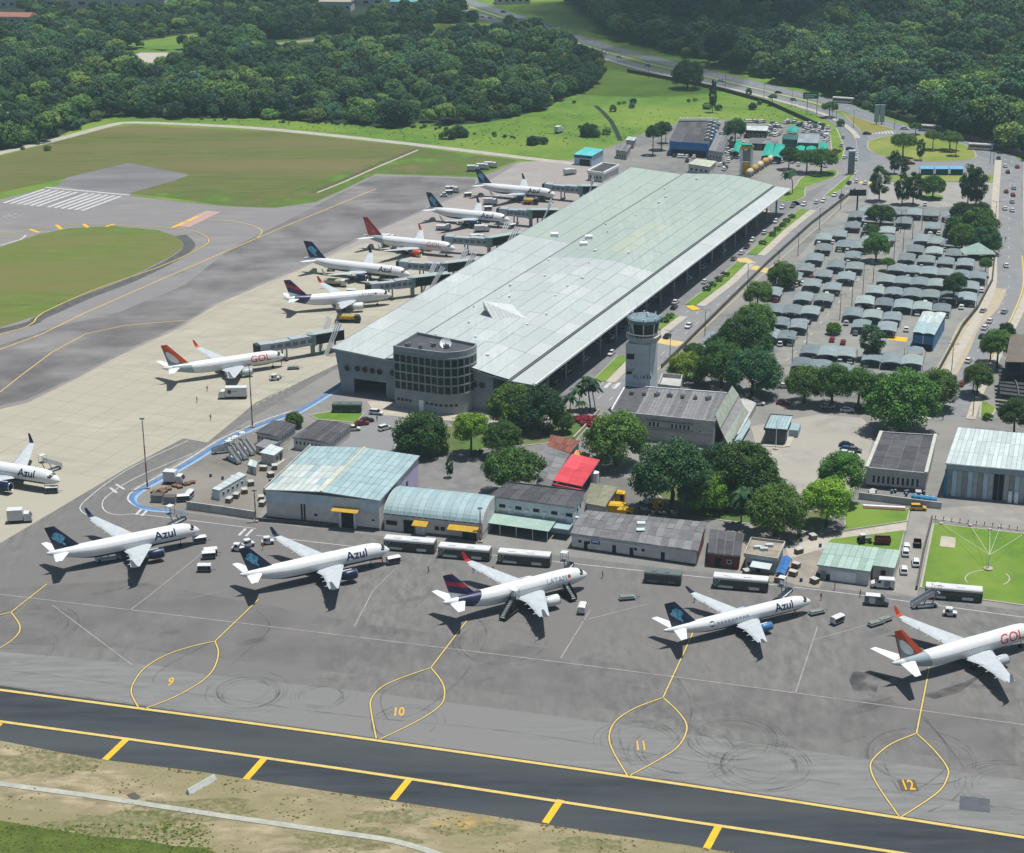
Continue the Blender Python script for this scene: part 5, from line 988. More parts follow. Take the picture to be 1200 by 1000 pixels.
# gate tower, tanks and signs
gt = root('gate_tower', 'white gate tower with yellow panel and green cap among the rental yards', 'tower', G(874, 206))
for x in (-2.3, 2.3): lpart('leg', MB().box(x - .5, x + .5, -.6, .6, 0, 13), M_steel, gt)
lpart('cap', MB().box(-2.9, 2.9, -1, 1, 12.2, 13.6), M_yel2, gt); lpart('green_top', MB().box(-2.4, 2.4, -1.5, 1.5, 13.6, 14.4), M_gcan[1], gt); lpart('yellow_panel', MB().box(-1.7, 1.7, -.3, .3, .3, 6.2), M_yel2, gt); lpart('grey_panel', MB().box(-1.7, 1.7, -.2, .2, 6.6, 11.6), M_gsteel, gt)
tk = [(878, 207), (884, 203), (890, 199), (896, 195), (902, 192)]
for i, p in enumerate(tk):
    t = root('cement_silo', 'round cream and ochre silo lying in a row behind the terminal', 'silo', G(*p), group='silos behind the terminal roof'); t.rotation_euler.z = AX
    lpart('drum', MB().loft([[(x * .8, r_ * .7 * math.cos(k / 12 * 6.2832), 2.2 + r_ * .7 * math.sin(k / 12 * 6.2832)) for k in range(12)] for x, r_ in ((-3, .4), (-2.6, 1.8), (2.2, 2.3), (2.8, 1.5), (3.0, .3))]), mat('cream_drum', C(228, 218, 190), C(206, 190, 150), scale=.4) if i % 2 == 0 else mat('ochre_drum', C(214, 176, 100), C(196, 156, 86), scale=.4), t, True)
    for x in (-2, 2): lpart('cradle', MB().box(x - .2, x + .2, -1.6, 1.6, 0, 1.2), M_gsteel, t)
bb = root('billboard', 'dark rectangular billboard on a single pole above the car park', 'billboard', G(1004, 249)); hb_ = hgt(G(1004, 249), 229.5); ht_ = hgt(G(1004, 249), 222.5)
lpart('pole', MB().tube((0, 0, 0), (0, 0, hb_), .35, n=10), M_dark, bb); lpart('panel', MB().box(-3.4, 3.4, -.3, .3, hb_, ht_), M_dark, bb); lpart('screen', MB().box(-3.15, 3.15, -.36, -.28, hb_ + .2, ht_ - .2), mat('dark_screen', C(44, 50, 54), C(58, 62, 66), scale=.8), bb)
gs = root('road_sign', 'green overhead road sign on two posts beside the highway', 'road sign', G(949, 134)); 
for x in (-1.6, 3.6): lpart('post', MB().tube((x, 0, 0), (x, 0, 11.5), .18, n=6), M_gsteel, gs)
lpart('panel', MB().box(-4, 4.2, -.15, .15, 8.2, 11.6), mat('sign_green', C(40, 120, 84)), gs); lpart('inscription', MB().box(-3.2, 3.4, -.2, -.14, 10.0, 10.5), M_steel, gs); lpart('inscription', MB().box(-3.2, 2.0, -.2, -.14, 9.0, 9.4), M_steel, gs)
py = root('advertising_pylon', 'pale twin panel advertising pylon on the splitter island', 'pylon', G(1030, 146))
for x in (-1.4, 1.4): lpart('panel', MB().box(x - 1.2, x + 1.2, -.35, .35, 1.2, 10.2), mat('pale_panel', C(192, 214, 214), C(176, 200, 202), scale=.3), py); lpart('leg', MB().box(x - .25, x + .25, -.3, .3, 0, 1.2), M_gsteel, py)
tt = root('entrance_totem', 'grey entrance totem sign at the airport approach road', 'totem sign', G(997, 205)); lpart('slab', MB().box(-1.4, 1.4, -.6, .6, 0, 10.5), mat('totem_grey', C(140, 150, 160), C(126, 136, 148), scale=.4), tt); lpart('crown', MB().box(-1.5, 1.5, -.7, .7, 10.5, 11.3), M_steel, tt); lpart('plinth', MB().box(-2, 2, -1.1, 1.1, 0, .6), M_pave, tt)
bs = root('bus_shelter', 'row of three blue roofed bus shelters by the roundabout', 'bus shelter', G(1103, 205)); bs.rotation_euler.z = math.radians(-3)
for k in range(3):
    x = (k - 1) * 6.6
    lpart('roof', MB().hexa([(x - 3.1, -1.6, 2.8), (x + 3.1, -1.6, 2.8), (x + 3.1, 2.2, 3.4), (x - 3.1, 2.2, 3.4)], [(x - 3.1, -1.6, 3), (x + 3.1, -1.6, 3), (x + 3.1, 2.2, 3.6), (x - 3.1, 2.2, 3.6)]), mat('shelter_blue', C(120, 190, 226), C(104, 174, 214), scale=.5), bs); lpart('back_panel', MB().box(x - 2.8, x + 2.8, -1.2, -1.1, .2, 2.7), mat('shelter_teal', C(30, 92, 110)), bs)
    for e in (-2.9, 2.9): lpart('post', MB().box(x + e - .1, x + e + .1, 1.6, 1.8, 0, 3.3), M_steel, bs)
b = Bld('blue_marquee', 'large marquee with a split white roof and translucent blue sides', 'marquee', [(1069, 391.5), (1095, 394.5), (1109, 369), (1081, 367)], 5.2, mat('blue_membrane', C(96, 160, 204), C(80, 142, 190), scale=.4), inset=.25, square=False); b.roof(whites + blues, 8, 6, lambda u, v: .5 + .35 * abs(math.sin(u * 2 * math.pi)), gap=.02, pick=lambda i, j: whites[rnd.randrange(3)] if j > 2 else blues[2])
b.box('dark_opening', 0, .05, .95, 0, 2.2, M_dark, .06); b.box('white_frame', 0, .48, .52, 2.2, 5, M_steel, .1)
for k in range(6): b.box('frame_rib', 1, .02 + k * .18, .035 + k * .18, 0, 5, M_bwall, .1)
dk_ = b.P(.3, -.28, 0); tn_ = root('entrance_tent', 'small grey peaked tent in front of the blue marquee', 'tent', dk_); lpart('canopy', MB().add([(-3, -2.4, 2.3), (3, -2.4, 2.3), (3, 2.4, 2.3), (-3, 2.4, 2.3), (0, 0, 3.6)], [(0, 1, 4), (1, 2, 4), (2, 3, 4), (3, 0, 4)]), mat('tent_grey', C(150, 162, 172), C(136, 150, 160), scale=.5), tn_)
for x in (-2.8, 2.8):
    for y in (-2.2, 2.2): lpart('post', MB().tube((x, y, 0), (x, y, 2.3), .07, n=5), M_gsteel, tn_)
# far houses
k = 0
for px, w_, d_, h_, rc in (((100, 6), 60, 25, 8, (206, 206, 200)), ((165, 8), 40, 25, 8, (214, 214, 210)), ((195, 3), 30, 20, 9, (180, 120, 100)), ((20, 28), 26, 16, 6, (176, 122, 104)), ((225, 0), 24, 14, 6, (168, 110, 94)), ((60, 0), 50, 30, 8, (190, 186, 176)), ((415, 5), 46, 24, 8, (196, 204, 200)), ((475, 12), 20, 14, 7, (120, 190, 190)), ((395, 12), 24, 14, 7, (188, 180, 168)), ((300, -4), 34, 20, 8, (200, 200, 196)), ((600, 4), 26, 12, 6, (140, 84, 74)), ((5, 8), 30, 20, 7, (196, 190, 180)), ((130, -8), 50, 20, 9, (190, 190, 188)), ((250, -10), 40, 20, 9, (206, 200, 190)), ((345, -14), 40, 20, 9, (180, 170, 160))):
    c = G(*px); c.z = 0; k += 1
    tone = 'rust red' if rc[0] - rc[2] > 50 else 'turquoise' if rc[2] - rc[0] > 30 else 'pale'
    r_ = root('far_building', 'distant low building with a %s roof beyond the wood' % tone, 'building', c, group='distant %s roofed buildings' % tone)
    r_.rotation_euler.z = math.radians(rnd.uniform(-15, 15))
    lpart('wall', MB().box(-w_ / 2, w_ / 2, -d_ / 2, d_ / 2, 0, h_), M_wwhite, r_)
    lpart('roof', MB().hexa([(-w_ / 2 - .5, -d_ / 2 - .5, h_), (w_ / 2 + .5, -d_ / 2 - .5, h_), (w_ / 2 + .5, d_ / 2 + .5, h_), (-w_ / 2 - .5, d_ / 2 + .5, h_)], [(-w_ / 2, -d_ * .05, h_ + 2), (w_ / 2, -d_ * .05, h_ + 2), (w_ / 2, d_ * .05, h_ + 2), (-w_ / 2, d_ * .05, h_ + 2)]), mat('far_roof_%d' % k, C(*rc), C(*[max(0, x - 18) for x in rc]), scale=.2), r_)
    for i in range(5): lpart('window', MB().box(-w_ / 2 + (i + .3) * w_ / 5, -w_ / 2 + (i + .7) * w_ / 5, -d_ / 2 - .1, -d_ / 2 + .1, 2, 4), M_glass, r_)
# radio antenna ring and guys on the lawn
an = root('radio_beacon', 'slim radio beacon mast with pale guy wires on the lawn', 'antenna', G(1158, 668))
lpart('mast', MB().tube((0, 0, 0), (0, 0, 4), .2, .1, n=8), M_steel, an); lpart('base', MB().tube((0, 0, 0), (0, 0, .5), 1.1, n=12), M_pave, an)
for px in ((1103, 615), (1137, 617), (1172, 619), (1200, 627), (1160, 622)):
    e = G(*px) - G(1158, 668); lpart('guy_wire', MB().tube((0, 0, 3.8), (e.x, e.y, .3), .035, n=4), M_steel, an); lpart('anchor', MB().box(e.x - .4, e.x + .4, e.y - .4, e.y + .4, 0, .5), M_pave, an)
ringp = [G(1157 + 26 * math.cos(t / 40 * 6.2832), 679 + 10 * math.sin(t / 40 * 6.2832)) for t in range(40)]
for a0, a1 in ((17, 33), (36, 46)): link('ring_path', strip_mb([ringp[t % 40] for t in range(a0, a1)], .28, .2).mesh('ring_path', M_pave), biglawn)
flat('concrete_pad', [(1103, 629), (1120, 631), (1119, 643), (1101, 641)], .2, M_pave, biglawn)
for i in range(12):
    p = G(1096 + i * 9.6, 609 + i * 1.25); po = root('fence_post', 'short pale posts of the fence along the lawn', 'fence post', p, group='posts along the lawn'); lpart('post', MB().box(-.1, .1, -.1, .1, 0, 1.2), M_pave, po); lpart('footing', MB().box(-.4, .4, -.3, .3, 0, .25), M_pave, po)
# ------------------------------------------------------------------ aircraft
def rule_mat(name, base, rules, rough=0.35):
    """colour by where on the body: each rule is (list of half-spaces a*x+b*y+c*z<d, colour)"""
    m = bpy.data.materials.new(name); m.use_nodes = True; n = m.node_tree.nodes; L = m.node_tree.links; b = n['Principled BSDF']
    b.inputs['Roughness'].default_value = rough; b.inputs['Specular IOR Level'].default_value = 0.4
    tc_ = n.new('ShaderNodeTexCoord'); col = None
    nz = n.new('ShaderNodeTexNoise'); nz.inputs['Scale'].default_value = 0.8; nz.inputs['Detail'].default_value = 5; L.new(tc_.outputs['Object'], nz.inputs['Vector'])
    x = n.new('ShaderNodeMix'); x.data_type = 'RGBA'; L.new(nz.outputs['Fac'], x.inputs[0]); x.inputs[6].default_value = base; x.inputs[7].default_value = tuple(v * .86 for v in base[:3]) + (1,); col = x.outputs[2]
    for hs, c in rules:
        fac = None
        for a, bb, cc, d in hs:
            dp = n.new('ShaderNodeVectorMath'); dp.operation = 'DOT_PRODUCT'; L.new(tc_.outputs['Object'], dp.inputs[0]); dp.inputs[1].default_value = (a, bb, cc)
            lt = n.new('ShaderNodeMath'); lt.operation = 'LESS_THAN'; L.new(dp.outputs['Value'], lt.inputs[0]); lt.inputs[1].default_value = d
            if fac is None: fac = lt.outputs[0]
            else:
                mu = n.new('ShaderNodeMath'); mu.operation = 'MULTIPLY'; L.new(fac, mu.inputs[0]); L.new(lt.outputs[0], mu.inputs[1]); fac = mu.outputs[0]
        mx = n.new('ShaderNodeMix'); mx.data_type = 'RGBA'; L.new(fac, mx.inputs[0]); L.new(col, mx.inputs[6]); mx.inputs[7].default_value = c; col = mx.outputs[2]
    L.new(col, b.inputs['Base Color']); return m
NAVY = C(24, 44, 84); WHITE = C(240, 244, 246, .70); GREY = C(170, 182, 188); ORNG = C(244, 92, 40); RED = C(200, 40, 62)
M_navy = mat('navy_paint', NAVY, rough=.35); M_pw = mat('aircraft_white', WHITE, C(222, 228, 232, .70), scale=.6, rough=.35); M_org_ = mat('orange_paint', ORNG, rough=.4); M_redp = mat('red_paint', RED, rough=.4)
M_met = mat('bare_metal', C(190, 194, 198), rough=.3, metal=.7); M_tyre = mat('tyre', C(38, 38, 40)); M_lg = mat('light_grey_paint', C(196, 206, 210), rough=.4); M_fan = mat('fan_dark', C(40, 42, 46), rough=.5)
M_lblu = mat('sky_blue_emblem', C(150, 216, 240), C(70, 170, 222), scale=1.6, detail=2, contrast=(.45, .55)); M_letg = mat('grey_blue_letter', C(150, 168, 190)); M_leto = mat('orange_letter', C(228, 84, 66)); M_letp = mat('faded_orange_letter', C(222, 140, 128)); M_letn = mat('navy_letter', C(26, 48, 92))
M_wing = mat('wing_grey', C(214, 222, 226), C(196, 206, 212), scale=.6, rough=.4)
TYPES = {
 'a': dict(L=37.57, R=2.0, sp=17.0, fin=11.75, wx=12.3, ch=(7.0, 4.2, 1.7), wz=(2.9, 4.9), ex=11.2, ey=5.75, ez=2.1, er=1.22, el=4.4, ng=5.1, mg=17.7, tail=6.2, wl=2.4),
 'a21': dict(L=44.0, R=2.0, sp=17.0, fin=11.75, wx=15.8, ch=(7.2, 4.3, 1.7), wz=(2.9, 4.9), ex=14.4, ey=5.75, ez=2.1, er=1.22, el=4.4, ng=5.1, mg=22.0, tail=6.2, wl=2.4),
 'b': dict(L=39.3, R=1.92, sp=17.1, fin=12.4, wx=13.4, ch=(7.4, 4.3, 1.6), wz=(2.5, 4.5), ex=12.3, ey=4.85, ez=1.65, er=1.1, el=4.2, ng=4.0, mg=19.6, tail=7.15, wl=2.5),
 'e': dict(L=38.6, R=1.62, sp=13.9, fin=10.5, wx=14.6, ch=(6.2, 3.6, 1.5), wz=(2.2, 3.7), ex=13.6, ey=4.4, ez=1.65, er=.95, el=3.6, ng=4.2, mg=19.2, tail=6.0, wl=1.6)}
def make_plane(ty, lv, loc, rz, label):
    T = TYPES[ty]; L_ = T['L']; R_ = T['R']; zc = R_ * 1.0 + 1.9 if ty != 'e' else R_ + 1.5
    r = root('airliner', label, 'airliner', loc, rz, group='parked airliners')
    S = [(0, .02, .02, -.55), (.25, .42, .38, -.5), (.8, .9, .82, -.42), (1.7, 1.32, 1.25, -.27), (2.6, 1.58, 1.62, -.12), (4.0, 1.85, 1.93, -.02), (5.8, 1.97, 2.06, 0), (7.2, 2.0, 2.08, 0), (L_ * .64, 2.0, 2.08, 0), (L_ * .72, 1.92, 1.97, .1), (L_ * .80, 1.62, 1.66, .4), (L_ * .88, 1.16, 1.22, .78), (L_ * .95, .68, .76, 1.12), (L_ * .985, .38, .42, 1.3), (L_ * .999, .16, .18, 1.38)]
    k = R_ / 2.0
    def pr(xb):
        for a, b_ in zip(S, S[1:]):
            if xb <= b_[0]:
                f = (xb - a[0]) / (b_[0] - a[0]); f = max(0, min(1, f)); return [a[i] + (b_[i] - a[i]) * f for i in (1, 2, 3)]
        return list(S[-1][1:])
    def surf(xb, th, e=0.0):
        w_, h_, z_ = pr(xb); return Vector((-xb, (w_ * k + e) * math.cos(th), zc + z_ * k + (h_ * k + e) * math.sin(th)))
    NR_ = 28; rings = [[surf(s[0], t / NR_ * 6.2832) for t in range(NR_)] for s in S]
    belly = zc - R_ * .52
    if lv[:4] == 'azul': bm_ = [([(0, 0, 1, belly), (1, 0, 0, -4.0), (-1, 0, 0.0, L_ * .86)], NAVY)]
    elif lv == 'latam': bm_ = [([(1, 0, -.85, -L_ * .80 - .85 * zc + .3)], C(38, 40, 88)), ([(1, 0, -.6, -L_ * .93 - .6 * zc)], WHITE)]
    else: bm_ = [([(1, 0, .35, -L_ * .76 + .35 * zc), (-1, 0, -.6, L_ * .90 - .6 * zc)], C(172, 190, 196))]
    bkey = 'body_%s_%s' % (ty, lv)
    if bkey not in MATS: MATS[bkey] = rule_mat(bkey, WHITE, bm_)
    fu = lpart('fuselage', MB().loft(rings), MATS[bkey], r, True)
    lpart('belly_fairing', MB().loft([[(-xb, wy * math.cos(t / 16 * 6.2832), zc - R_ * .62 + hz * math.sin(t / 16 * 6.2832)) for t in range(16)] for xb, wy, hz in ((T['wx'] - 2.2, .3, .15), (T['wx'] - .5, 1.7 * k, .8 * k), (T['wx'] + 3, 2.1 * k, 1.05 * k), (T['wx'] + 7, 2.05 * k, .95 * k), (T['wx'] + 9.5, .4, .2))]), M_navy if lv[:4] == 'azul' else M_pw, r, True)
    # windscreen, cabin windows, doors
    for th0, th1, x0, x1 in ((1.62, 2.02, 1.55, 2.35), (1.12, 1.52, 1.55, 2.35), (2.06, 2.45, 1.65, 2.5), (.69, 1.08, 1.65, 2.5), (2.5, 2.78, 1.95, 2.85), (.36, .64, 1.95, 2.85)):
        mb = MB(); q = [[surf(x0 + (x1 - x0) * i / 3, th0 + (th1 - th0) * j / 3, .025) for j in range(4)] for i in range(4)]
        for i in range(3):
            for j in range(3): mb.quad(q[i][j], q[i][j + 1], q[i + 1][j + 1], q[i + 1][j])
        lpart('cockpit_window', mb, M_glass, fu)
    cw_ = MB()
    for sgn in (1, -1):
        xb = 6.6
        while xb < L_ * .82:
            th = .22 if sgn > 0 else math.pi - .22
            q = [surf(xb, th - .055 * 1, .012), surf(xb + .24, th - .055, .012), surf(xb + .24, th + .055, .012), surf(xb, th + .055, .012)]; cw_.quad(*q); xb += .56
    o = lpart('cabin_windows', cw_, mat('cabin_glass', C(96, 110, 122), rough=.3), fu); o['kind'] = 'stuff'
    for xb in (5.0, L_ * .80):
        for th in (.15, math.pi - .15):
            mb = MB(); e = .015
            for a, b_ in ((0, .06), (.76, .82)): mb.quad(surf(xb + a, th - .38, e), surf(xb + b_, th - .38, e), surf(xb + b_, th + .38, e), surf(xb + a, th + .38, e))
            mb.quad(surf(xb, th + .36, e), surf(xb + .82, th + .36, e), surf(xb + .82, th + .40, e), surf(xb, th + .40, e)); lpart('door_outline', mb, M_lg, fu)
    # wings
    def sect(xle, y, z, c, t): return [Vector((-xle, y, z)), Vector((-(xle + .12 * c), y, z + t * .42)), Vector((-(xle + .35 * c), y, z + t * .5)), Vector((-(xle + .7 * c), y, z + t * .3)), Vector((-(xle + c), y, z + .02)), Vector((-(xle + .7 * c), y, z - t * .22)), Vector((-(xle + .35 * c), y, z - t * .5)), Vector((-(xle + .1 * c), y, z - t * .36))]
    sw = .52; y0, yk, yt = R_ * .6, T['sp'] * .375, T['sp']; z0, z1 = T['wz']
    for sgn in (1, -1):
        def sec(y, c, t): f = (y - y0) / (yt - y0); return sect(T['wx'] + (y - y0) * sw, sgn * y, z0 + (z1 - z0) * f ** 1.1, c, t)
        c0, ck, ct_ = T['ch']; ym = (yk + yt) / 2
        rg = [sec(y0, c0, .95), sec(yk, ck, .55), sec(ym, (ck + ct_) / 2, .36), sec(yt, ct_, .2)]
        wg = lpart('wing', MB().loft(rg), M_wing, r)
        tip = rg[-1]; xt = T['wx'] + (yt - y0) * sw; wm = {'azul': M_navy, 'azul_e': M_navy, 'latam': M_redp}.get(lv, M_org_)
        w2 = [sect(xt + .15, sgn * yt, z1, ct_ * .95, .16), sect(xt + .75, sgn * (yt + .45), z1 + .5, ct_ * .75, .12), sect(xt + 1.9, sgn * (yt + .85), z1 + T['wl'], ct_ * .38, .06)]
        wo = lpart('winglet', MB().loft(w2), wm, wg); wo.data.materials.append(M_pw)
        for pf_ in wo.data.polygons: pf_.material_index = 1 if pf_.normal.y * sgn > .2 else 0
        # ailerons and flaps as their own strips, slightly drooped; fairings below
        for (ya, ca), (yb, cb) in (((y0 + 1.2, c0 - .6), (yk - .1, ck)), ((yk + .1, ck), (ym - .1, (ck + ct_) / 2)), ((ym + .1, (ck + ct_) / 2), (yt - 1, ct_ * 1.1))):
            fa, fb = (ya - y0) / (yt - y0), (yb - y0) / (yt - y0)
            A = Vector((-(T['wx'] + (ya - y0) * sw + (c0 + (ck - c0) * min(1, (ya - y0) / (yk - y0)) if ya < yk else ck + (ct_ - ck) * (ya - yk) / (yt - yk)) * .985), sgn * ya, z0 + (z1 - z0) * fa ** 1.1 + .02)); B = Vector((-(T['wx'] + (yb - y0) * sw + (c0 + (ck - c0) * min(1, (yb - y0) / (yk - y0)) if yb < yk else ck + (ct_ - ck) * (yb - yk) / (yt - yk)) * .985), sgn * yb, z0 + (z1 - z0) * fb ** 1.1 + .02))
            lpart('flap', MB().hexa([A - UP * .08, B - UP * .06, B + Vector((-.45, 0, -.16)), A + Vector((-.6, 0, -.2))], [A + UP * .03, B + UP * .03, B + Vector((-.45, 0, -.13)), A + Vector((-.6, 0, -.17))]), M_lg, wg)
        for yf in (yk * .98, (yk + ym) / 2 + .2, ym + 1.2):
            f = (yf - y0) / (yt - y0); ch = ck + (ct_ - ck) * max(0, yf - yk) / (yt - yk); xf = T['wx'] + (yf - y0) * sw + ch * .55; zf_ = z0 + (z1 - z0) * f ** 1.1 - .25
            lpart('flap_fairing', MB().loft([[(-x, sgn * yf + w_ * math.cos(t / 6 * 6.2832), zf_ + dz + w_ * math.sin(t / 6 * 6.2832)) for t in range(6)] for x, w_, dz in ((xf - .8, .04, .1), (xf, .2, 0), (xf + ch * .5, .18, -.03), (xf + ch * .5 + 1.1, .03, -.05))]), M_wing, wg)
        # engine
        ex, er, el = T['ex'], T['er'], T['el']; C0 = Vector((-ex, sgn * T['ey'], T['ez']))
        def er_(x, q): return [C0 + Vector((-x, q * math.cos(t / 20 * 6.2832), q * math.sin(t / 20 * 6.2832))) for t in range(20)]
        em = {'azul': M_navy, 'azul_e': mat('engine_blue', C(70, 130, 190), rough=.35), 'latam': M_pw, 'golr': M_org_}.get(lv, M_lg)
        en = lpart('engine', MB().loft([er_(.25, er * .99), er_(1.2, er * 1.05), er_(el * .6, er * .98), er_(el * .86, er * .74), er_(el * .86, er * .5)], False), em, r, True)
        lpart('inlet_lip', MB().loft([er_(.9, er * .80), er_(.12, er * .84), er_(0, er * .92), er_(.26, er * .995)], False), M_met, en, True)
        lpart('fan', MB().loft([er_(.85, er * .84), er_(.8, er * .3), er_(.45, .02)]), M_fan, en, True); lpart('exhaust_cone', MB().loft([er_(el * .8, er * .55), er_(el * 1.0, er * .42), er_(el * 1.2, .05)]), M_met, en, True)
        zw = z0 + (z1 - z0) * ((T['ey'] - y0) / (yt - y0)) ** 1.1; xw = T['wx'] + (T['ey'] - y0) * sw
        lpart('pylon', MB().hexa([(-ex - .9, sgn * T['ey'] - .16, T['ez'] + er * .8), (-ex - el * .9, sgn * T['ey'] - .16, T['ez'] + er * .6), (-ex - el * .9, sgn * T['ey'] + .16, T['ez'] + er * .6), (-ex - .9, sgn * T['ey'] + .16, T['ez'] + er * .8)], [(-ex - 1.2, sgn * T['ey'] - .14, T['ez'] + er * 1.1), (-xw - 2, sgn * T['ey'] - .14, zw), (-xw - 2, sgn * T['ey'] + .14, zw), (-ex - 1.2, sgn * T['ey'] + .14, T['ez'] + er * 1.1)]), M_pw, en)
        # tailplane
        xt0 = L_ * .855; zt_ = zc + R_ * .48
        lpart('tailplane', MB().loft([sect(xt0, sgn * .5, zt_, 3.9 * k, .45), sect(xt0 + (T['tail'] - .5) * .6, sgn * T['tail'], zt_ + .55, 1.5, .16)]), M_pw, r)
        # main gear
        gx, gy = T['mg'], 3.8 if ty != 'b' else 2.9
        ug = lpart('main_gear', MB().tube((-gx, sgn * gy, .5), (-gx + .1, sgn * gy, z0 + .1), .16, n=8), M_met, r)
        for e in (-.28, .28): lpart('wheel', MB().tube((-gx, sgn * gy + e - .2, .56), (-gx, sgn * gy + e + .2, .56), .56, n=14), M_tyre, ug)
    ug = lpart('nose_gear', MB().tube((-T['ng'], 0, .4), (-T['ng'] + .2, 0, zc - R_ * .8), .11, n=8), M_met, r)
    for e in (-.22, .22): lpart('wheel', MB().tube((-T['ng'], e - .11, .39), (-T['ng'], e + .11, .39), .39, n=12), M_tyre, ug)
    # fin
    fz0 = zc + R_ * .85; fz1 = T['fin']; H_ = fz1 - fz0; fx0, fx1 = L_ * .785, L_ * .945; tx0, tx1 = fx0 + H_ * .92, L_ * .997
    def fs(xle, z, c, t): return [Vector((-xle, 0, z)), Vector((-(xle + .3 * c), t / 2, z)), Vector((-(xle + c), .02, z)), Vector((-(xle + c), -.02, z)), Vector((-(xle + .3 * c), -t / 2, z))]
    fk = 'fin_%s_%s' % (ty, lv)
    if fk not in MATS:
        if lv[:4] == 'azul': MATS[fk] = rule_mat(fk, NAVY, [])
        elif lv == 'latam':
            rl = []; s_ = .75
            for f, c in ((1.0, RED), (.80, C(40, 40, 96)), (.52, RED), (.36, C(40, 40, 96)), (.10, WHITE)): rl.append(([(s_ * .0 + .35, 0, 1, fz0 + H_ * f - .35 * (fx0 + tx1) / 2 + .35 * 1.0)], c))
            MATS[fk] = rule_mat(fk, RED, rl)
        elif lv == 'golr': MATS[fk] = rule_mat(fk, C(206, 52, 48), [])
        else: MATS[fk] = rule_mat(fk, ORNG, [])
    fin = lpart('fin', MB().loft([fs(fx0 - 2.6, fz0 - .5, 2.8 + fx1 - fx0, .3), fs(fx0, fz0 + .25, fx1 - fx0, .42), fs(tx0, fz1, tx1 - tx0, .2)]), MATS[fk], r)
    def fp(u, v, e):  # u along chord, v up the fin
        a = fx0 + (tx0 - fx0) * v; b_ = fx1 + (tx1 - fx1) * v; return Vector((-(a + (b_ - a) * u), e, fz0 + .25 + (fz1 - fz0 - .25) * v))
    def decal(nm, uv, m, off):
        for sgn in (1, -1): lpart(nm, MB().extr([fp(u, v, sgn * off) for u, v in uv], Vector((0, sgn * .02, 0))), m, fin)
    if lv[:4] == 'azul':
        decal('map_emblem', [(.22, .60), (.30, .70), (.42, .74), (.52, .70), (.64, .72), (.72, .62), (.88, .56), (.84, .46), (.74, .40), (.70, .28), (.58, .22), (.52, .08), (.44, .16), (.46, .28), (.36, .36), (.22, .42), (.16, .52)], M_lblu, .22)
    elif lv == 'gol':
        decal('grey_panel', [(.34, .02), (.46, .25), (.62, .55), (.98, .80), (.98, .02)], M_lg if False else mat('fin_grey', C(150, 162, 168)), .215); decal('white_oval', [(.62 + .25 * math.cos(t / 18 * 6.2832) + .10 * math.sin(t / 18 * 6.2832), .36 + .30 * math.sin(t / 18 * 6.2832)) for t in range(18)], M_pw, .24)
    elif lv == 'golr':
        decal('white_oval', [(.58 + .24 * math.cos(t / 18 * 6.2832) + .1 * math.sin(t / 18 * 6.2832), .42 + .28 * math.sin(t / 18 * 6.2832)) for t in range(18)], M_letp, .22); decal('red_oval', [(.58 + .14 * math.cos(t / 18 * 6.2832) + .06 * math.sin(t / 18 * 6.2832), .42 + .18 * math.sin(t / 18 * 6.2832)) for t in range(18)], M_redp, .245)
    # titles on both sides
    tx, sz, xc, th0, lm, bold, sx = {'azul': ('Azul', 3.0, 9.2, .42, M_letn, .05, 1.0), 'azul_e': ('Azul', 2.7, 8.2, .42, M_letn, .05, 1.0), 'latam': ('LATAM', 1.7, 9.2, .42, M_letg, .0, 1.0), 'gol': ('GOL', 3.2, 8.4, .25, M_leto, .03, 1.0), 'golr': ('GOL', 3.0, 8.4, .25, M_letp, .03, 1.0)}[lv]
    base = text_mb(tx, sz, bold, sub=3)
    for sgn in (1, -1):
        mb = MB(); mb.f = list(base.f)
        for v in base.v:
            xb = xc + (v.x if sgn > 0 else -v.x) * sx; th = th0 + v.y / R_ * .95; mb.v.append(surf(xb, th if sgn > 0 else math.pi - th, .03))
        lpart('title', mb, lm, fu)
    if lv == 'latam':
        for th in (.5, math.pi - .5):
            mb = MB(); mb.quad(*[surf(5.9 + .45 * math.cos(t / 8 * 6.28), th + .2 * math.sin(t / 8 * 6.28), .03) for t in range(8)]); lpart('emblem', mb, M_redp, fu)
    if lv == 'azul_e':
        for th in (.40, math.pi - .40):
            mb = MB(); mb.quad(*[surf(L_ * .70 + .7 * math.cos(t / 8 * 6.28), th + .42 * math.sin(t / 8 * 6.28), .03) for t in range(8)]); lpart('emblem', mb, M_letn, fu)
            for i in range(9): mb = MB(); mb.quad(*[surf(L_ * .67 - i * .95 + a, th + b_, .03) for a, b_ in ((0, -.1), (-.65, -.1), (-.65, .14), (0, .14))]); lpart('worn_letter', mb, M_letg, fu)
    return r
def place(ty, lv, x, y, deg, label): return make_plane(ty, lv, (x, y, 0), math.radians(deg), label)
place('a', 'azul', -76.23, 412.96, 28.7, 'white airliner with navy tail beside the blue kerb line corner')
place('a', 'azul', -29.22, 400.29, 28.6, 'white airliner with navy tail in front of the blue roofed hangar')
place('a', 'latam', 17.0, 385.74, 30.2, 'white airliner with red and navy striped tail on the foreground apron')
place('e', 'azul_e', 66.3, 372.1, 27.1, 'slim white airliner with navy tail and bright blue engines')
place('b', 'gol', 111.9, 355.7, 28.3, 'white airliner with orange tail near the green lawn')
place('b', 'gol', -71.2, 550.7, 25.9, 'white airliner with orange tail parked on the beige concrete')
place('a', 'latam', -41.7, 619.0, 15.5, 'white airliner with red and navy striped tail at a terminal gate')
place('a21', 'azul', -36.57, 645.5, -24.0, 'long white airliner with navy tail at a terminal gate beside the yellow tanker')
place('b', 'golr', -21.0, 682.5, -22.6, 'white airliner with red tail and orange engines at a terminal gate')
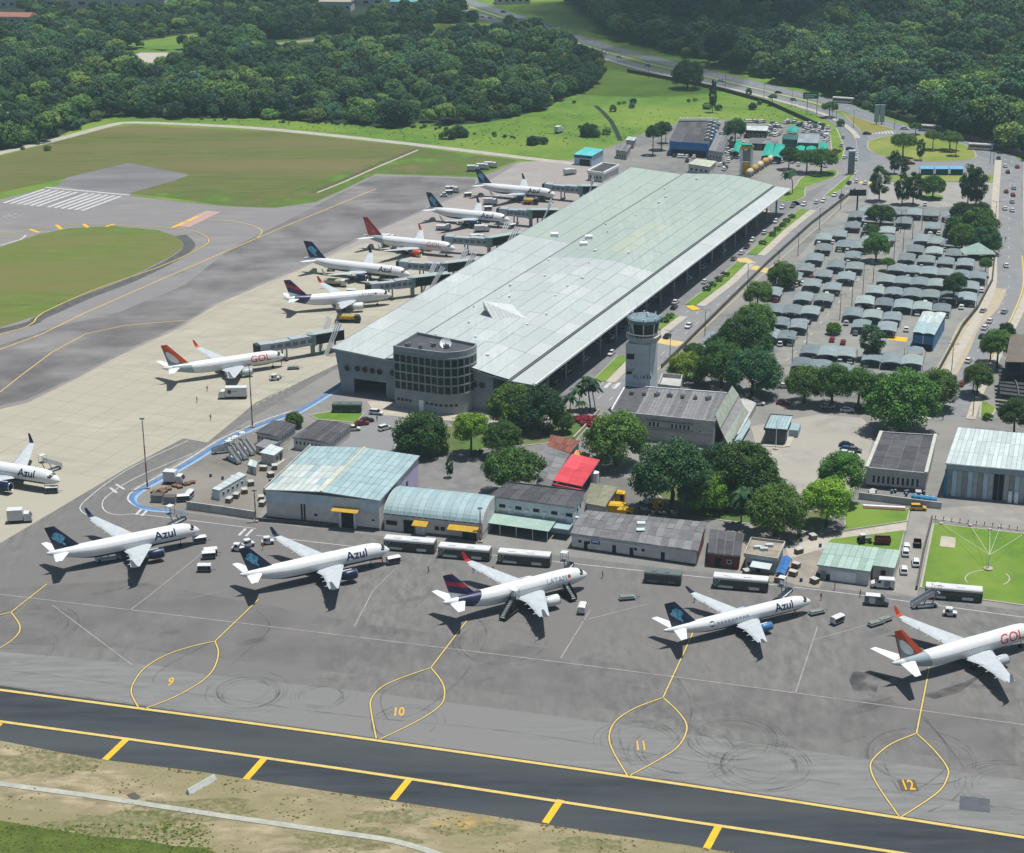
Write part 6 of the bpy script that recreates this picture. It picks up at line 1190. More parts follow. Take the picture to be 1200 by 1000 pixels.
place('a', 'azul', -.3, 727.4, -23.6, 'white airliner with navy tail at the gate beyond the red tailed jet')
place('a', 'azul', 19.2, 772.3, -23.0, 'white airliner with navy tail at the farthest gate by the grass')
place('a', 'azul', -117.7, 445.75, -23.1, 'white airliner with navy engines taxied alone onto the beige concrete')
# ------------------------------------------------------------------ vehicles
def paint(nm, c): return mat('paint_' + nm, C(*c), rough=.3, spec=.5)
CARC = {'white': (236, 238, 238), 'silver': (178, 184, 188), 'black': (44, 46, 50), 'red': (150, 34, 44), 'grey': (112, 118, 122), 'blue': (60, 96, 160), 'yellow': (230, 186, 60)}
M_cg = mat('car_glass', C(40, 50, 58), rough=.1, spec=.6); M_lamp = mat('lamp_glass', C(220, 224, 220), rough=.2); M_rlamp = mat('tail_lamp', C(150, 30, 30), rough=.3)
CARS = {}
def wheelset(r, xs, w_, rad, par=None):
    for x in xs:
        for s in (-1, 1): lpart('wheel', MB().tube((x, s * (w_ - .2), rad), (x, s * w_, rad), rad, n=10), M_tyre, r)
def car_proto(col, kind='car'):
    key = (col, kind)
    if key in CARS: return CARS[key]
    r = root('car', 'x', 'car'); pm = paint(col, CARC[col])
    prof_ = [(-2.05, .32), (-2.12, .62), (-2.0, .86), (-1.5, .93), (.85, .93), (1.75, .80), (2.05, .62), (2.08, .34)]
    b = MB().loft([[(x, y * s_, z) for x, z in prof_] for y, s_ in ((-.84, 1), (.84, 1))]); lpart('body', b, pm, r)
    x0, x1, xa, xb = (-1.75, 1.05, -1.25, .25) if kind == 'car' else (-1.95, 1.1, -1.75, .35); zt = 1.42 if kind == 'car' else 1.6
    lpart('windows', MB().hexa([(x0, -.77, .92), (x1, -.77, .92), (x1, .77, .92), (x0, .77, .92)], [(xa, -.6, zt), (xb, -.6, zt), (xb, .6, zt), (xa, .6, zt)]), M_cg, r)
    lpart('roof_panel', MB().hexa([(xa - .06, -.63, zt - .02), (xb + .08, -.63, zt - .02), (xb + .08, .63, zt - .02), (xa - .06, .63, zt - .02)], [(xa + .1, -.55, zt + .06), (xb - .1, -.55, zt + .06), (xb - .1, .55, zt + .06), (xa + .1, .55, zt + .06)]), pm, r)
    wheelset(r, (-1.3, 1.3), .86, .31)
    for s in (-.6, .6): lpart('headlight', MB().box(2.0, 2.1, s - .18, s + .18, .58, .74), M_lamp, r)
    CARS[key] = r; r['_used'] = 0; return r
USED = set()
def put(proto, key, loc, rz, label, group, cat=None):
    if key not in USED:
        USED.add(key); r = proto; reg(r); r.location = loc; r.rotation_euler = (0, 0, rz); r['label'] = label; r['group'] = group
    else: r = dup(proto, loc, rz, label, group)
    if '_used' in r: del r['_used']
    return r
def car(px, deg, col, label, group, kind='car', z=0.09):
    p = G(px[0], px[1]) if len(px) == 2 else Vector(px); p.z = z
    return put(car_proto(col, kind), ('car', col, kind), p, math.radians(deg), label % col if '%s' in label else label, group % col if '%s' in group else group)
AXD = 67.3
lf, gf = '%s car on the road beside the terminal', '%s cars on the terminal frontage road'
for x, y, c in ((917, 244.5, 'white'), (929, 243, 'grey'), (942, 241, 'white'), (957, 238.5, 'white'), (965, 237, 'white'), (978, 230, 'white'), (986, 232, 'black'), (909, 261, 'white'), (896, 274, 'white'), (881.5, 283, 'white'), (875, 291, 'black'), (869, 298, 'white'), (860, 305, 'grey'),
               (826, 332, 'white'), (791.5, 356, 'white'), (790, 362, 'black'), (782, 396, 'black'), (807, 384, 'white'), (716, 416, 'white'), (995, 216, 'black'), (1004, 214, 'white'), (1014, 216, 'white')): car((x, y), AXD + (180 if rnd.random() < .5 else 0), c, lf, gf)
for i in range(34):      # taxis and cars in the shade of the canopy
    f = rnd.uniform(.03, .97); p = TP(rnd.choice((53.5, 56.2, 59.0)), 4 + f * (TL - 8), 0); c = rnd.choice(('white', 'white', 'silver', 'silver', 'black', 'red', 'grey'))
    car((p.x, p.y, .09), AXD, c, '%s car waiting in the shade under the terminal canopy', '%s cars under the terminal canopy')
for x, y, c in ((1181, 203, 'black'), (1188, 222, 'silver'), (1179, 226, 'red'), (1187, 230, 'red'), (1186, 238, 'silver'), (1177.5, 246, 'white'), (1186, 248, 'white'), (1179, 313, 'white'), (1177, 367, 'silver'), (1160, 378, 'white'), (1154, 386, 'white'), (1151, 396, 'black'), (1152, 366, 'silver'), (1127, 452, 'red'), (1109, 468, 'red'), (1135, 424.5, 'white'), (1178, 196, 'white'), (1192, 197, 'red'), (1170, 187, 'black')):
    car((x, y), 82 if y < 340 else 62, c, '%s car driving on the avenue beside the car park', '%s cars on the avenue')
for x, y, c, d in ((1016, 158, 'black', 0), (1067, 193, 'red', 0), (988, 162, 'silver', 75), (986, 172, 'silver', 75), (996, 176, 'black', 10), (1003, 188, 'white', 80), (978, 178, 'red', 60), (983, 179, 'red', 60), (978, 182, 'red', 60), (990, 186, 'white', 60), (705, 62, 'white', -30), (709, 64, 'white', -30), (726, 68, 'white', -30), (566, 21, 'white', -30), (575, 22, 'white', -30), (590, 15, 'black', -30), (548, 8, 'silver', -30), (760, 78, 'silver', -20), (800, 90, 'black', -20), (845, 96, 'white', -20), (912, 110, 'black', -20), (930, 118, 'silver', -20), (1060, 152, 'white', -20), (516, 2, 'white', -30), (530, 4, 'grey', -30), (620, 33, 'white', -30)):
    car((x, y), d, c, '%s car on the highway or roundabout', '%s cars on the highway and roundabout')
for x, y, c, d in ((864, 470, 'silver', -10), (888, 475, 'white', -8), (918, 474, 'red', -8), (970, 479, 'silver', -8), (993, 483, 'white', -8), (1008, 480, 'black', -8), (920, 455, 'white', -10), (861, 474, 'grey', -10)):
    car((x, y), d, c, '%s car parked in the tree shaded street', '%s cars in the tree shaded street')
for x, y, c, d in ((441, 486, 'white', -15), (424, 498.5, 'red', 20), (430, 495, 'black', 20), (414, 505, 'white', 10), (451, 504, 'white', 40)): car((x, y), d, c, '%s car at the gate plaza below the office block', '%s cars at the gate plaza', 'van' if c == 'white' else 'car')
for i, (x, y) in enumerate(((992, 524), (993, 529), (991, 534), (1001, 530), (999, 536), (997, 541))): car((x, y), -20, ('black', 'blue', 'white', 'grey', 'white', 'silver')[i], '%s car parked in the yard beside the flat roofed block', '%s cars in the yard')
for x, y, c, d in ((1061, 650, 'white', 80), (1073, 662, 'white', 80), (1059, 671, 'white', 80), (1062, 644, 'white', 80)): car((x, y), d, c, 'white pickup parked on the driveway by the lawn', 'white pickups on the driveway', 'van')
car((1076, 598), -5, 'yellow', 'yellow pickup at the top of the lawn driveway', 'yellow pickup', 'van')
# rental yards beyond the terminal
cells = []
for x0, y0, x1, y1, n in ((798, 141.5, 842, 143, 16), (798, 145, 842, 146.5, 12), (833, 146, 850, 158, 14), (875, 143, 898, 144.5, 9), (902, 145, 915, 158, 12), (920, 142, 935, 146, 8), (936, 146, 965, 156, 26), (962, 150, 972, 168, 16), (850, 160, 872, 190, 26), (884, 157, 916, 160, 12), (905, 176, 930, 192, 14), (935, 184, 975, 196, 22), (775, 180, 800, 186, 8), (800, 182, 815, 190, 6), (840, 187, 866, 200, 9)):
    for i in range(n): cells.append((x0 + (x1 - x0) * rnd.random() if y1 - y0 > 3 else x0 + (x1 - x0) * i / n, y0 + (y1 - y0) * rnd.random()))
yard = []
for x, y in cells:
    if not (796 < x < 838 and y < 147.5): p = G(x, y); yard.append((Vector((p.x, p.y, .09)), rnd.choice((75, 80, 70, -15)), rnd.choice(('white', 'white', 'white', 'silver', 'black', 'grey', 'white'))))
for i in range(11): p = G(798 + i * 3.9, 141.3, 7.2); yard.append((Vector((p.x, p.y, 7.03)), 80, 'white'))
for i in range(6): p = G(834 - i * .9, 144 + i * 4, 7.2); yard.append((Vector((p.x, p.y, 7.03)), -10, 'white'))
def join_cars(lst, name, label):
    """hundreds of far cars a few pixels long: real geometry in one mesh"""
    bm_ = bmesh.new(); mats = []
    for p, deg, col in lst:
        pr_ = car_proto(col); Mx = Matrix.Translation(p) @ Matrix.Rotation(math.radians(deg), 4, 'Z')
        for ch in [c for c in bpy.data.objects if c.parent == pr_]:
            if ch.name.startswith('headlight'): continue
            me = ch.data; m_ = me.materials[0]
            if m_ not in mats: mats.append(m_)
            vs_ = [bm_.verts.new(Mx @ v.co) for v in me.vertices]
            for f in me.polygons: nf = bm_.faces.new([vs_[k] for k in f.vertices]); nf.material_index = mats.index(m_)
    me = bpy.data.meshes.new(name); bm_.to_mesh(me); bm_.free()
    for m_ in mats: me.materials.append(m_)
    tag(link(name, me), label, 'cars', kind='stuff')
join_cars(yard, 'rental_cars', 'crowd of mostly white cars parked in the yards beyond the terminal')

# ------------------------------------------------------------------ car park canopies
M_can = [mat('canopy_mesh_%d' % i, C(*a), C(*b_), scale=.5, detail=5, rough=.8, rnd_obj=.25) for i, (a, b_) in enumerate((((146, 160, 164), (128, 143, 149)), ((158, 172, 172), (140, 155, 157)), ((134, 148, 154), (118, 133, 140))))]
CP = {}
def canopy_proto(v):
    if v in CP: return CP[v]
    r = root('carport', 'x', 'carport'); wx, wy = ((3.15, 5.2), (3.15, 4.8), (3.0, 4.5))[v]; NU, NV = 8, 8
    g_ = [[Vector((-wx + 2 * wx * i / NU, -wy + 2 * wy * j / NV, 2.5 + .55 * math.sin(math.pi * i / NU) ** .8 + .22 * math.cos(math.pi * (j / NV - .5) * 2))) for j in range(NV + 1)] for i in range(NU + 1)]
    mb = MB()
    for i in range(NU):
        for j in range(NV): mb.quad(g_[i][j], g_[i + 1][j], g_[i + 1][j + 1], g_[i][j + 1])
    link('canopy', mb.mesh('canopy', M_can[v], True, weld=True), r)
    for j in (0, 4, 8): lpart('arch', MB().add([], []) if False else strip_arch(g_, j), M_gsteel, r)
    for x in (-wx, wx):
        for y in (-wy * .9, wy * .9): lpart('post', MB().tube((x, y, 0), (x, y, 2.4), .08, n=6), M_gsteel, r)
    CP[v] = r; return r
def strip_arch(g_, j):
    mb = MB()
    for a, b_ in zip([row[j] for row in g_], [row[j] for row in g_][1:]): mb.tube(a - UP * .2, b_ - UP * .2, .05, n=4)
    return mb
ROWS = [((1016, 244), (1072, 247), 4), ((1020, 255), (1060, 257), 3), ((1092, 248), (1114, 250), 2), ((1020, 267), (1040, 268), 2), ((1094, 263), (1116, 266), 2), ((1019, 279), (1040, 277), 2), ((1082, 278), (1112, 283), 2), ((1073, 290), (1118, 294), 3), ((1063, 300), (1132, 306), 4),
 ((1051, 312), (1146, 321), 5), ((1039, 325), (1137, 333), 5), ((1026, 338), (1134, 346), 5), ((1014, 350), (1104, 359), 5), ((1000, 364), (1046, 369), 3), ((1062, 370), (1078, 371), 1), ((983, 272), (984, 272), 1), ((1000, 297), (1016, 299), 1), ((980, 308), (1002, 310), 2), ((966, 319), (992, 322), 2), ((952, 330), (976, 334), 2), ((942, 346), (966, 347), 2),
 ((908, 360), (950, 362), 3), ((914, 375), (936, 378), 2), ((902, 389), (922, 391), 2), ((906, 340), (907, 340), 1), ((895, 371), (896, 371), 1), ((950, 408), (992, 411), 3), ((940, 423), (984, 430), 3), ((1022, 416), (1070, 420), 3), ((1000, 434), (1020, 436), 1), ((838, 393), (839, 393), 1), ((828, 409), (829, 409), 1), ((965, 288), (985, 290), 1), ((955, 300), (975, 302), 1), ((944, 312), (960, 314), 2), ((930, 322), (948, 326), 2), ((990, 284), (1008, 286), 2), ((966, 276), (968, 276), 1), ((1000, 262), (1008, 263), 1), ((1004, 250), (1008, 250), 1), ((985, 297), (990, 297), 1), ((926, 347), (930, 347), 1), ((1120, 355), (1136, 358), 1), ((1082, 420), (1088, 421), 1), ((1010, 378), (1040, 381), 2), ((935, 392), (940, 392), 1)]
CAN = []
for a, b_, n in ROWS:
    n2 = max(1, int(round((G(*b_) - G(*a)).length / 6.6)) + 1) if n > 1 else 1
    CAN += [(a[0] + (b_[0] - a[0]) * (k / max(1, n2 - 1)), a[1] + (b_[1] - a[1]) * (k / max(1, n2 - 1))) for k in range(n2)]
KEPT = []
for i, (x, y) in enumerate(CAN):
    v = i % 3; p = G(x, y, 3.0); p.z = .06
    if any(abs((p - k_).dot(P2)) < 4.6 and abs((p - k_).dot(A2)) < 6.5 for k_ in KEPT): continue
    KEPT.append(p.copy())
    ang = math.radians(AXD - 90 + 8)
    put(canopy_proto(v), ('can', v), p, ang, 'arched grey mesh carport ' + ('in the lower rows beside the tree shaded street' if y > 400 else 'between the frontage road and the central aisle' if x < 995 - (y - 330) * .9 else 'in the rows between the central aisle and the avenue'), 'mesh carports ' + ('in the lower rows' if y > 400 else 'left of the aisle' if x < 995 - (y - 330) * .9 else 'right of the aisle'))
    for k in range(2 if rnd.random() < .35 else 1):
        q = p + Vector((math.cos(ang), math.sin(ang), 0)) * (k * 3.0 - 1.5) - Vector((-math.sin(ang), math.cos(ang), 0)) * rnd.uniform(2.0, 4.8)
        car((q.x, q.y, .09), AXD + 8, rnd.choice(('white', 'white', 'black', 'silver', 'grey', 'white', 'red')), '%s car parked in the terminal car park', '%s cars in the car park', rnd.choice(('car', 'van')))
for x, y, c in ((939, 323, 'red'), (951, 327, 'red'), (957, 328, 'silver'), (941, 334, 'white'), (956, 337, 'white'), (962, 357, 'white'), (933, 333, 'black'), (917, 333, 'white'), (975, 400, 'red'), (988, 403, 'red'), (975, 418, 'red'), (988, 417, 'white'), (1000, 417, 'white'), (1021, 360, 'white'), (1020, 371, 'white'), (1029, 371, 'white'), (1012, 361, 'black'), (1042, 345, 'white'), (1052, 348, 'white'), (1059, 348, 'white'), (1094, 292, 'white'), (1100, 294, 'white'), (1106, 294, 'white'), (1090, 276, 'white'), (1100, 275, 'white'), (1150, 342, 'white'), (1062, 388, 'white'), (1084, 241, 'white'), (1097, 302, 'white')):
    car((x, y), AXD + 8, c, '%s car parked in the terminal car park', '%s cars in the car park')
for k_ in KEPT[::3]:
    q = k_ - A2 * 7.2 + P2 * rnd.uniform(-1.5, 1.5); car((q.x, q.y, .09), AXD + 8, rnd.choice(('white', 'white', 'silver', 'black')), '%s car parked in the terminal car park', '%s cars in the car park')
tp = root('peaked_tent', 'pale green peaked tent at the edge of the car park trees', 'tent', G(1145, 303)); lpart('roof', MB().add([(-6, -4, 2.6), (6, -4, 2.6), (6, 4, 2.6), (-6, 4, 2.6), (0, 0, 6.2)], [(0, 1, 4), (1, 2, 4), (2, 3, 4), (3, 0, 4)]), greens[1], tp)
for x in (-5.8, 5.8):
    for y in (-3.8, 3.8): lpart('post', MB().tube((x, y, 0), (x, y, 2.6), .1, n=6), M_gsteel, tp)
# lamp posts
def lamp(px, h=9, arm=1.4):
    key = ('lamp', h)
    if key not in CARS:
        r = root('street_lamp', 'x', 'street lamp'); lpart('pole', MB().tube((0, 0, 0), (0, 0, h), .14, .08, n=6), M_dark, r)
        for s in (-1, 1): lpart('arm', MB().tube((0, 0, h - .1), (s * arm, 0, h + .2), .05, n=4), M_dark, r); lpart('lamp_head', MB().box(s * arm - .35, s * arm + .35, -.15, .15, h + .12, h + .28), M_gsteel, r)
        CARS[key] = r
    put(CARS[key], key, G(*px), math.radians(AXD - 90), 'dark slim street lamp with twin arms along the roads and car park', 'street lamps')
for p in ((878, 366), (876, 338), (826, 394), (1023, 332), (1011, 345), (998, 360), (984, 375), (945, 410), (928, 428), (1047, 310), (1058, 295), (1069, 281), (1080, 270), (1055, 273), (912, 322), (935, 300), (960, 270), (985, 245), (1105, 492), (1140, 488), (1166, 262), (1164, 300), (925, 400), (1160, 192), (1164, 193), (1080, 190), (975, 140), (980, 143), (895, 116), (928, 125), (850, 100), (820, 440), (785, 420), (940, 460), (1000, 150), (1048, 152), (760, 92), (1115, 436)): lamp(p)

# ------------------------------------------------------------------ buses
M_bw = mat('bus_white', C(238, 240, 240), C(222, 226, 228), scale=.8, rough=.35); M_bb = mat('bus_black', C(34, 38, 42), rough=.15, spec=.6); M_bg = mat('bus_green', C(60, 124, 96), rough=.4); M_bgry = mat('bus_dark_roof', C(112, 124, 122), rough=.4)
def bus_proto(kind):
    key = ('bus', kind)
    if key in CARS: return CARS[key]
    r = root('bus', 'x', 'bus'); Lh, Wh = (6.3, 1.4) if kind != 'city' else (5.8, 1.25); H_ = 3.0
    bm0 = {'apron': M_bb, 'dark': mat('bus_dark_body', C(70, 82, 80), rough=.3), 'city': mat('bus_cream', C(226, 222, 208), rough=.4)}[kind]; rm_ = {'apron': M_bw, 'dark': M_bgry, 'city': M_bw}[kind]
    def rr(x, s_): return [(x, -Wh * s_, .35), (x, Wh * s_, .35), (x, Wh * s_, 2.5), (x, Wh * s_ * .96, 2.85), (x, -Wh * s_ * .96, 2.85), (x, -Wh * s_, 2.5)]
    lpart('body', MB().loft([rr(-Lh, .93), rr(-Lh + .3, 1), rr(Lh - .4, 1), rr(Lh, .9)]), bm0, r)
    def r2(x, s_): return [(x, -Wh * s_ * 1.015, 2.42), (x, Wh * s_ * 1.015, 2.42), (x, Wh * s_ * 1.0, 2.85), (x, Wh * s_ * .88, 3.08), (x, -Wh * s_ * .88, 3.08), (x, -Wh * s_ * 1.0, 2.85)]
    lpart('roof', MB().loft([r2(-Lh + .05, .93), r2(-Lh + .3, 1), r2(Lh - .4, 1), r2(Lh - .05, .9)]), rm_, r)
    for s in (-1, 1):
        n = 7
        for i in range(n): x0 = -Lh + .6 + i * (2 * Lh - 1.4) / n; lpart('side_window', MB().box(x0, x0 + (2 * Lh - 1.4) / n - .1, s * Wh - .02, s * Wh + .02, 1.35, 2.4), M_cg, r)
        lpart('side_skirt', MB().box(-Lh + 1.2, -Lh + 4.6, s * Wh - .03, s * Wh + .03, .45, 1.0), M_bw if kind != 'dark' else M_bgry, r); lpart('side_skirt', MB().box(Lh - 4.4, Lh - 2.0, s * Wh - .03, s * Wh + .03, .45, 1.15), M_bw if kind != 'dark' else M_bgry, r)
        if kind == 'apron':
            lpart('green_swoosh', MB().extr([(-Lh + .3, s * (Wh + .012), 2.3), (-Lh + 1.7, s * (Wh + .012), 1.4), (-Lh + 4.8, s * (Wh + .012), .95), (-Lh + 2.0, s * (Wh + .012), 1.05), (-Lh + .3, s * (Wh + .012), .7)], (0, s * .02, 0)), M_bg, r)
            for k in range(4): a = .5 + k * .5; lpart('white_ray', MB().extr([(-Lh + 1.0, s * (Wh + .04), 1.5), (-Lh + 1.0 + 1.2 * math.cos(a * 2), s * (Wh + .04), 1.5 + .9 * math.sin(a * 2)), (-Lh + 1.0 + 1.2 * math.cos(a * 2 + .25), s * (Wh + .04), 1.5 + .9 * math.sin(a * 2 + .25))], (0, s * .02, 0)), M_bw, r)
    lpart('windscreen', MB().box(Lh - .05, Lh + .03, -Wh * .8, Wh * .8, 1.1, 2.5), M_cg, r); lpart('rear_window', MB().box(-Lh - .03, -Lh + .05, -Wh * .7, Wh * .7, 1.4, 2.4), M_cg, r)
    for k in (-3, 1.5): lpart('roof_unit', MB().box(k - .9, k + .9, -.7, .7, 3.04, 3.22), rm_, r)
    wheelset(r, (-Lh + 2.6, Lh - 2.4), Wh + .02, .48); CARS[key] = r; return r
def bus(px, deg, kind, label, grp): p = G(*px); p.z = .09; return put(bus_proto(kind), ('bus', kind), p, math.radians(deg), label, grp)
for px, lb in (((481, 645), 'white roofed apron bus nearest the hangar with the yellow awning'), ((545, 654), 'white roofed apron bus in front of the arched shed'), ((615, 661), 'white roofed apron bus beside the pale green canopy'), ((868, 690), 'white roofed apron bus in front of the red shack'), ((1117, 702), 'white roofed apron bus at the edge of the green lawn')):
    bus(px, -12.5, 'apron', lb, 'apron buses')
for px, d_, lb in (((777, 683), -12.5, 'dark bus with a grey roof in front of the workshop row'), ((407, 483), -3, 'dark bus behind the small lawn below the terminal')): bus(px, d_, 'dark', lb, 'dark buses').scale = (.68, .95, .92)
for px, d_ in (((1090, 154), -22), ((1149, 176), -18), ((988, 121), -24)): bus(px, d_, 'city', 'cream city bus driving past the roundabout', 'city buses')

# ------------------------------------------------------------------ ground equipment
def van(px, deg, col, label, L_=5.4):
    p = G(*px); r = root('van', label, 'van', (p.x, p.y, .09), math.radians(deg)); pm = paint(col, CARC[col]); h = L_ / 2
    pr = [(-h, .4), (-h, 2.2), (-h + .15, 2.35), (h - 1.9, 2.35), (h - 1.0, 1.45), (h - .1, 1.15), (h, .45)]
    lpart('body', MB().loft([[(x, y, z) for x, z in pr] for y in (-1.0, 1.0)]), pm, r); lpart('roof', MB().box(-h + .2, h - 1.95, -.95, .95, 2.34, 2.4), M_bw, r)
    lpart('windscreen', MB().hexa([(h - 1.0, -.9, 1.48), (h - 1.0, .9, 1.48), (h - 1.05, .9, 1.44), (h - 1.05, -.9, 1.44)], [(h - 1.82, -.85, 2.31), (h - 1.82, .85, 2.31), (h - 1.9, .85, 2.27), (h - 1.9, -.85, 2.27)]) if False else MB().extr([(h - .98, -.88, 1.5), (h - 1.78, -.84, 2.29), (h - 1.78, .84, 2.29), (h - .98, .88, 1.5)], (.04, 0, .04)), M_cg, r)
    for s in (-1, 1): lpart('side_window', MB().box(h - 2.3, h - 1.5, s * 1.0 - .02, s * 1.0 + .02, 1.45, 2.1), M_cg, r); lpart('door_line', MB().box(-h + 1.0, -h + 2.4, s * 1.0 - .015, s * 1.0 + .015, .6, 2.1), M_gsteel if col == 'white' else M_bw, r)
    wheelset(r, (-h + 1.0, h - 1.0), 1.02, .36); return r
van((1034, 689), 170, 'white', 'white delivery van beside the depot shed'); van((1027, 709), -12, 'grey', 'grey panel van with a white roof on the apron')
def cart(px, deg, label, cover=True, col=None, L_=3.2):
    key = ('cart', cover, L_)
    if key not in CARS:
        r = root('baggage_cart', 'x', 'baggage cart'); h = L_ / 2
        lpart('bed', MB().box(-h, h, -.8, .8, .45, .6), M_gsteel, r); lpart('drawbar', MB().box(h, h + 1.1, -.05, .05, .42, .5), M_dark, r)
        if cover:
            lpart('cover_roof', MB().loft([[(x, -.85, 1.75), (x, -.5, 1.95), (x, .5, 1.95), (x, .85, 1.75), (x, .85, 1.65), (x, -.85, 1.65)] for x in (-h, h)]), M_bw, r)
            lpart('end_panel', MB().box(-h, -h + .06, -.8, .8, .6, 1.7), M_bw, r); lpart('end_panel', MB().box(h - .06, h, -.8, .8, .6, 1.7), M_bw, r); lpart('curtain', MB().box(-h + .1, h - .1, .72, .78, .6, 1.66), mat('curtain_grey', C(190, 196, 200)), r)
            lpart('load', MB().box(-h + .3, h - .6, -.6, .6, .6, 1.3), mat('luggage', C(110, 100, 96), C(70, 80, 100), scale=1.5), r)
        else: lpart('load', MB().box(-h + .2, h - .4, -.65, .65, .6, .95), mat('pallet_load', C(150, 160, 150), C(120, 130, 126), scale=1.2), r)
        wheelset(r, (-h + .5, h - .5), .78, .26); CARS[key] = r
    p = G(*px); p.z = .09; return put(CARS[key], key, p, math.radians(deg), label, 'baggage carts on the apron')
cl = 'white covered baggage cart parked near the foreground airliners'
for px, d_ in (((234, 637), 20), ((245, 655), 10), ((240, 670), 0), ((461, 661), 25), ((682, 718), 80), ((981, 731), 40), ((247, 651), 12), ((61, 578), 5)): cart(px, d_, cl)
for px, d_ in (((735, 703), 10), ((957, 720), 25), ((1026, 733), 30), ((1036, 729), 35), ((344, 433), 8), ((323, 444), 15)): cart(px, d_, 'flat baggage dolly with a small load on the apron', False, L_=3.8)
def tug(px, deg, label):
    key = ('tug',)
    if key not in CARS:
        r = root('baggage_tractor', 'x', 'tractor'); lpart('chassis', MB().loft([[(x, -.75, .35), (x, .75, .35), (x, .72, z), (x, -.72, z)] for x, z in ((-1.5, .95), (-.4, 1.0), (.3, 1.1), (1.5, .95))]), M_bw, r); lpart('canopy', MB().box(-1.0, .5, -.7, .7, 1.85, 1.95), M_bw, r); lpart('seat', MB().box(-.8, -.3, -.4, .4, 1.0, 1.35), M_dark, r)
        for x in (-.95, .45):
            for y in (-.65, .65): lpart('canopy_post', MB().tube((x, y, .95), (x, y, 1.86), .04, n=4), M_dark, r)
        lpart('windscreen', MB().box(.5, .54, -.62, .62, 1.1, 1.8), M_cg, r); wheelset(r, (-.95, .95), .78, .36); CARS[key] = r
    p = G(*px); p.z = .09; return put(CARS[key], key, p, math.radians(deg), label, 'baggage tractors on the apron')
for px, d_ in (((279, 646), -10), ((291, 641), 30), ((314, 638), 15), ((1113, 722), -12), ((440, 655), 20), ((322, 446), 20)): tug(px, d_, 'small white baggage tractor with a canopy near the airliners')
def stairs(px, deg, label, h=3.4, truck=True, dark=False):
    p = G(*px); r = root('boarding_stairs', label, 'boarding stairs', (p.x, p.y, .09), math.radians(deg)); m1 = M_bw if not dark else M_dark
    n = 12
    for i in range(n): x = -3.2 + i * .42; z = .6 + (h - .6) * (i + 1) / n; lpart('step', MB().box(x, x + .46, -.6, .6, z - .1, z), M_gsteel, r)
    for s in (-1, 1): lpart('side_panel', MB().extr([(-3.3, s * .68, .5), (1.8, s * .68, h - .3), (1.8, s * .68, h + 1.0), (-3.3, s * .68, 1.6)], (0, s * .06, 0)), m1, r)
    lpart('platform', MB().box(1.8, 3.2, -.75, .75, h - .15, h), M_gsteel, r); lpart('hood', MB().box(1.5, 3.2, -.8, .8, h + 2.0, h + 2.12), M_bw, r)
    for x in (1.6, 3.1):
        for s in (-.74, .74): lpart('hood_post', MB().tube((x, s, h - .1), (x, s, h + 2), .05, n=4), M_gsteel, r)
    lpart('chassis', MB().box(-3.2, 2.8, -.8, .8, .35, .65), m1, r)
    for x in (.6, 2.6): lpart('lift_strut', MB().tube((x - 1.0, 0, .6), (x, 0, h - .4), .12, n=6), M_gsteel, r)
    wheelset(r, (-2.3, 2.0), .82, .36); return r
stairs((1084, 712), 10, 'white boarding stairs parked beside the lawn edge bus')
stairs((597, 722), 60, 'dark boarding stairs at the rear door of the striped tail airliner', dark=True); stairs((664, 700), 120, 'boarding stairs at the front door of the striped tail airliner', dark=True)
stairs((128, 657), 20, 'boarding stairs under the rear of the airliner by the blue kerb'); stairs((920, 698), -120, 'boarding stairs on the far side of the slim airliner'); stairs((665, 668), -110, 'boarding stairs on the far side of the striped tail airliner'); stairs((60, 553), -130, 'boarding stairs on the far side of the lone airliner'); stairs((208, 613), -120, 'boarding stairs on the far side of the airliner by the blue kerb')
for px, lb in (((274, 541), 'first'), ((282, 536), 'middle'), ((290, 531), 'last')): stairs(px, 128, '%s of three white boarding stairs stored on the ramp' % lb, 3.2)
stairs((262, 531), 20, 'small white steps beside the stored boarding stairs', 1.8)
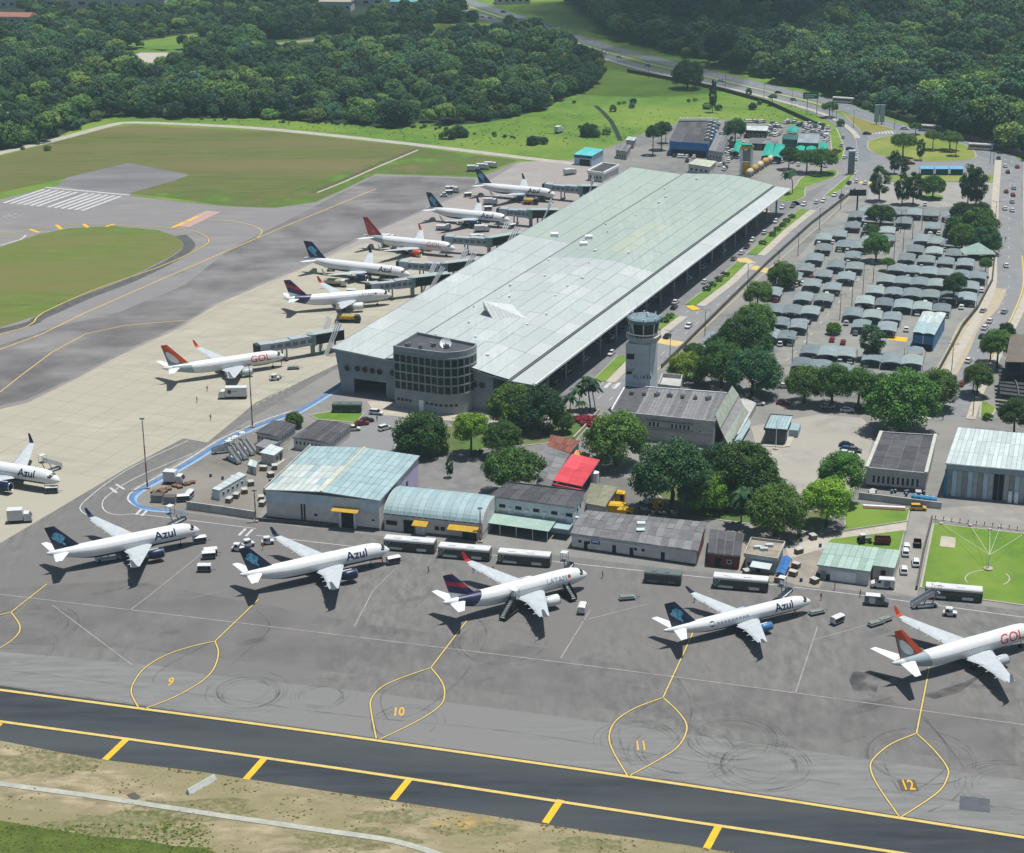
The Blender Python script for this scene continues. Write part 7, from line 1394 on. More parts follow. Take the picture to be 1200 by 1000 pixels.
def truck(px, deg, boxc, label, L_=8.5, tank=False, hgt_=3.6):
    p = G(*px); r = root('tanker_truck' if tank else 'box_truck', label, 'truck', (p.x, p.y, .09), math.radians(deg)); h = L_ / 2
    lpart('cab', MB().loft([[(x, y, z) for x, z in ((h - 2.0, .6), (h - 2.0, 2.5), (h - .7, 2.5), (h - .1, 1.5), (h, .6))] for y in (-1.15, 1.15)]), M_bw if boxc != 'yellow' else mat('truck_dark', C(60, 66, 66)), r); lpart('windscreen', MB().extr([(h - .12, -1.0, 1.55), (h - .66, -1.0, 2.42), (h - .66, 1.0, 2.42), (h - .12, 1.0, 1.55)], (.05, 0, .03)), M_cg, r); lpart('chassis', MB().box(-h, h - .2, -.9, .9, .5, .8), M_dark, r)
    if tank: lpart('tank', MB().loft([[(x, q * 1.1 * math.cos(t / 14 * 6.2832), 1.9 + q * math.sin(t / 14 * 6.2832)) for t in range(14)] for x, q in ((-h + .1, .7), (-h + .4, 1.0), (h - 2.6, 1.0), (h - 2.3, .7))]), mat('tank_yellow', C(226, 190, 84), C(206, 172, 80), scale=.6) if boxc == 'yellow' else mat('tank_cream', C(208, 206, 170), C(190, 190, 156), scale=.6), r, True); lpart('walkway', MB().box(-h + .6, h - 2.8, -.3, .3, 2.88, 2.96), M_gsteel, r)
    else:
        lpart('cargo_box', MB().box(-h, h - 2.2, -1.2, 1.2, .85, hgt_), M_bw, r)
        for s in (-1, 1) if 'catering' in label else (): lpart('round_logo', MB().tube((h - 3.4, s * 1.19, 2.35), (h - 3.4, s * 1.23, 2.35), .62, n=16), M_dark, r); lpart('logo_ring', MB().tube((h - 3.4, s * 1.2, 2.35), (h - 3.4, s * 1.245, 2.35), .38, n=14), M_redp, r); lpart('lettering_bar', MB().box(h - 5.6, h - 4.3, s * 1.2 - .03, s * 1.2 + .03, 2.3, 2.55), M_letg, r)
    wheelset(r, (-h + 1.2, -h + 2.5, h - 1.2), 1.12, .48); return r
truck((273, 467), 182, 'white', 'white catering truck with a round dark logo on the beige concrete')
truck((410, 378), -5, 'yellow', 'yellow tanker truck beside the stripe tailed jet at the gate', 7.5, True); truck((393, 336), -8, 'cream', 'cream tanker truck between the two gate jets', 8.5, True); truck((24, 612), 8, 'white', 'white service truck on the beige concrete beside the apron edge', 6.0)
truck((205, 567), -10, 'white', 'white service truck on the oily ramp', 5.5)
for px, d_, lb in (((530, 226), 0, 'white catering truck at the navy tailed jet by the grass'), ((575, 240), -5, 'white service truck between the two far navy tailed jets'), ((455, 283), 0, 'white service truck behind the red tailed jet'), ((560, 283), 10, 'white truck below the boarding bridge of the red tailed jet'), ((565, 272), 10, 'white service truck beside the nose of the second navy jet'), ((555, 201), 3, 'white tank truck parked at the field edge'), ((566, 199), 3, 'white truck in the middle of the field edge row'), ((575, 197), 3, 'white truck at the end of the field edge row'), ((668, 205), 30, 'white truck on the far service road'), ((455, 326), -5, 'white belt loader truck under the long navy tailed jet'), ((640, 233), -10, 'white service truck under the farthest jet')): truck(px, d_, 'white', lb, 6.0, hgt_=2.8)
truck((622, 240), -5, 'yellow', 'small yellow tanker at the farthest gate', 6.5, True); truck((520, 270), -5, 'dark', 'dark loader truck between the gates', 6.0, hgt_=2.0)
truck((655, 156), 60, 'white', 'small service truck on the meadow track', 6)
for px, d_ in (((548, 262), 10), ((556, 266), 20), ((470, 297), 10), ((452, 290), 30), ((392, 314), 0), ((440, 322), 10), ((526, 228), 10), ((548, 231), 15), ((610, 232), 0), ((634, 236), 20), ((500, 334), 60), ((412, 345), 0), ((572, 247), 10), ((600, 268), 40)): cart(px, d_, 'covered baggage cart among the jets at the terminal gates')
for px, d_ in (((540, 264), 10), ((462, 293), 200), ((388, 318), 0), ((520, 231), 190), ((618, 230), 0), ((436, 348), 20), ((545, 300), 60)): tug(px, d_, 'small white baggage tractor among the jets at the terminal gates')
# cargo cages, pallets, machines
for i, px in enumerate(((185, 588), (200, 590))):
    p = G(*px); r = root('cargo_cage', 'grey wire cargo cage in the corner of the service ramp', 'cargo cage', p, math.radians(-8), 'cargo cages on the ramp'); lpart('frame', MB().box(-1.6, 1.6, -1.2, 1.2, .2, .35), M_gsteel, r); lpart('crate', MB().box(-1.5, 1.5, -1.1, 1.1, .35, 2.0), mat('cage_grey', C(156, 160, 162), C(132, 136, 140), scale=1), r); lpart('lid', MB().box(-1.55, 1.55, -1.15, 1.15, 2.0, 2.1), M_soot, r)
for i in range(9):
    p = G(182 + i * 5.5 + rnd.uniform(-2, 2), 577 - i * 1.0 + rnd.uniform(-3, 3)); r = root('wooden_pallet', 'weathered wooden pallet stack beside the mast', 'pallet', p, rnd.uniform(0, 3), 'pallets beside the mast')
    for k in range(3): lpart('deck', MB().box(-.9, .9, -.7, .7, .1 + k * .22, .2 + k * .22), mat('pallet_wood', C(150, 116, 92), C(120, 96, 80), scale=1), r)
    for y in (-.6, 0, .6): lpart('runner', MB().box(-.85, .85, y - .06, y + .06, 0, .65), mat('pallet_wood2', C(120, 92, 74)), r)
cart((215, 588), 10, cl); cart((222, 584), 80, cl)
for px, sz, lb in (((722, 601), (2.6, 1.4, 2.4), 'large yellow generator housing behind the workshop row'), ((733, 604), (2.0, 1.3, 1.9), 'second yellow generator housing beside the workshop roof'), ((726, 588), (1.4, 1.1, 2.6), 'tall yellow machine cab beside the olive shed'), ((771, 596), (1.3, 1.0, 2.2), 'yellow excavator cab under the dark trees')):
    p = G(*px); r = root('yellow_machine', lb, 'machine', p, math.radians(-12)); a, b_, c = sz; ym = mat('machine_yellow', C(240, 196, 44), C(220, 176, 40), scale=.7)
    lpart('housing', MB().box(-a, a, -b_, b_, .3, c), ym, r); lpart('hood', MB().loft([[(x, -b_ * .9, c), (x, b_ * .9, c), (x, b_ * .6, c + .35), (x, -b_ * .6, c + .35)] for x in (-a * .8, a * .5)]), ym, r); lpart('grille', MB().box(a * .2, a * .8, -b_ - .03, -b_ + .03, .7, c - .4), M_dark, r); lpart('skid', MB().box(-a, a, -b_ * .7, b_ * .7, 0, .3), M_dark, r)
tr = root('farm_tractor', 'dark tractor parked behind the depot shed', 'tractor', G(1012, 637), math.radians(10)); lpart('hood', MB().box(.1, 1.8, -.4, .4, .8, 1.5), M_gsteel, tr); lpart('cab', MB().hexa([(-1.0, -.65, 1.0), (.2, -.65, 1.0), (.2, .65, 1.0), (-1.0, .65, 1.0)], [(-.9, -.6, 2.4), (.1, -.6, 2.4), (.1, .6, 2.4), (-.9, .6, 2.4)]), M_cg, tr); lpart('cab_roof', MB().box(-1.05, .25, -.7, .7, 2.4, 2.5), M_bw, tr)
for x, q in ((-.7, .8), (1.4, .45)):
    for s in (-1, 1): lpart('wheel', MB().tube((x, s * .6, q), (x, s * .95, q), q, n=14), M_tyre, tr)
rt = root('red_trailer', 'rust red farm trailer beside the tractor', 'trailer', G(1034, 638), math.radians(-5)); rdm = mat('rust_red', C(150, 66, 56), C(126, 54, 48), scale=.8); lpart('bed', MB().box(-1.9, 1.9, -1, 1, .7, .85), rdm, rt)
for x0, x1, y0, y1 in ((-1.9, 1.9, -1, -.92), (-1.9, 1.9, .92, 1), (-1.9, -1.82, -1, 1), (1.82, 1.9, -1, 1)): lpart('side_board', MB().box(x0, x1, y0, y1, .85, 1.9), rdm, rt)
wheelset(rt, (-.8, .8), 1.05, .4)
bx = root('open_skip', 'rusty open skip on the driveway', 'skip', G(1075, 640), math.radians(80)); lpart('floor', MB().box(-1.6, 1.6, -.9, .9, .2, .3), rdm, bx)
for x0, x1, y0, y1 in ((-1.6, 1.6, -.9, -.82), (-1.6, 1.6, .82, .9), (-1.6, -1.52, -.9, .9), (1.52, 1.6, -.9, .9)): lpart('side_board', MB().box(x0, x1, y0, y1, .3, 1.3), M_dark, bx)
pi = root('pipe_stack', 'white pipe lying on the grass before the yard wall', 'pipe', G(1036, 596), math.radians(-9))
for y, q, m_ in ((0, .42, M_bw), (-.9, .25, mat('rust_pipe', C(160, 110, 90)))): lpart('pipe', MB().tube((-5.2, y, q), (5.2, y, q), q, n=12), m_, pi)
for i in range(4):
    p = G(1072 + i * 7, 588 + i * 1.0); r = root('blue_tank', 'bright blue plastic tank beside the yard wall', 'tank', p, math.radians(-9), 'blue plastic tanks'); bt = mat('tank_blue', C(70, 160, 214), C(56, 140, 196), scale=.8); lpart('body', MB().loft([[(q * math.cos(t / 12 * 6.2832), q * .8 * math.sin(t / 12 * 6.2832), z) for t in range(12)] for z, q in ((0, .8), (.3, 1.0), (1.5, 1.0), (1.9, .7), (2.0, .2))]), bt, r, True); lpart('cap', MB().tube((0, 0, 2.0), (0, 0, 2.15), .25, n=8), M_bw, r)
# people on the apron: one skinned figure, copied
def person_mesh(nm, m, leg=0.0):
    me = bpy.data.meshes.new(nm); v = [(0, 0, .95), (0, 0, 1.2), (0, 0, 1.42), (0, 0, 1.55), (0, .02, 1.68), (-.1, 0, .92), (-.12, .1 + leg, .5), (-.12, -.02 + leg, .06), (-.12, .12 + leg, .04), (.1, 0, .92), (.12, .05 - leg, .5), (.12, -.06 - leg, .06), (.12, .1 - leg, .04), (-.2, 0, 1.4), (-.27, -.02, 1.12), (-.25, .12, .88), (.2, 0, 1.4), (.27, .02, 1.12), (.25, .14, .9)]
    e = [(0, 1), (1, 2), (2, 3), (3, 4), (0, 5), (5, 6), (6, 7), (7, 8), (0, 9), (9, 10), (10, 11), (11, 12), (2, 13), (13, 14), (14, 15), (2, 16), (16, 17), (17, 18)]
    rad = [.16, .15, .15, .06, .11, .1, .075, .055, .04, .1, .075, .055, .04, .07, .05, .04, .07, .05, .04]
    me.from_pydata(v, e, []); o = link(nm, me); o.modifiers.new('s', 'SKIN'); 
    for i, q in enumerate(rad): me.skin_vertices[0].data[i].radius = (q, q * .85)
    me.skin_vertices[0].data[0].use_root = True
    ss = o.modifiers.new('u', 'SUBSURF'); ss.levels = 1
    bpy.context.view_layer.update(); m2 = bpy.data.meshes.new_from_object(o.evaluated_get(bpy.context.evaluated_depsgraph_get())); bpy.data.objects.remove(o)
    m2.materials.clear(); m2.materials.append(m)
    for p in m2.polygons: p.use_smooth = True
    return m2
PM = [person_mesh('person', mat('navy_clothes', C(48, 54, 70)), .12), person_mesh('person', mat('orange_vest_clothes', C(214, 110, 60)), .02), person_mesh('person', mat('grey_clothes', C(110, 112, 108)), .08)]
vest = mat('reflective_vest', C(222, 196, 70)); hairm = mat('dark_hair', C(34, 28, 26)); skin = mat('skin', C(150, 108, 84))
for i, (x, y) in enumerate(((962, 704), (978, 692), (1008, 700), (931, 724), (448, 661), (555, 672), (565, 670), (578, 672), (642, 663), (502, 672), (386, 665), (247, 493), (231, 472), (243, 459), (706, 678), (814, 706), (308, 645), (442, 494), (330, 428), (1178, 283))):
    k = 1 if i in (0, 3) else i % 3; o = link('person', PM[k], None, G(x, y) + UP * .1, rnd.uniform(0, 6.2))
    tag(o, 'person in %s clothes standing or walking on the open pavement' % ('navy', 'orange', 'grey')[k], 'person', 'people in %s on the pavement' % ('navy', 'orange', 'grey')[k])
    link('head', MB().loft([[(q * .09 * math.cos(t / 10 * 6.2832), .02 + q * .1 * math.sin(t / 10 * 6.2832), z) for t in range(10)] for z, q in ((1.55, .5), (1.6, .9), (1.68, 1.05), (1.74, .95), (1.78, .4))]).mesh('head', skin, True), o)
    link('hair', MB().loft([[(q * .1 * math.cos(t / 10 * 6.2832), q * .11 * math.sin(t / 10 * 6.2832), z) for t in range(10)] for z, q in ((1.69, 1.05), (1.76, 1.0), (1.81, .45))]).mesh('hair', hairm, True), o)
    link('vest', MB().loft([[(q * .2 * math.cos(t / 10 * 6.2832), q * .15 * math.sin(t / 10 * 6.2832), z) for t in range(10)] for z, q in ((1.0, .95), (1.2, .95), (1.44, 1.02))], False).mesh('vest', vest, True), o)

# clutter in the yards: crates and drums
ck = {}
def clutter(px, kind, where):
    key = ('clutter', kind)
    if kind not in ck:
        r = root('crate' if kind == 'crate' else 'drum' if kind == 'drum' else 'air_conditioner', 'x', kind if kind != 'ac' else 'air conditioner')
        if kind == 'crate':
            lpart('box', MB().box(-.9, .9, -.7, .7, .12, 1.2), mat('crate_wood', C(150, 130, 104), C(120, 104, 86), scale=1.5), r); lpart('lid', MB().box(-.95, .95, -.75, .75, 1.2, 1.28), M_wgrey, r)
            for y in (-.5, .5): lpart('runner', MB().box(-.9, .9, y - .08, y + .08, 0, .12), M_dark, r)
        elif kind == 'drum': lpart('barrel', MB().tube((0, 0, 0), (0, 0, .9), .35, n=12), mat('drum_blue', C(60, 100, 150)), r); lpart('lid', MB().tube((0, 0, .9), (0, 0, .94), .33, n=12), M_gsteel, r)
        else: lpart('housing', MB().box(-.8, .8, -.5, .5, .15, 1.1), M_gsteel, r); lpart('fan_grille', MB().tube((0, 0, 1.1), (0, 0, 1.16), .4, n=12), M_dark, r); lpart('foot', MB().box(-.7, .7, -.4, .4, 0, .15), M_dark, r)
        ck[kind] = r
    p = G(*px[:2]) if len(px) == 2 else G(px[0], px[1], px[2])
    put(ck[kind], key, p + UP * (.07 if len(px) == 2 else 0), rnd.uniform(0, 3), {'crate': 'wooden crate ', 'drum': 'blue oil drum ', 'ac': 'grey air conditioning unit '}[kind] + where, {'crate': 'crates ', 'drum': 'drums ', 'ac': 'air conditioners '}[kind] + where)
for i in range(16): clutter((rnd.uniform(305, 330), rnd.uniform(548, 596)), rnd.choice(('crate', 'crate', 'drum')), 'along the side of the blue roofed hangar')
for i in range(12): clutter((rnd.uniform(596, 640), rnd.uniform(552, 562)), rnd.choice(('crate', 'drum')), 'in the court behind the two storey office')
for i in range(18): clutter((rnd.uniform(868, 960), rnd.uniform(668, 684)) if i % 2 else (rnd.uniform(925, 962), rnd.uniform(622, 680)), rnd.choice(('crate', 'drum')), 'around the dirt yard by the shacks')
for i in range(12): clutter((rnd.uniform(742, 790), rnd.uniform(590, 606)), rnd.choice(('crate', 'drum')), 'in the shade behind the workshop row')
for i in range(12): clutter((rnd.uniform(240, 300), rnd.uniform(556, 600)), rnd.choice(('crate', 'drum')), 'on the oily service ramp')
for i in range(10): clutter((rnd.uniform(1010, 1095), rnd.uniform(578, 586)), rnd.choice(('crate', 'drum')), 'in front of the flat roofed block')
for i in range(7): clutter((740 + i * 15, 462 + i * 1.1, 8.0), 'ac', 'on the back edge of the administration roof')
for i in range(4): clutter((478 + i * 15, 406 + (i % 2) * 2, 18.3), 'ac', 'on the roof of the round office block')
# ------------------------------------------------------------------ vegetation
M_leaf = leaf_mat('broad_leaves', C(30, 62, 26, 1.0), C(82, 124, 48, 1.0)); M_leafb = leaf_mat('bright_leaves', C(66, 108, 28, 1.0), C(128, 166, 50, 1.0)); M_leafd = leaf_mat('deep_leaves', C(24, 56, 34, 1.0), C(58, 98, 54, 1.0)); M_for = leaf_mat('forest_leaves', C(28, 60, 38, 1.0), C(84, 122, 66, 1.0), .15)
M_bark = mat('bark', C(96, 82, 66), C(70, 60, 50), scale=1.5, bump=.5)
def crown_mesh(nm, seed, m, clumps=42, per=60, leaf=.085, flat_=.75, lower=-.35, spread=.78):
    """leaf-sized quads spread over many clumps; unit radius"""
    q = random.Random(seed); vs = []; fs = []
    for c in range(clumps):
        while True:
            d = Vector((q.gauss(0, 1), q.gauss(0, 1), q.gauss(0, 1))).normalized()
            if d.z > lower: break
        rr = q.uniform(.45, 1.0) ** .45 * spread; cen = Vector((d.x * rr, d.y * rr, d.z * rr * flat_)); cr = q.uniform(.12, .26)
        for k in range(per):
            e = Vector((q.gauss(0, 1), q.gauss(0, 1), q.gauss(.25, 1))).normalized(); p = cen + e * cr * q.uniform(.7, 1.08)
            n = (e + Vector((q.gauss(0, .5), q.gauss(0, .5), q.gauss(.3, .5)))).normalized(); a = n.orthogonal().normalized(); a.rotate(Matrix.Rotation(q.uniform(0, 6.28), 3, n)); b_ = n.cross(a); s = leaf * q.uniform(.6, 1.35)
            k0 = len(vs); vs += [p + a * s, p + b_ * s * .7, p - a * s, p - b_ * s * .7]; fs.append((k0, k0 + 1, k0 + 2, k0 + 3))
    me = bpy.data.meshes.new(nm); me.from_pydata(vs, [], fs); me.materials.append(m); me.update(); return me
def trunk_mesh(nm, seed, h, r_):
    """unit-crown trunk: from the ground (z=-h) up into the crown with limbs"""
    q = random.Random(seed); mb = MB(); p0 = Vector((0, 0, -h)); p1 = Vector((q.uniform(-.05, .05), q.uniform(-.05, .05), -h * .45)); p2 = Vector((q.uniform(-.08, .08), q.uniform(-.08, .08), -.05))
    mb.tube(p0, p1, r_ * 1.25, r_, n=8); mb.tube(p1, p2, r_, r_ * .6, n=7)
    for k in range(6):
        a = k / 6 * 6.28 + q.uniform(-.4, .4); s = p1.lerp(p2, q.uniform(.1, .9)); e = Vector((math.cos(a) * q.uniform(.4, .7), math.sin(a) * q.uniform(.4, .7), q.uniform(-.05, .35))); mb.tube(s, e, r_ * .45, r_ * .12, n=5)
    return mb.mesh(nm, M_bark)
CM = {'round': [crown_mesh('crown', s, M_leaf, 120, 180, .030, .8, -.55) for s in (1, 2, 3)], 'bright': [crown_mesh('crown', s, M_leafb, 100, 170, .032, .8, -.5) for s in (4, 5)], 'deep': [crown_mesh('crown', s, M_leafd, 120, 180, .030, .9, -.55) for s in (6, 7)],
      'tall': [crown_mesh('crown', s, M_leafd, 80, 120, .045, 1.7, -.9) for s in (8, 9)], 'flat': [crown_mesh('crown', s, M_leaf, 90, 150, .034, .5, -.3, .85) for s in (10, 11)]}
TM = {k: trunk_mesh('trunk', 20 + i, 1.0, .06) for i, k in enumerate(CM)}
WORD = {'round': 'broad round', 'bright': 'bright yellow green', 'deep': 'dense dark', 'tall': 'tall narrow', 'flat': 'flat topped spreading'}
def tree(kind, px, wpx, hpx, where, group=None, idx=0):
    """base pixel, crown width and total height in photo pixels -> metres at that spot"""
    b = G(*px); dist = (b - EYE).length; s = F_PX / dist; rad = wpx / s / 2; h = hpx / s / math.cos(PITCH + .0) * 1.0; h = max(h, rad * 1.3)
    fl = {'round': .75, 'bright': .75, 'deep': .85, 'tall': 1.7, 'flat': .45}[kind] 
    cz = max(h - rad * fl * 1.02, rad * .5)
    if kind == 'tall': cz = h * .55
    r = root('tree', '%s tree %s' % (WORD[kind], where), 'tree', b, rnd.uniform(0, 6.28), group)
    c = link('crown', CM[kind][idx % len(CM[kind])], r); c.location = (0, 0, cz); zs = 1.0 if kind != 'tall' else (h * .5) / (rad * 1.55); c.scale = (rad, rad, rad * zs)
    t = link('trunk', TM[kind], r); t.location = (0, 0, cz); t.scale = (rad * .8, rad * .8, cz)
    return r
T_ = [('round', (494, 531), 66, 46, 'on the verge below the round office block'), ('bright', (552, 534), 44, 52, 'between two darker trees below the office block'), ('round', (589, 536), 46, 42, 'beside the bright tree below the office block'),
 ('round', (602, 502), 62, 52, 'against the end wall of the terminal'), ('deep', (632, 505), 60, 54, 'at the corner of the terminal end wall'), ('round', (722, 545), 74, 62, 'standing alone beside the red canopy'),
 ('deep', (786, 602), 92, 88, 'in front of the administration building'), ('bright', (824, 600), 60, 50, 'in front of the dark trees by the administration building'), ('round', (872, 590), 80, 72, 'beside the concrete yard'), ('deep', (842, 575), 64, 56, 'behind the bright crown by the administration building'), ('round', (908, 629), 68, 62, 'at the edge of the dirt yard'),
 ('bright', (968, 618), 58, 58, 'between the yard and the lawns'), ('round', (985, 590), 54, 60, 'beside the flat roofed block'), ('flat', (602, 580), 68, 42, 'behind the two storey office'),
 ('round', (1056, 506), 84, 70, 'above the dark flat roofed block'), ('round', (1097, 480), 50, 46, 'at the corner of the avenue'), ('round', (942, 473), 46, 44, 'at the car park exit'), ('round', (975, 476), 48, 48, 'second along the shaded street'), ('round', (1005, 478), 44, 46, 'third along the shaded street'), ('deep', (1028, 480), 40, 42, 'fourth along the shaded street'),
 ('deep', (880, 465), 66, 58, 'at the near end of the car park grove'), ('round', (845, 455), 58, 54, 'in the grove behind the administration building'), ('bright', (805, 447), 46, 34, 'above the concrete annexe'), ('round', (872, 425), 66, 54, 'in the middle of the car park grove'), ('deep', (846, 425), 40, 36, 'beside the frontage wall grove'), ('round', (884, 396), 48, 40, 'at the far end of the car park grove'), ('round', (888, 362), 34, 32, 'beside the frontage road carports'), ('round', (916, 338), 36, 30, 'among the first carports'), ('flat', (814, 422), 24, 18, 'by the annexe roof'),
 ('tall', (1021, 422), 32, 42, 'standing among the lower carports'), ('round', (1026, 307), 32, 32, 'in the middle of the car park'), ('flat', (1032, 265), 30, 18, 'between the upper carports'), ('round', (1037, 256), 16, 14, 'near the upper carports'), ('flat', (1021, 278), 18, 12, 'small beside the aisle'), ('deep', (1117, 358), 26, 36, 'among the right hand carports'), ('deep', (1122, 340), 18, 20, 'small among the right hand carports'), ('flat', (1040, 318), 16, 14, 'young beside the aisle lamp'), ('bright', (977, 392), 18, 14, 'young in the yellow marked bays'),
 ('deep', (1128, 262), 32, 24, 'at the top of the car park edge'), ('deep', (1148, 262), 28, 24, 'beside the avenue at the top of the car park'), ('round', (1145, 282), 46, 36, 'largest at the car park edge'), ('deep', (1154, 298), 36, 32, 'lowest at the car park edge'), ('round', (1127, 294), 34, 30, 'beside the peaked tent'), ('deep', (1120, 278), 26, 24, 'on the inner side of the car park edge'), ('round', (1154, 325), 16, 22, 'small by the retaining wall'),
 ('tall', (1030, 236), 24, 40, 'beside the billboard'), ('tall', (1057, 240), 20, 36, 'second from the billboard'), ('tall', (1070, 240), 22, 36, 'third from the billboard'), ('round', (1093, 233), 28, 26, 'on the planted island'), ('round', (1080, 230), 14, 20, 'small on the planted island'), ('tall', (1134, 240), 22, 44, 'beside the turning lot'), ('tall', (1143, 244), 26, 46, 'denser beside the turning lot'), ('tall', (1048, 204), 14, 26, 'before the bus shelters'), ('tall', (1060, 206), 12, 20, 'small before the bus shelters'),
 ('flat', (1058, 186), 28, 26, 'on the roundabout island beside the road'), ('tall', (1078, 188), 10, 24, 'slim on the roundabout island'), ('flat', (1093, 176), 18, 20, 'middle of the roundabout island'), ('flat', (1113, 177), 24, 20, 'wide on the roundabout island'), ('flat', (1120, 183), 14, 22, 'last on the roundabout island'), ('flat', (1073, 158), 14, 12, 'small at the far kerb of the roundabout'),
 ('round', (1144, 465), 34, 38, 'on the avenue pavement'), ('round', (1140, 460), 22, 30, 'twin on the avenue pavement'), ('round', (1168, 432), 36, 44, 'beside the concrete frame building'), ('round', (1188, 512), 40, 44, 'behind the maintenance hangar'), ('round', (1160, 425), 26, 30, 'lower beside the concrete frame building'), ('deep', (1178, 405), 20, 26, 'behind the concrete frame building'),
 ('deep', (861, 168), 26, 28, 'between the blue depot and the rental yards'), ('deep', (765, 182), 18, 34, 'first of the dark group beside the blue depot'), ('deep', (775, 176), 20, 32, 'second of the dark group beside the blue depot'), ('deep', (780, 168), 14, 24, 'third of the dark group beside the blue depot'), ('deep', (924, 199), 22, 26, 'behind the terminal corner'), ('flat', (945, 203), 28, 24, 'on the approach lawn'), ('flat', (962, 204), 34, 26, 'wide on the approach lawn'), ('tall', (835, 132), 10, 36, 'slim standing in the meadow'), ('deep', (806, 104), 36, 32, 'at the highway edge of the meadow'),
 ('round', (345, 501), 22, 18, 'bushy behind the guard huts'), ('tall', (527, 560), 10, 24, 'slim beside the verge'), ('round', (660, 508), 26, 26, 'in the palm garden'), ('round', (930, 188), 14, 14, 'small beside the teal canopies'), ('flat', (905, 124), 10, 12, 'small at the end of the meadow'), ('flat', (528, 163), 14, 10, 'in the open meadow'), ('deep', (537, 161), 16, 14, 'bushy in the open meadow'), ('deep', (690, 160), 20, 12, 'beside the meadow drain'), ('deep', (624, 170), 14, 10, 'small group at the meadow edge'), ('round', (985, 148), 10, 8, 'small at the rental yard corner'), ('flat', (972, 138), 18, 16, 'over the highway slip')]
for i, (k, px, w_, h_, wh) in enumerate(T_): tree(k, px, w_ * 1.16, h_ * .98, wh, None, i)
# palms
def palm_parts():
    q = random.Random(5); tr_ = MB(); pts = [Vector((.02 * math.sin(i), .03 * i * i / 10, i / 8)) for i in range(9)]
    for a, b_ in zip(pts, pts[1:]): tr_.tube(a, b_, .022, .02, n=6)
    fr = MB(); top = pts[-1]
    for k in range(22):
        a = k * 2.4; el = q.uniform(-.2, 1.0); Lf_ = q.uniform(.34, .46); d = Vector((math.cos(a) * math.cos(el), math.sin(a) * math.cos(el), math.sin(el))); sd = Vector((-math.sin(a), math.cos(a), 0))
        P = [top + d * Lf_ * t - Vector((0, 0, .30 * t * t)) for t in (0, .25, .5, .75, 1)]
        for j in range(4):
            w0, w1 = (.03, .09, .1, .075, .015)[j], (.03, .09, .1, .075, .015)[j + 1]
            for s in (-1, 1): fr.quad(P[j], P[j + 1], P[j + 1] + sd * s * w1 - UP * .04, P[j] + sd * s * w0 - UP * .04)
    return tr_.mesh('trunk', M_bark), fr.mesh('fronds', M_leafd)
pt, pf = palm_parts()
for px, h_, wh in (((691, 484), 36, 'tallest in the garden beside the terminal kerb'), ((679, 480), 26, 'beside the tallest palm in the garden'), ((668, 487), 24, 'with brownish fronds in the garden'), ((655, 508), 26, 'near the corner trees of the terminal'), ((697, 482), 28, 'behind the tallest palm in the garden'), ((684, 490), 18, 'short beside the garden wall'), ((869, 613), 40, 'rising between the two big yard trees'), ((908, 590), 26, 'at the edge of the concrete yard'), ((929, 227), 24, 'on the lawn by the terminal corner'), ((823, 560), 30, 'between the dark trees')):
    b = G(*px); s = F_PX / (b - EYE).length; h = h_ / s / math.cos(PITCH); r = root('palm_tree', 'palm tree %s' % wh, 'palm', b, rnd.uniform(0, 6))
    for nm, me in (('trunk', pt), ('fronds', pf)): o = link(nm, me, r); o.scale = (h, h, h)
# hedges in the medians
HM = [crown_mesh('foliage', s, M_leaf, 26, 40, .12, .9, -.2) for s in (31, 32)]
for i, px in enumerate(((828, 341), (835, 336), (842, 330), (850, 324), (905, 277), (911, 271), (917, 266), (922, 261), (928, 256), (894, 287), (779, 378), (785, 373), (1147, 236), (503, 532), (520, 531), (560, 534), (600, 534), (640, 509), (655, 498), (664, 502), (1157, 492))):
    b = G(*px); r = root('hedge_bush', 'low clipped bush growing in the verges and road medians', 'bush', b, rnd.uniform(0, 6), 'bushes in the medians and verges'); o = link('foliage', HM[i % 2], r); o.location = (0, 0, .9); o.scale = (1.9, 1.9, 1.3)
    t = link('stem', TM['round'], r); t.location = (0, 0, .6); t.scale = (.8, .8, .6)
rb_ = root('red_shrub_bed', 'bed of red leaved shrubs at the foot of the palms', 'shrub', G(690, 496)); o = link('foliage', crown_mesh('foliage', 40, leaf_mat('red_leaves', C(120, 30, 28, 1), C(170, 60, 50, 1)), 24, 50, .12, .4, -.1), rb_); o.location = (0, 0, .5); o.scale = (4.5, 4.5, 3)
t = link('stem', TM['round'], rb_); t.location = (0, 0, .5); t.scale = (1, 1, .5)

# ------------------------------------------------------------------ woods: hill and flat woodland, one mass each
def seg_d(p, a, b_): d = b_ - a; return (p - a).dot(Vector((-d.y, d.x, 0)).normalized())
HA, HB = G(640, 4), G(1200, 178)
def hill_z(x, y):
    s = seg_d(Vector((x, y, 0)), HA, HB); t = max(0, min(1, (s - 15) / 420)); return 46 * t * t * (3 - 2 * t) * (0.85 + .15 * math.sin(x * .012) * math.cos(y * .01))
hm = MB(); NX, NY = 44, 44; hv = []
for j in range(NY + 1):
    for i in range(NX + 1): x = -260 + i * 32; y = 700 + j * 30; hv.append(Vector((x, y, hill_z(x, y) - .25)))
hf = []
for j in range(NY):
    for i in range(NX):
        k = j * (NX + 1) + i; q = (k, k + 1, k + NX + 2, k + NX + 1)
        if max(hv[a].z for a in q) > -.2: hf.append(q)
hm.add(hv, hf); tag(link('hill', hm.mesh('hill', M_forestfl, True)), kind='structure')
def inside(p, poly):
    x, y = p; c = False; n = len(poly)
    for i in range(n):
        (x1, y1), (x2, y2) = poly[i], poly[(i + 1) % n]
        if (y1 > y) != (y2 > y) and x < (x2 - x1) * (y - y1) / (y2 - y1) + x1: c = not c
    return c
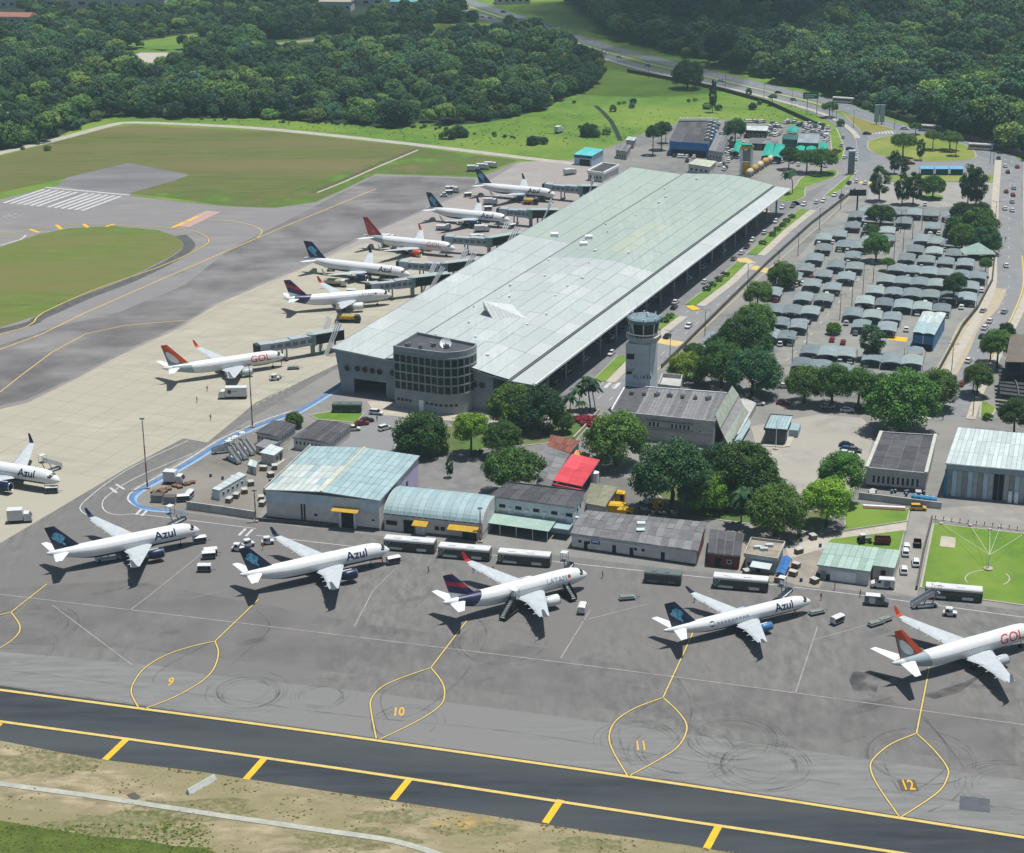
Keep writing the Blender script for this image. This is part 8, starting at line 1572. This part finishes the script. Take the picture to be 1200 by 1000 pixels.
def fleaf(nm, d_, l_): return leaf_mat(nm, C(*d_, 1), C(*l_, 1), .15)
FL = [M_for, fleaf('forest_dark', (18, 44, 34), (52, 88, 58)), fleaf('forest_light', (58, 92, 44), (124, 154, 74)), fleaf('forest_teal', (24, 58, 48), (74, 118, 82))]
FM = [crown_mesh('forest_crown_%d' % s, 60 + s, FL[(0, 0, 1, 1, 0, 2, 3, 2)[s]], 60, 90, .05, (.9, .75, 1.0, .85, 1.25, .8, .9, .6)[s], -.3, .72) for s in range(8)]
FM += [crown_mesh('grass_tuft', 81, leaf_mat('tuft_leaves', C(86, 112, 36, 1), C(130, 152, 56, 1)), 14, 30, .16, .5, -.1), crown_mesh('dry_tuft', 82, leaf_mat('dry_tuft_leaves', C(118, 116, 66, 1), C(166, 156, 104, 1)), 14, 30, .16, .5, -.1)]
protos = []
for me in FM: o = bpy.data.objects.new(me.name, me); protos.append(o)
def wood(name, label, pts):
    """pts: (x, y, z, scale, rot, idx)"""
    me = bpy.data.meshes.new(name); me.from_pydata([(p[0], p[1], p[2]) for p in pts], [], []); 
    for nm, ty, k in (('sc', 'FLOAT', 3), ('rt', 'FLOAT', 4), ('ix', 'INT', 5)):
        a = me.attributes.new(nm, ty, 'POINT'); a.data.foreach_set('value', [p[k] for p in pts])
    o = link(name, me); tag(o, label, 'woodland', kind='stuff')
    ng = bpy.data.node_groups.new(name, 'GeometryNodeTree'); ng.interface.new_socket('Geometry', in_out='INPUT', socket_type='NodeSocketGeometry'); ng.interface.new_socket('Geometry', in_out='OUTPUT', socket_type='NodeSocketGeometry')
    n = ng.nodes; L = ng.links; gi = n.new('NodeGroupInput'); go = n.new('NodeGroupOutput'); jn = n.new('GeometryNodeJoinGeometry')
    for pr_ in protos[::-1]:
        ob = n.new('GeometryNodeObjectInfo'); ob.inputs['Object'].default_value = pr_; ob.inputs['As Instance'].default_value = True; L.new(ob.outputs['Geometry'], jn.inputs[0])
    def attr(nm, ty):
        a = n.new('GeometryNodeInputNamedAttribute'); a.data_type = ty; a.inputs['Name'].default_value = nm; return a.outputs['Attribute']
    ip = n.new('GeometryNodeInstanceOnPoints'); L.new(gi.outputs[0], ip.inputs['Points']); L.new(jn.outputs[0], ip.inputs['Instance']); ip.inputs['Pick Instance'].default_value = True; L.new(attr('ix', 'INT'), ip.inputs['Instance Index'])
    cx = n.new('ShaderNodeCombineXYZ'); L.new(attr('rt', 'FLOAT'), cx.inputs[2]); er = n.new('FunctionNodeEulerToRotation'); L.new(cx.outputs[0], er.inputs[0]); L.new(er.outputs[0], ip.inputs['Rotation']); L.new(attr('sc', 'FLOAT'), ip.inputs['Scale']); L.new(ip.outputs[0], go.inputs[0])
    md = o.modifiers.new('grow', 'NODES'); md.node_group = ng; return o
lw = [(-260, 215), (0, 176), (50, 168), (100, 146), (135, 136), (200, 139), (300, 139), (400, 145), (470, 152), (490, 143), (530, 147), (560, 145), (600, 138), (640, 128), (655, 118), (690, 106), (702, 95), (712, 82), (705, 72), (640, 48), (560, 26), (500, 8), (470, -12), (380, -60), (-260, -60)]
clear = [[(140, 62), (160, 57), (212, 59), (228, 66), (226, 82), (170, 88), (140, 84)], [(140, 52), (200, 43), (232, 39), (236, 54), (190, 60)], [(295, 50), (420, 39), (420, 56), (310, 66)], [(500, 28), (590, 26), (610, 36), (505, 46)], [(80, -12), (245, -12), (245, 14), (80, 20)], [(0, 10), (32, 10), (38, 36), (0, 38)], [(375, -8), (470, -8), (505, 12), (410, 24)]]
pts = []; q = random.Random(3); lwW = [tuple(G(*p)[:2]) for p in lw]; clW = [[tuple(G(*p)[:2]) for p in c] for c in clear]
def far_low(p): return p[1] > 1270 and p[0] < -60
x0, x1, y0, y1 = min(p[0] for p in lwW), max(p[0] for p in lwW), min(p[1] for p in lwW), min(1750, max(p[1] for p in lwW))
y = y0
while y < y1:
    x = x0
    while x < x1:
        p = (x + q.uniform(-4.5, 4.5), y + q.uniform(-4.5, 4.5))
        if inside(p, lwW) and not any(inside(p, c) for c in clW):
            s = q.choice((2.2, 2.8, 3.5, 4.2, 5.0, 6.0, 8.0)) * (.7 if far_low(p) else 1) * q.uniform(.85, 1.15) * (1 + .25 * math.sin(x * .03) * math.cos(y * .025)); pts.append((p[0], p[1], s * q.uniform(.4, 1.15), s, q.uniform(0, 6.28), q.randrange(8) if q.random() < .8 else q.choice((0, 1, 2, 3, 6))))
        x += 6.0
    y += 6.0
wood('woodland', 'wide mass of dark green woodland behind the airfield', pts)
flat('woodland_floor', lw, .03, M_forestfl)
rw = [(655, 0), (720, 45), (800, 68), (880, 88), (960, 108), (1000, 120), (1060, 140), (1140, 164), (1230, 192), (1500, 262), (1700, 200), (1500, -130), (640, -130)]
rwW = [tuple(G(*p)[:2]) for p in rw]; pts = []
x0, x1, y0, y1 = min(p[0] for p in rwW), min(900, max(p[0] for p in rwW)), min(p[1] for p in rwW), min(1900, max(p[1] for p in rwW)); y = y0
while y < y1:
    x = x0
    while x < x1:
        p = (x + q.uniform(-4.8, 4.8), y + q.uniform(-4.8, 4.8))
        if inside(p, rwW) and abs(p[0]) < p[1] * .36 + 60:
            s = q.choice((3.2, 4.2, 5.2, 6.5, 7.5, 8.5, 11)) * q.uniform(.85, 1.15) * (1 + .2 * math.sin(x * .025 + 1) * math.cos(y * .02)); pts.append((p[0], p[1], hill_z(*p) + s * q.uniform(.6, 1.1), s, q.uniform(0, 6.28), q.randrange(8) if q.random() < .6 else q.choice((0, 1, 2, 3, 6))))
        x += 7.2
    y += 7.2
wood('hill_woodland', 'dense dark woodland covering the hill beyond the highway', pts)
# scrub in the meadow
pts = []
for c, n_, sp in (((535, 160), 6, 5), ((690, 158), 9, 7), ((660, 118), 9, 9), ((735, 124), 5, 6), ((830, 127), 4, 3), ((626, 168), 5, 3), ((20, 172), 6, 6), ((860, 125), 5, 16)):
    b = G(*c)
    for k in range(n_): p = b + Vector((q.gauss(0, sp), q.gauss(0, sp), 0)); s = q.uniform(1.2, 3.2); pts.append((p.x, p.y, s * .5, s, q.uniform(0, 6), q.randrange(8)))
for k in range(40):
    f = q.random(); b = G(170 + 440 * f, 140 + 22 * f * f + q.uniform(-3, 2)); s = q.uniform(.6, 1.6); pts.append((b.x, b.y, s * .4, s, q.uniform(0, 6), q.randrange(8)))
wood('meadow_scrub', 'scattered low scrub in the bright green meadow', pts)
pts = []
for k in range(260):
    f = q.random(); b = G(1010 + 240 * f, 128 + 69 * f - q.uniform(0, 4)); s = q.uniform(1.2, 3.0); pts.append((b.x, b.y + 3, s * .5, s, q.uniform(0, 6), q.randrange(8)))
wood('wall_scrub', 'creeper and scrub along the brown boundary wall', pts)
pts = []
for k in range(2600):
    x = q.uniform(-30, 900); f = q.random(); ys = 868 + x * .148; b = G(x, ys + 4 + f * f * 110); s = q.uniform(.08, .22) * (1.6 if math.sin(x * .05) * math.sin(f * 9 + x * .02) > .3 else .8); pts.append((b.x, b.y, s * .1, s, q.uniform(0, 6), 9))
for k in range(900): b = G(q.uniform(-20, 250), q.uniform(966, 1004)); s = q.uniform(.12, .34); pts.append((b.x, b.y, s * .1, s, q.uniform(0, 6), 8))
wood('verge_tufts', 'rough grass tufts on the dry verge below the taxiway', pts)
pts = []
for k in range(1400):
    x = q.uniform(180, 960); y = 145 + max(0, (x - 300)) * .05 - max(0, x - 640) * .12 + q.gauss(0, 14)
    b = G(x, y)
    if y < 172 and y > 70: s = q.uniform(.2, .6); pts.append((b.x, b.y, s * .1, s, q.uniform(0, 6), 8))
pts = [p for p in pts if not inside((p[0], p[1]), [tuple(G(*c)[:2]) for c in ((0, 184), (128, 146), (160, 141), (330, 149), (480, 165), (640, 184), (700, 176), (770, 148), (820, 138), (940, 146), (985, 160), (1000, 130), (900, 100), (700, 45), (1000, 60), (1300, 200), (1300, 400), (0, 400))])]
wood('meadow_tufts', 'fine rough tufts in the bright meadow grass', pts)
stripo('meadow_drain', [(698, 124), (716, 142), (727, 165)], 2.5, .06, M_forestfl, n=2)
for c in clear[:4]: flat('grass_clearing', c, .06, M_meadow)
flat('clearing', [(148, 68), (165, 62), (212, 62), (225, 67), (180, 75)], .08, M_pave); stripo('forest_road', [(300, 54), (360, 48), (420, 43)], 9, .08, M_pave)

# ------------------------------------------------------------------ passing cloud whose shade lies on the hill
cm_ = MB(); qc = random.Random(9); tgt = G(860, 20); cc_ = Vector((tgt.x, tgt.y, 40)) + SUN_FROM * (900 / SUN_FROM.z)
for k in range(46):
    e = Vector((qc.gauss(0, 120), qc.gauss(0, 110), qc.uniform(-20, 40))); rr = qc.uniform(40, 85); rings = []
    if e.y < -60 and abs(e.x) > 110: continue
    for j in range(9):
        a = -1.57 + 3.14 * j / 8; rings.append([cc_ + e + Vector((math.cos(a) * math.cos(t / 12 * 6.2832) * rr + .01, math.cos(a) * math.sin(t / 12 * 6.2832) * rr, math.sin(a) * rr * .5)) for t in range(12)])
    cm_.loft(rings)
mcl = bpy.data.materials.new('cloud_vapour'); mcl.use_nodes = True; n = mcl.node_tree.nodes; pb = n['Principled BSDF']; pb.inputs['Base Color'].default_value = (.85, .87, .9, 1); pb.inputs['Roughness'].default_value = 1; pb.inputs['Alpha'].default_value = .3
co_ = link('cloud', cm_.mesh('cloud', mcl, True)); tag(co_, 'loose white cloud passing high over the wooded hill', 'cloud', kind='stuff')

# ------------------------------------------------------------------ hazy air
hz = MB().box(-9500, 9500, -9500, 9500, -1.2, 186); ho = link('haze', hz.mesh('haze')); tag(ho, 'thin pale haze over the airfield', 'haze', kind='stuff')
m = bpy.data.materials.new('haze_air'); m.use_nodes = True; n = m.node_tree.nodes; n.remove(n['Principled BSDF']); pvn = n.new('ShaderNodeVolumePrincipled'); pvn.inputs['Color'].default_value = (.56, .80, .88, 1); pvn.inputs['Density'].default_value = 0.00011; pvn.inputs['Anisotropy'].default_value = .2
m.node_tree.links.new(pvn.outputs[0], n['Material Output'].inputs['Volume']); ho.data.materials.append(m)
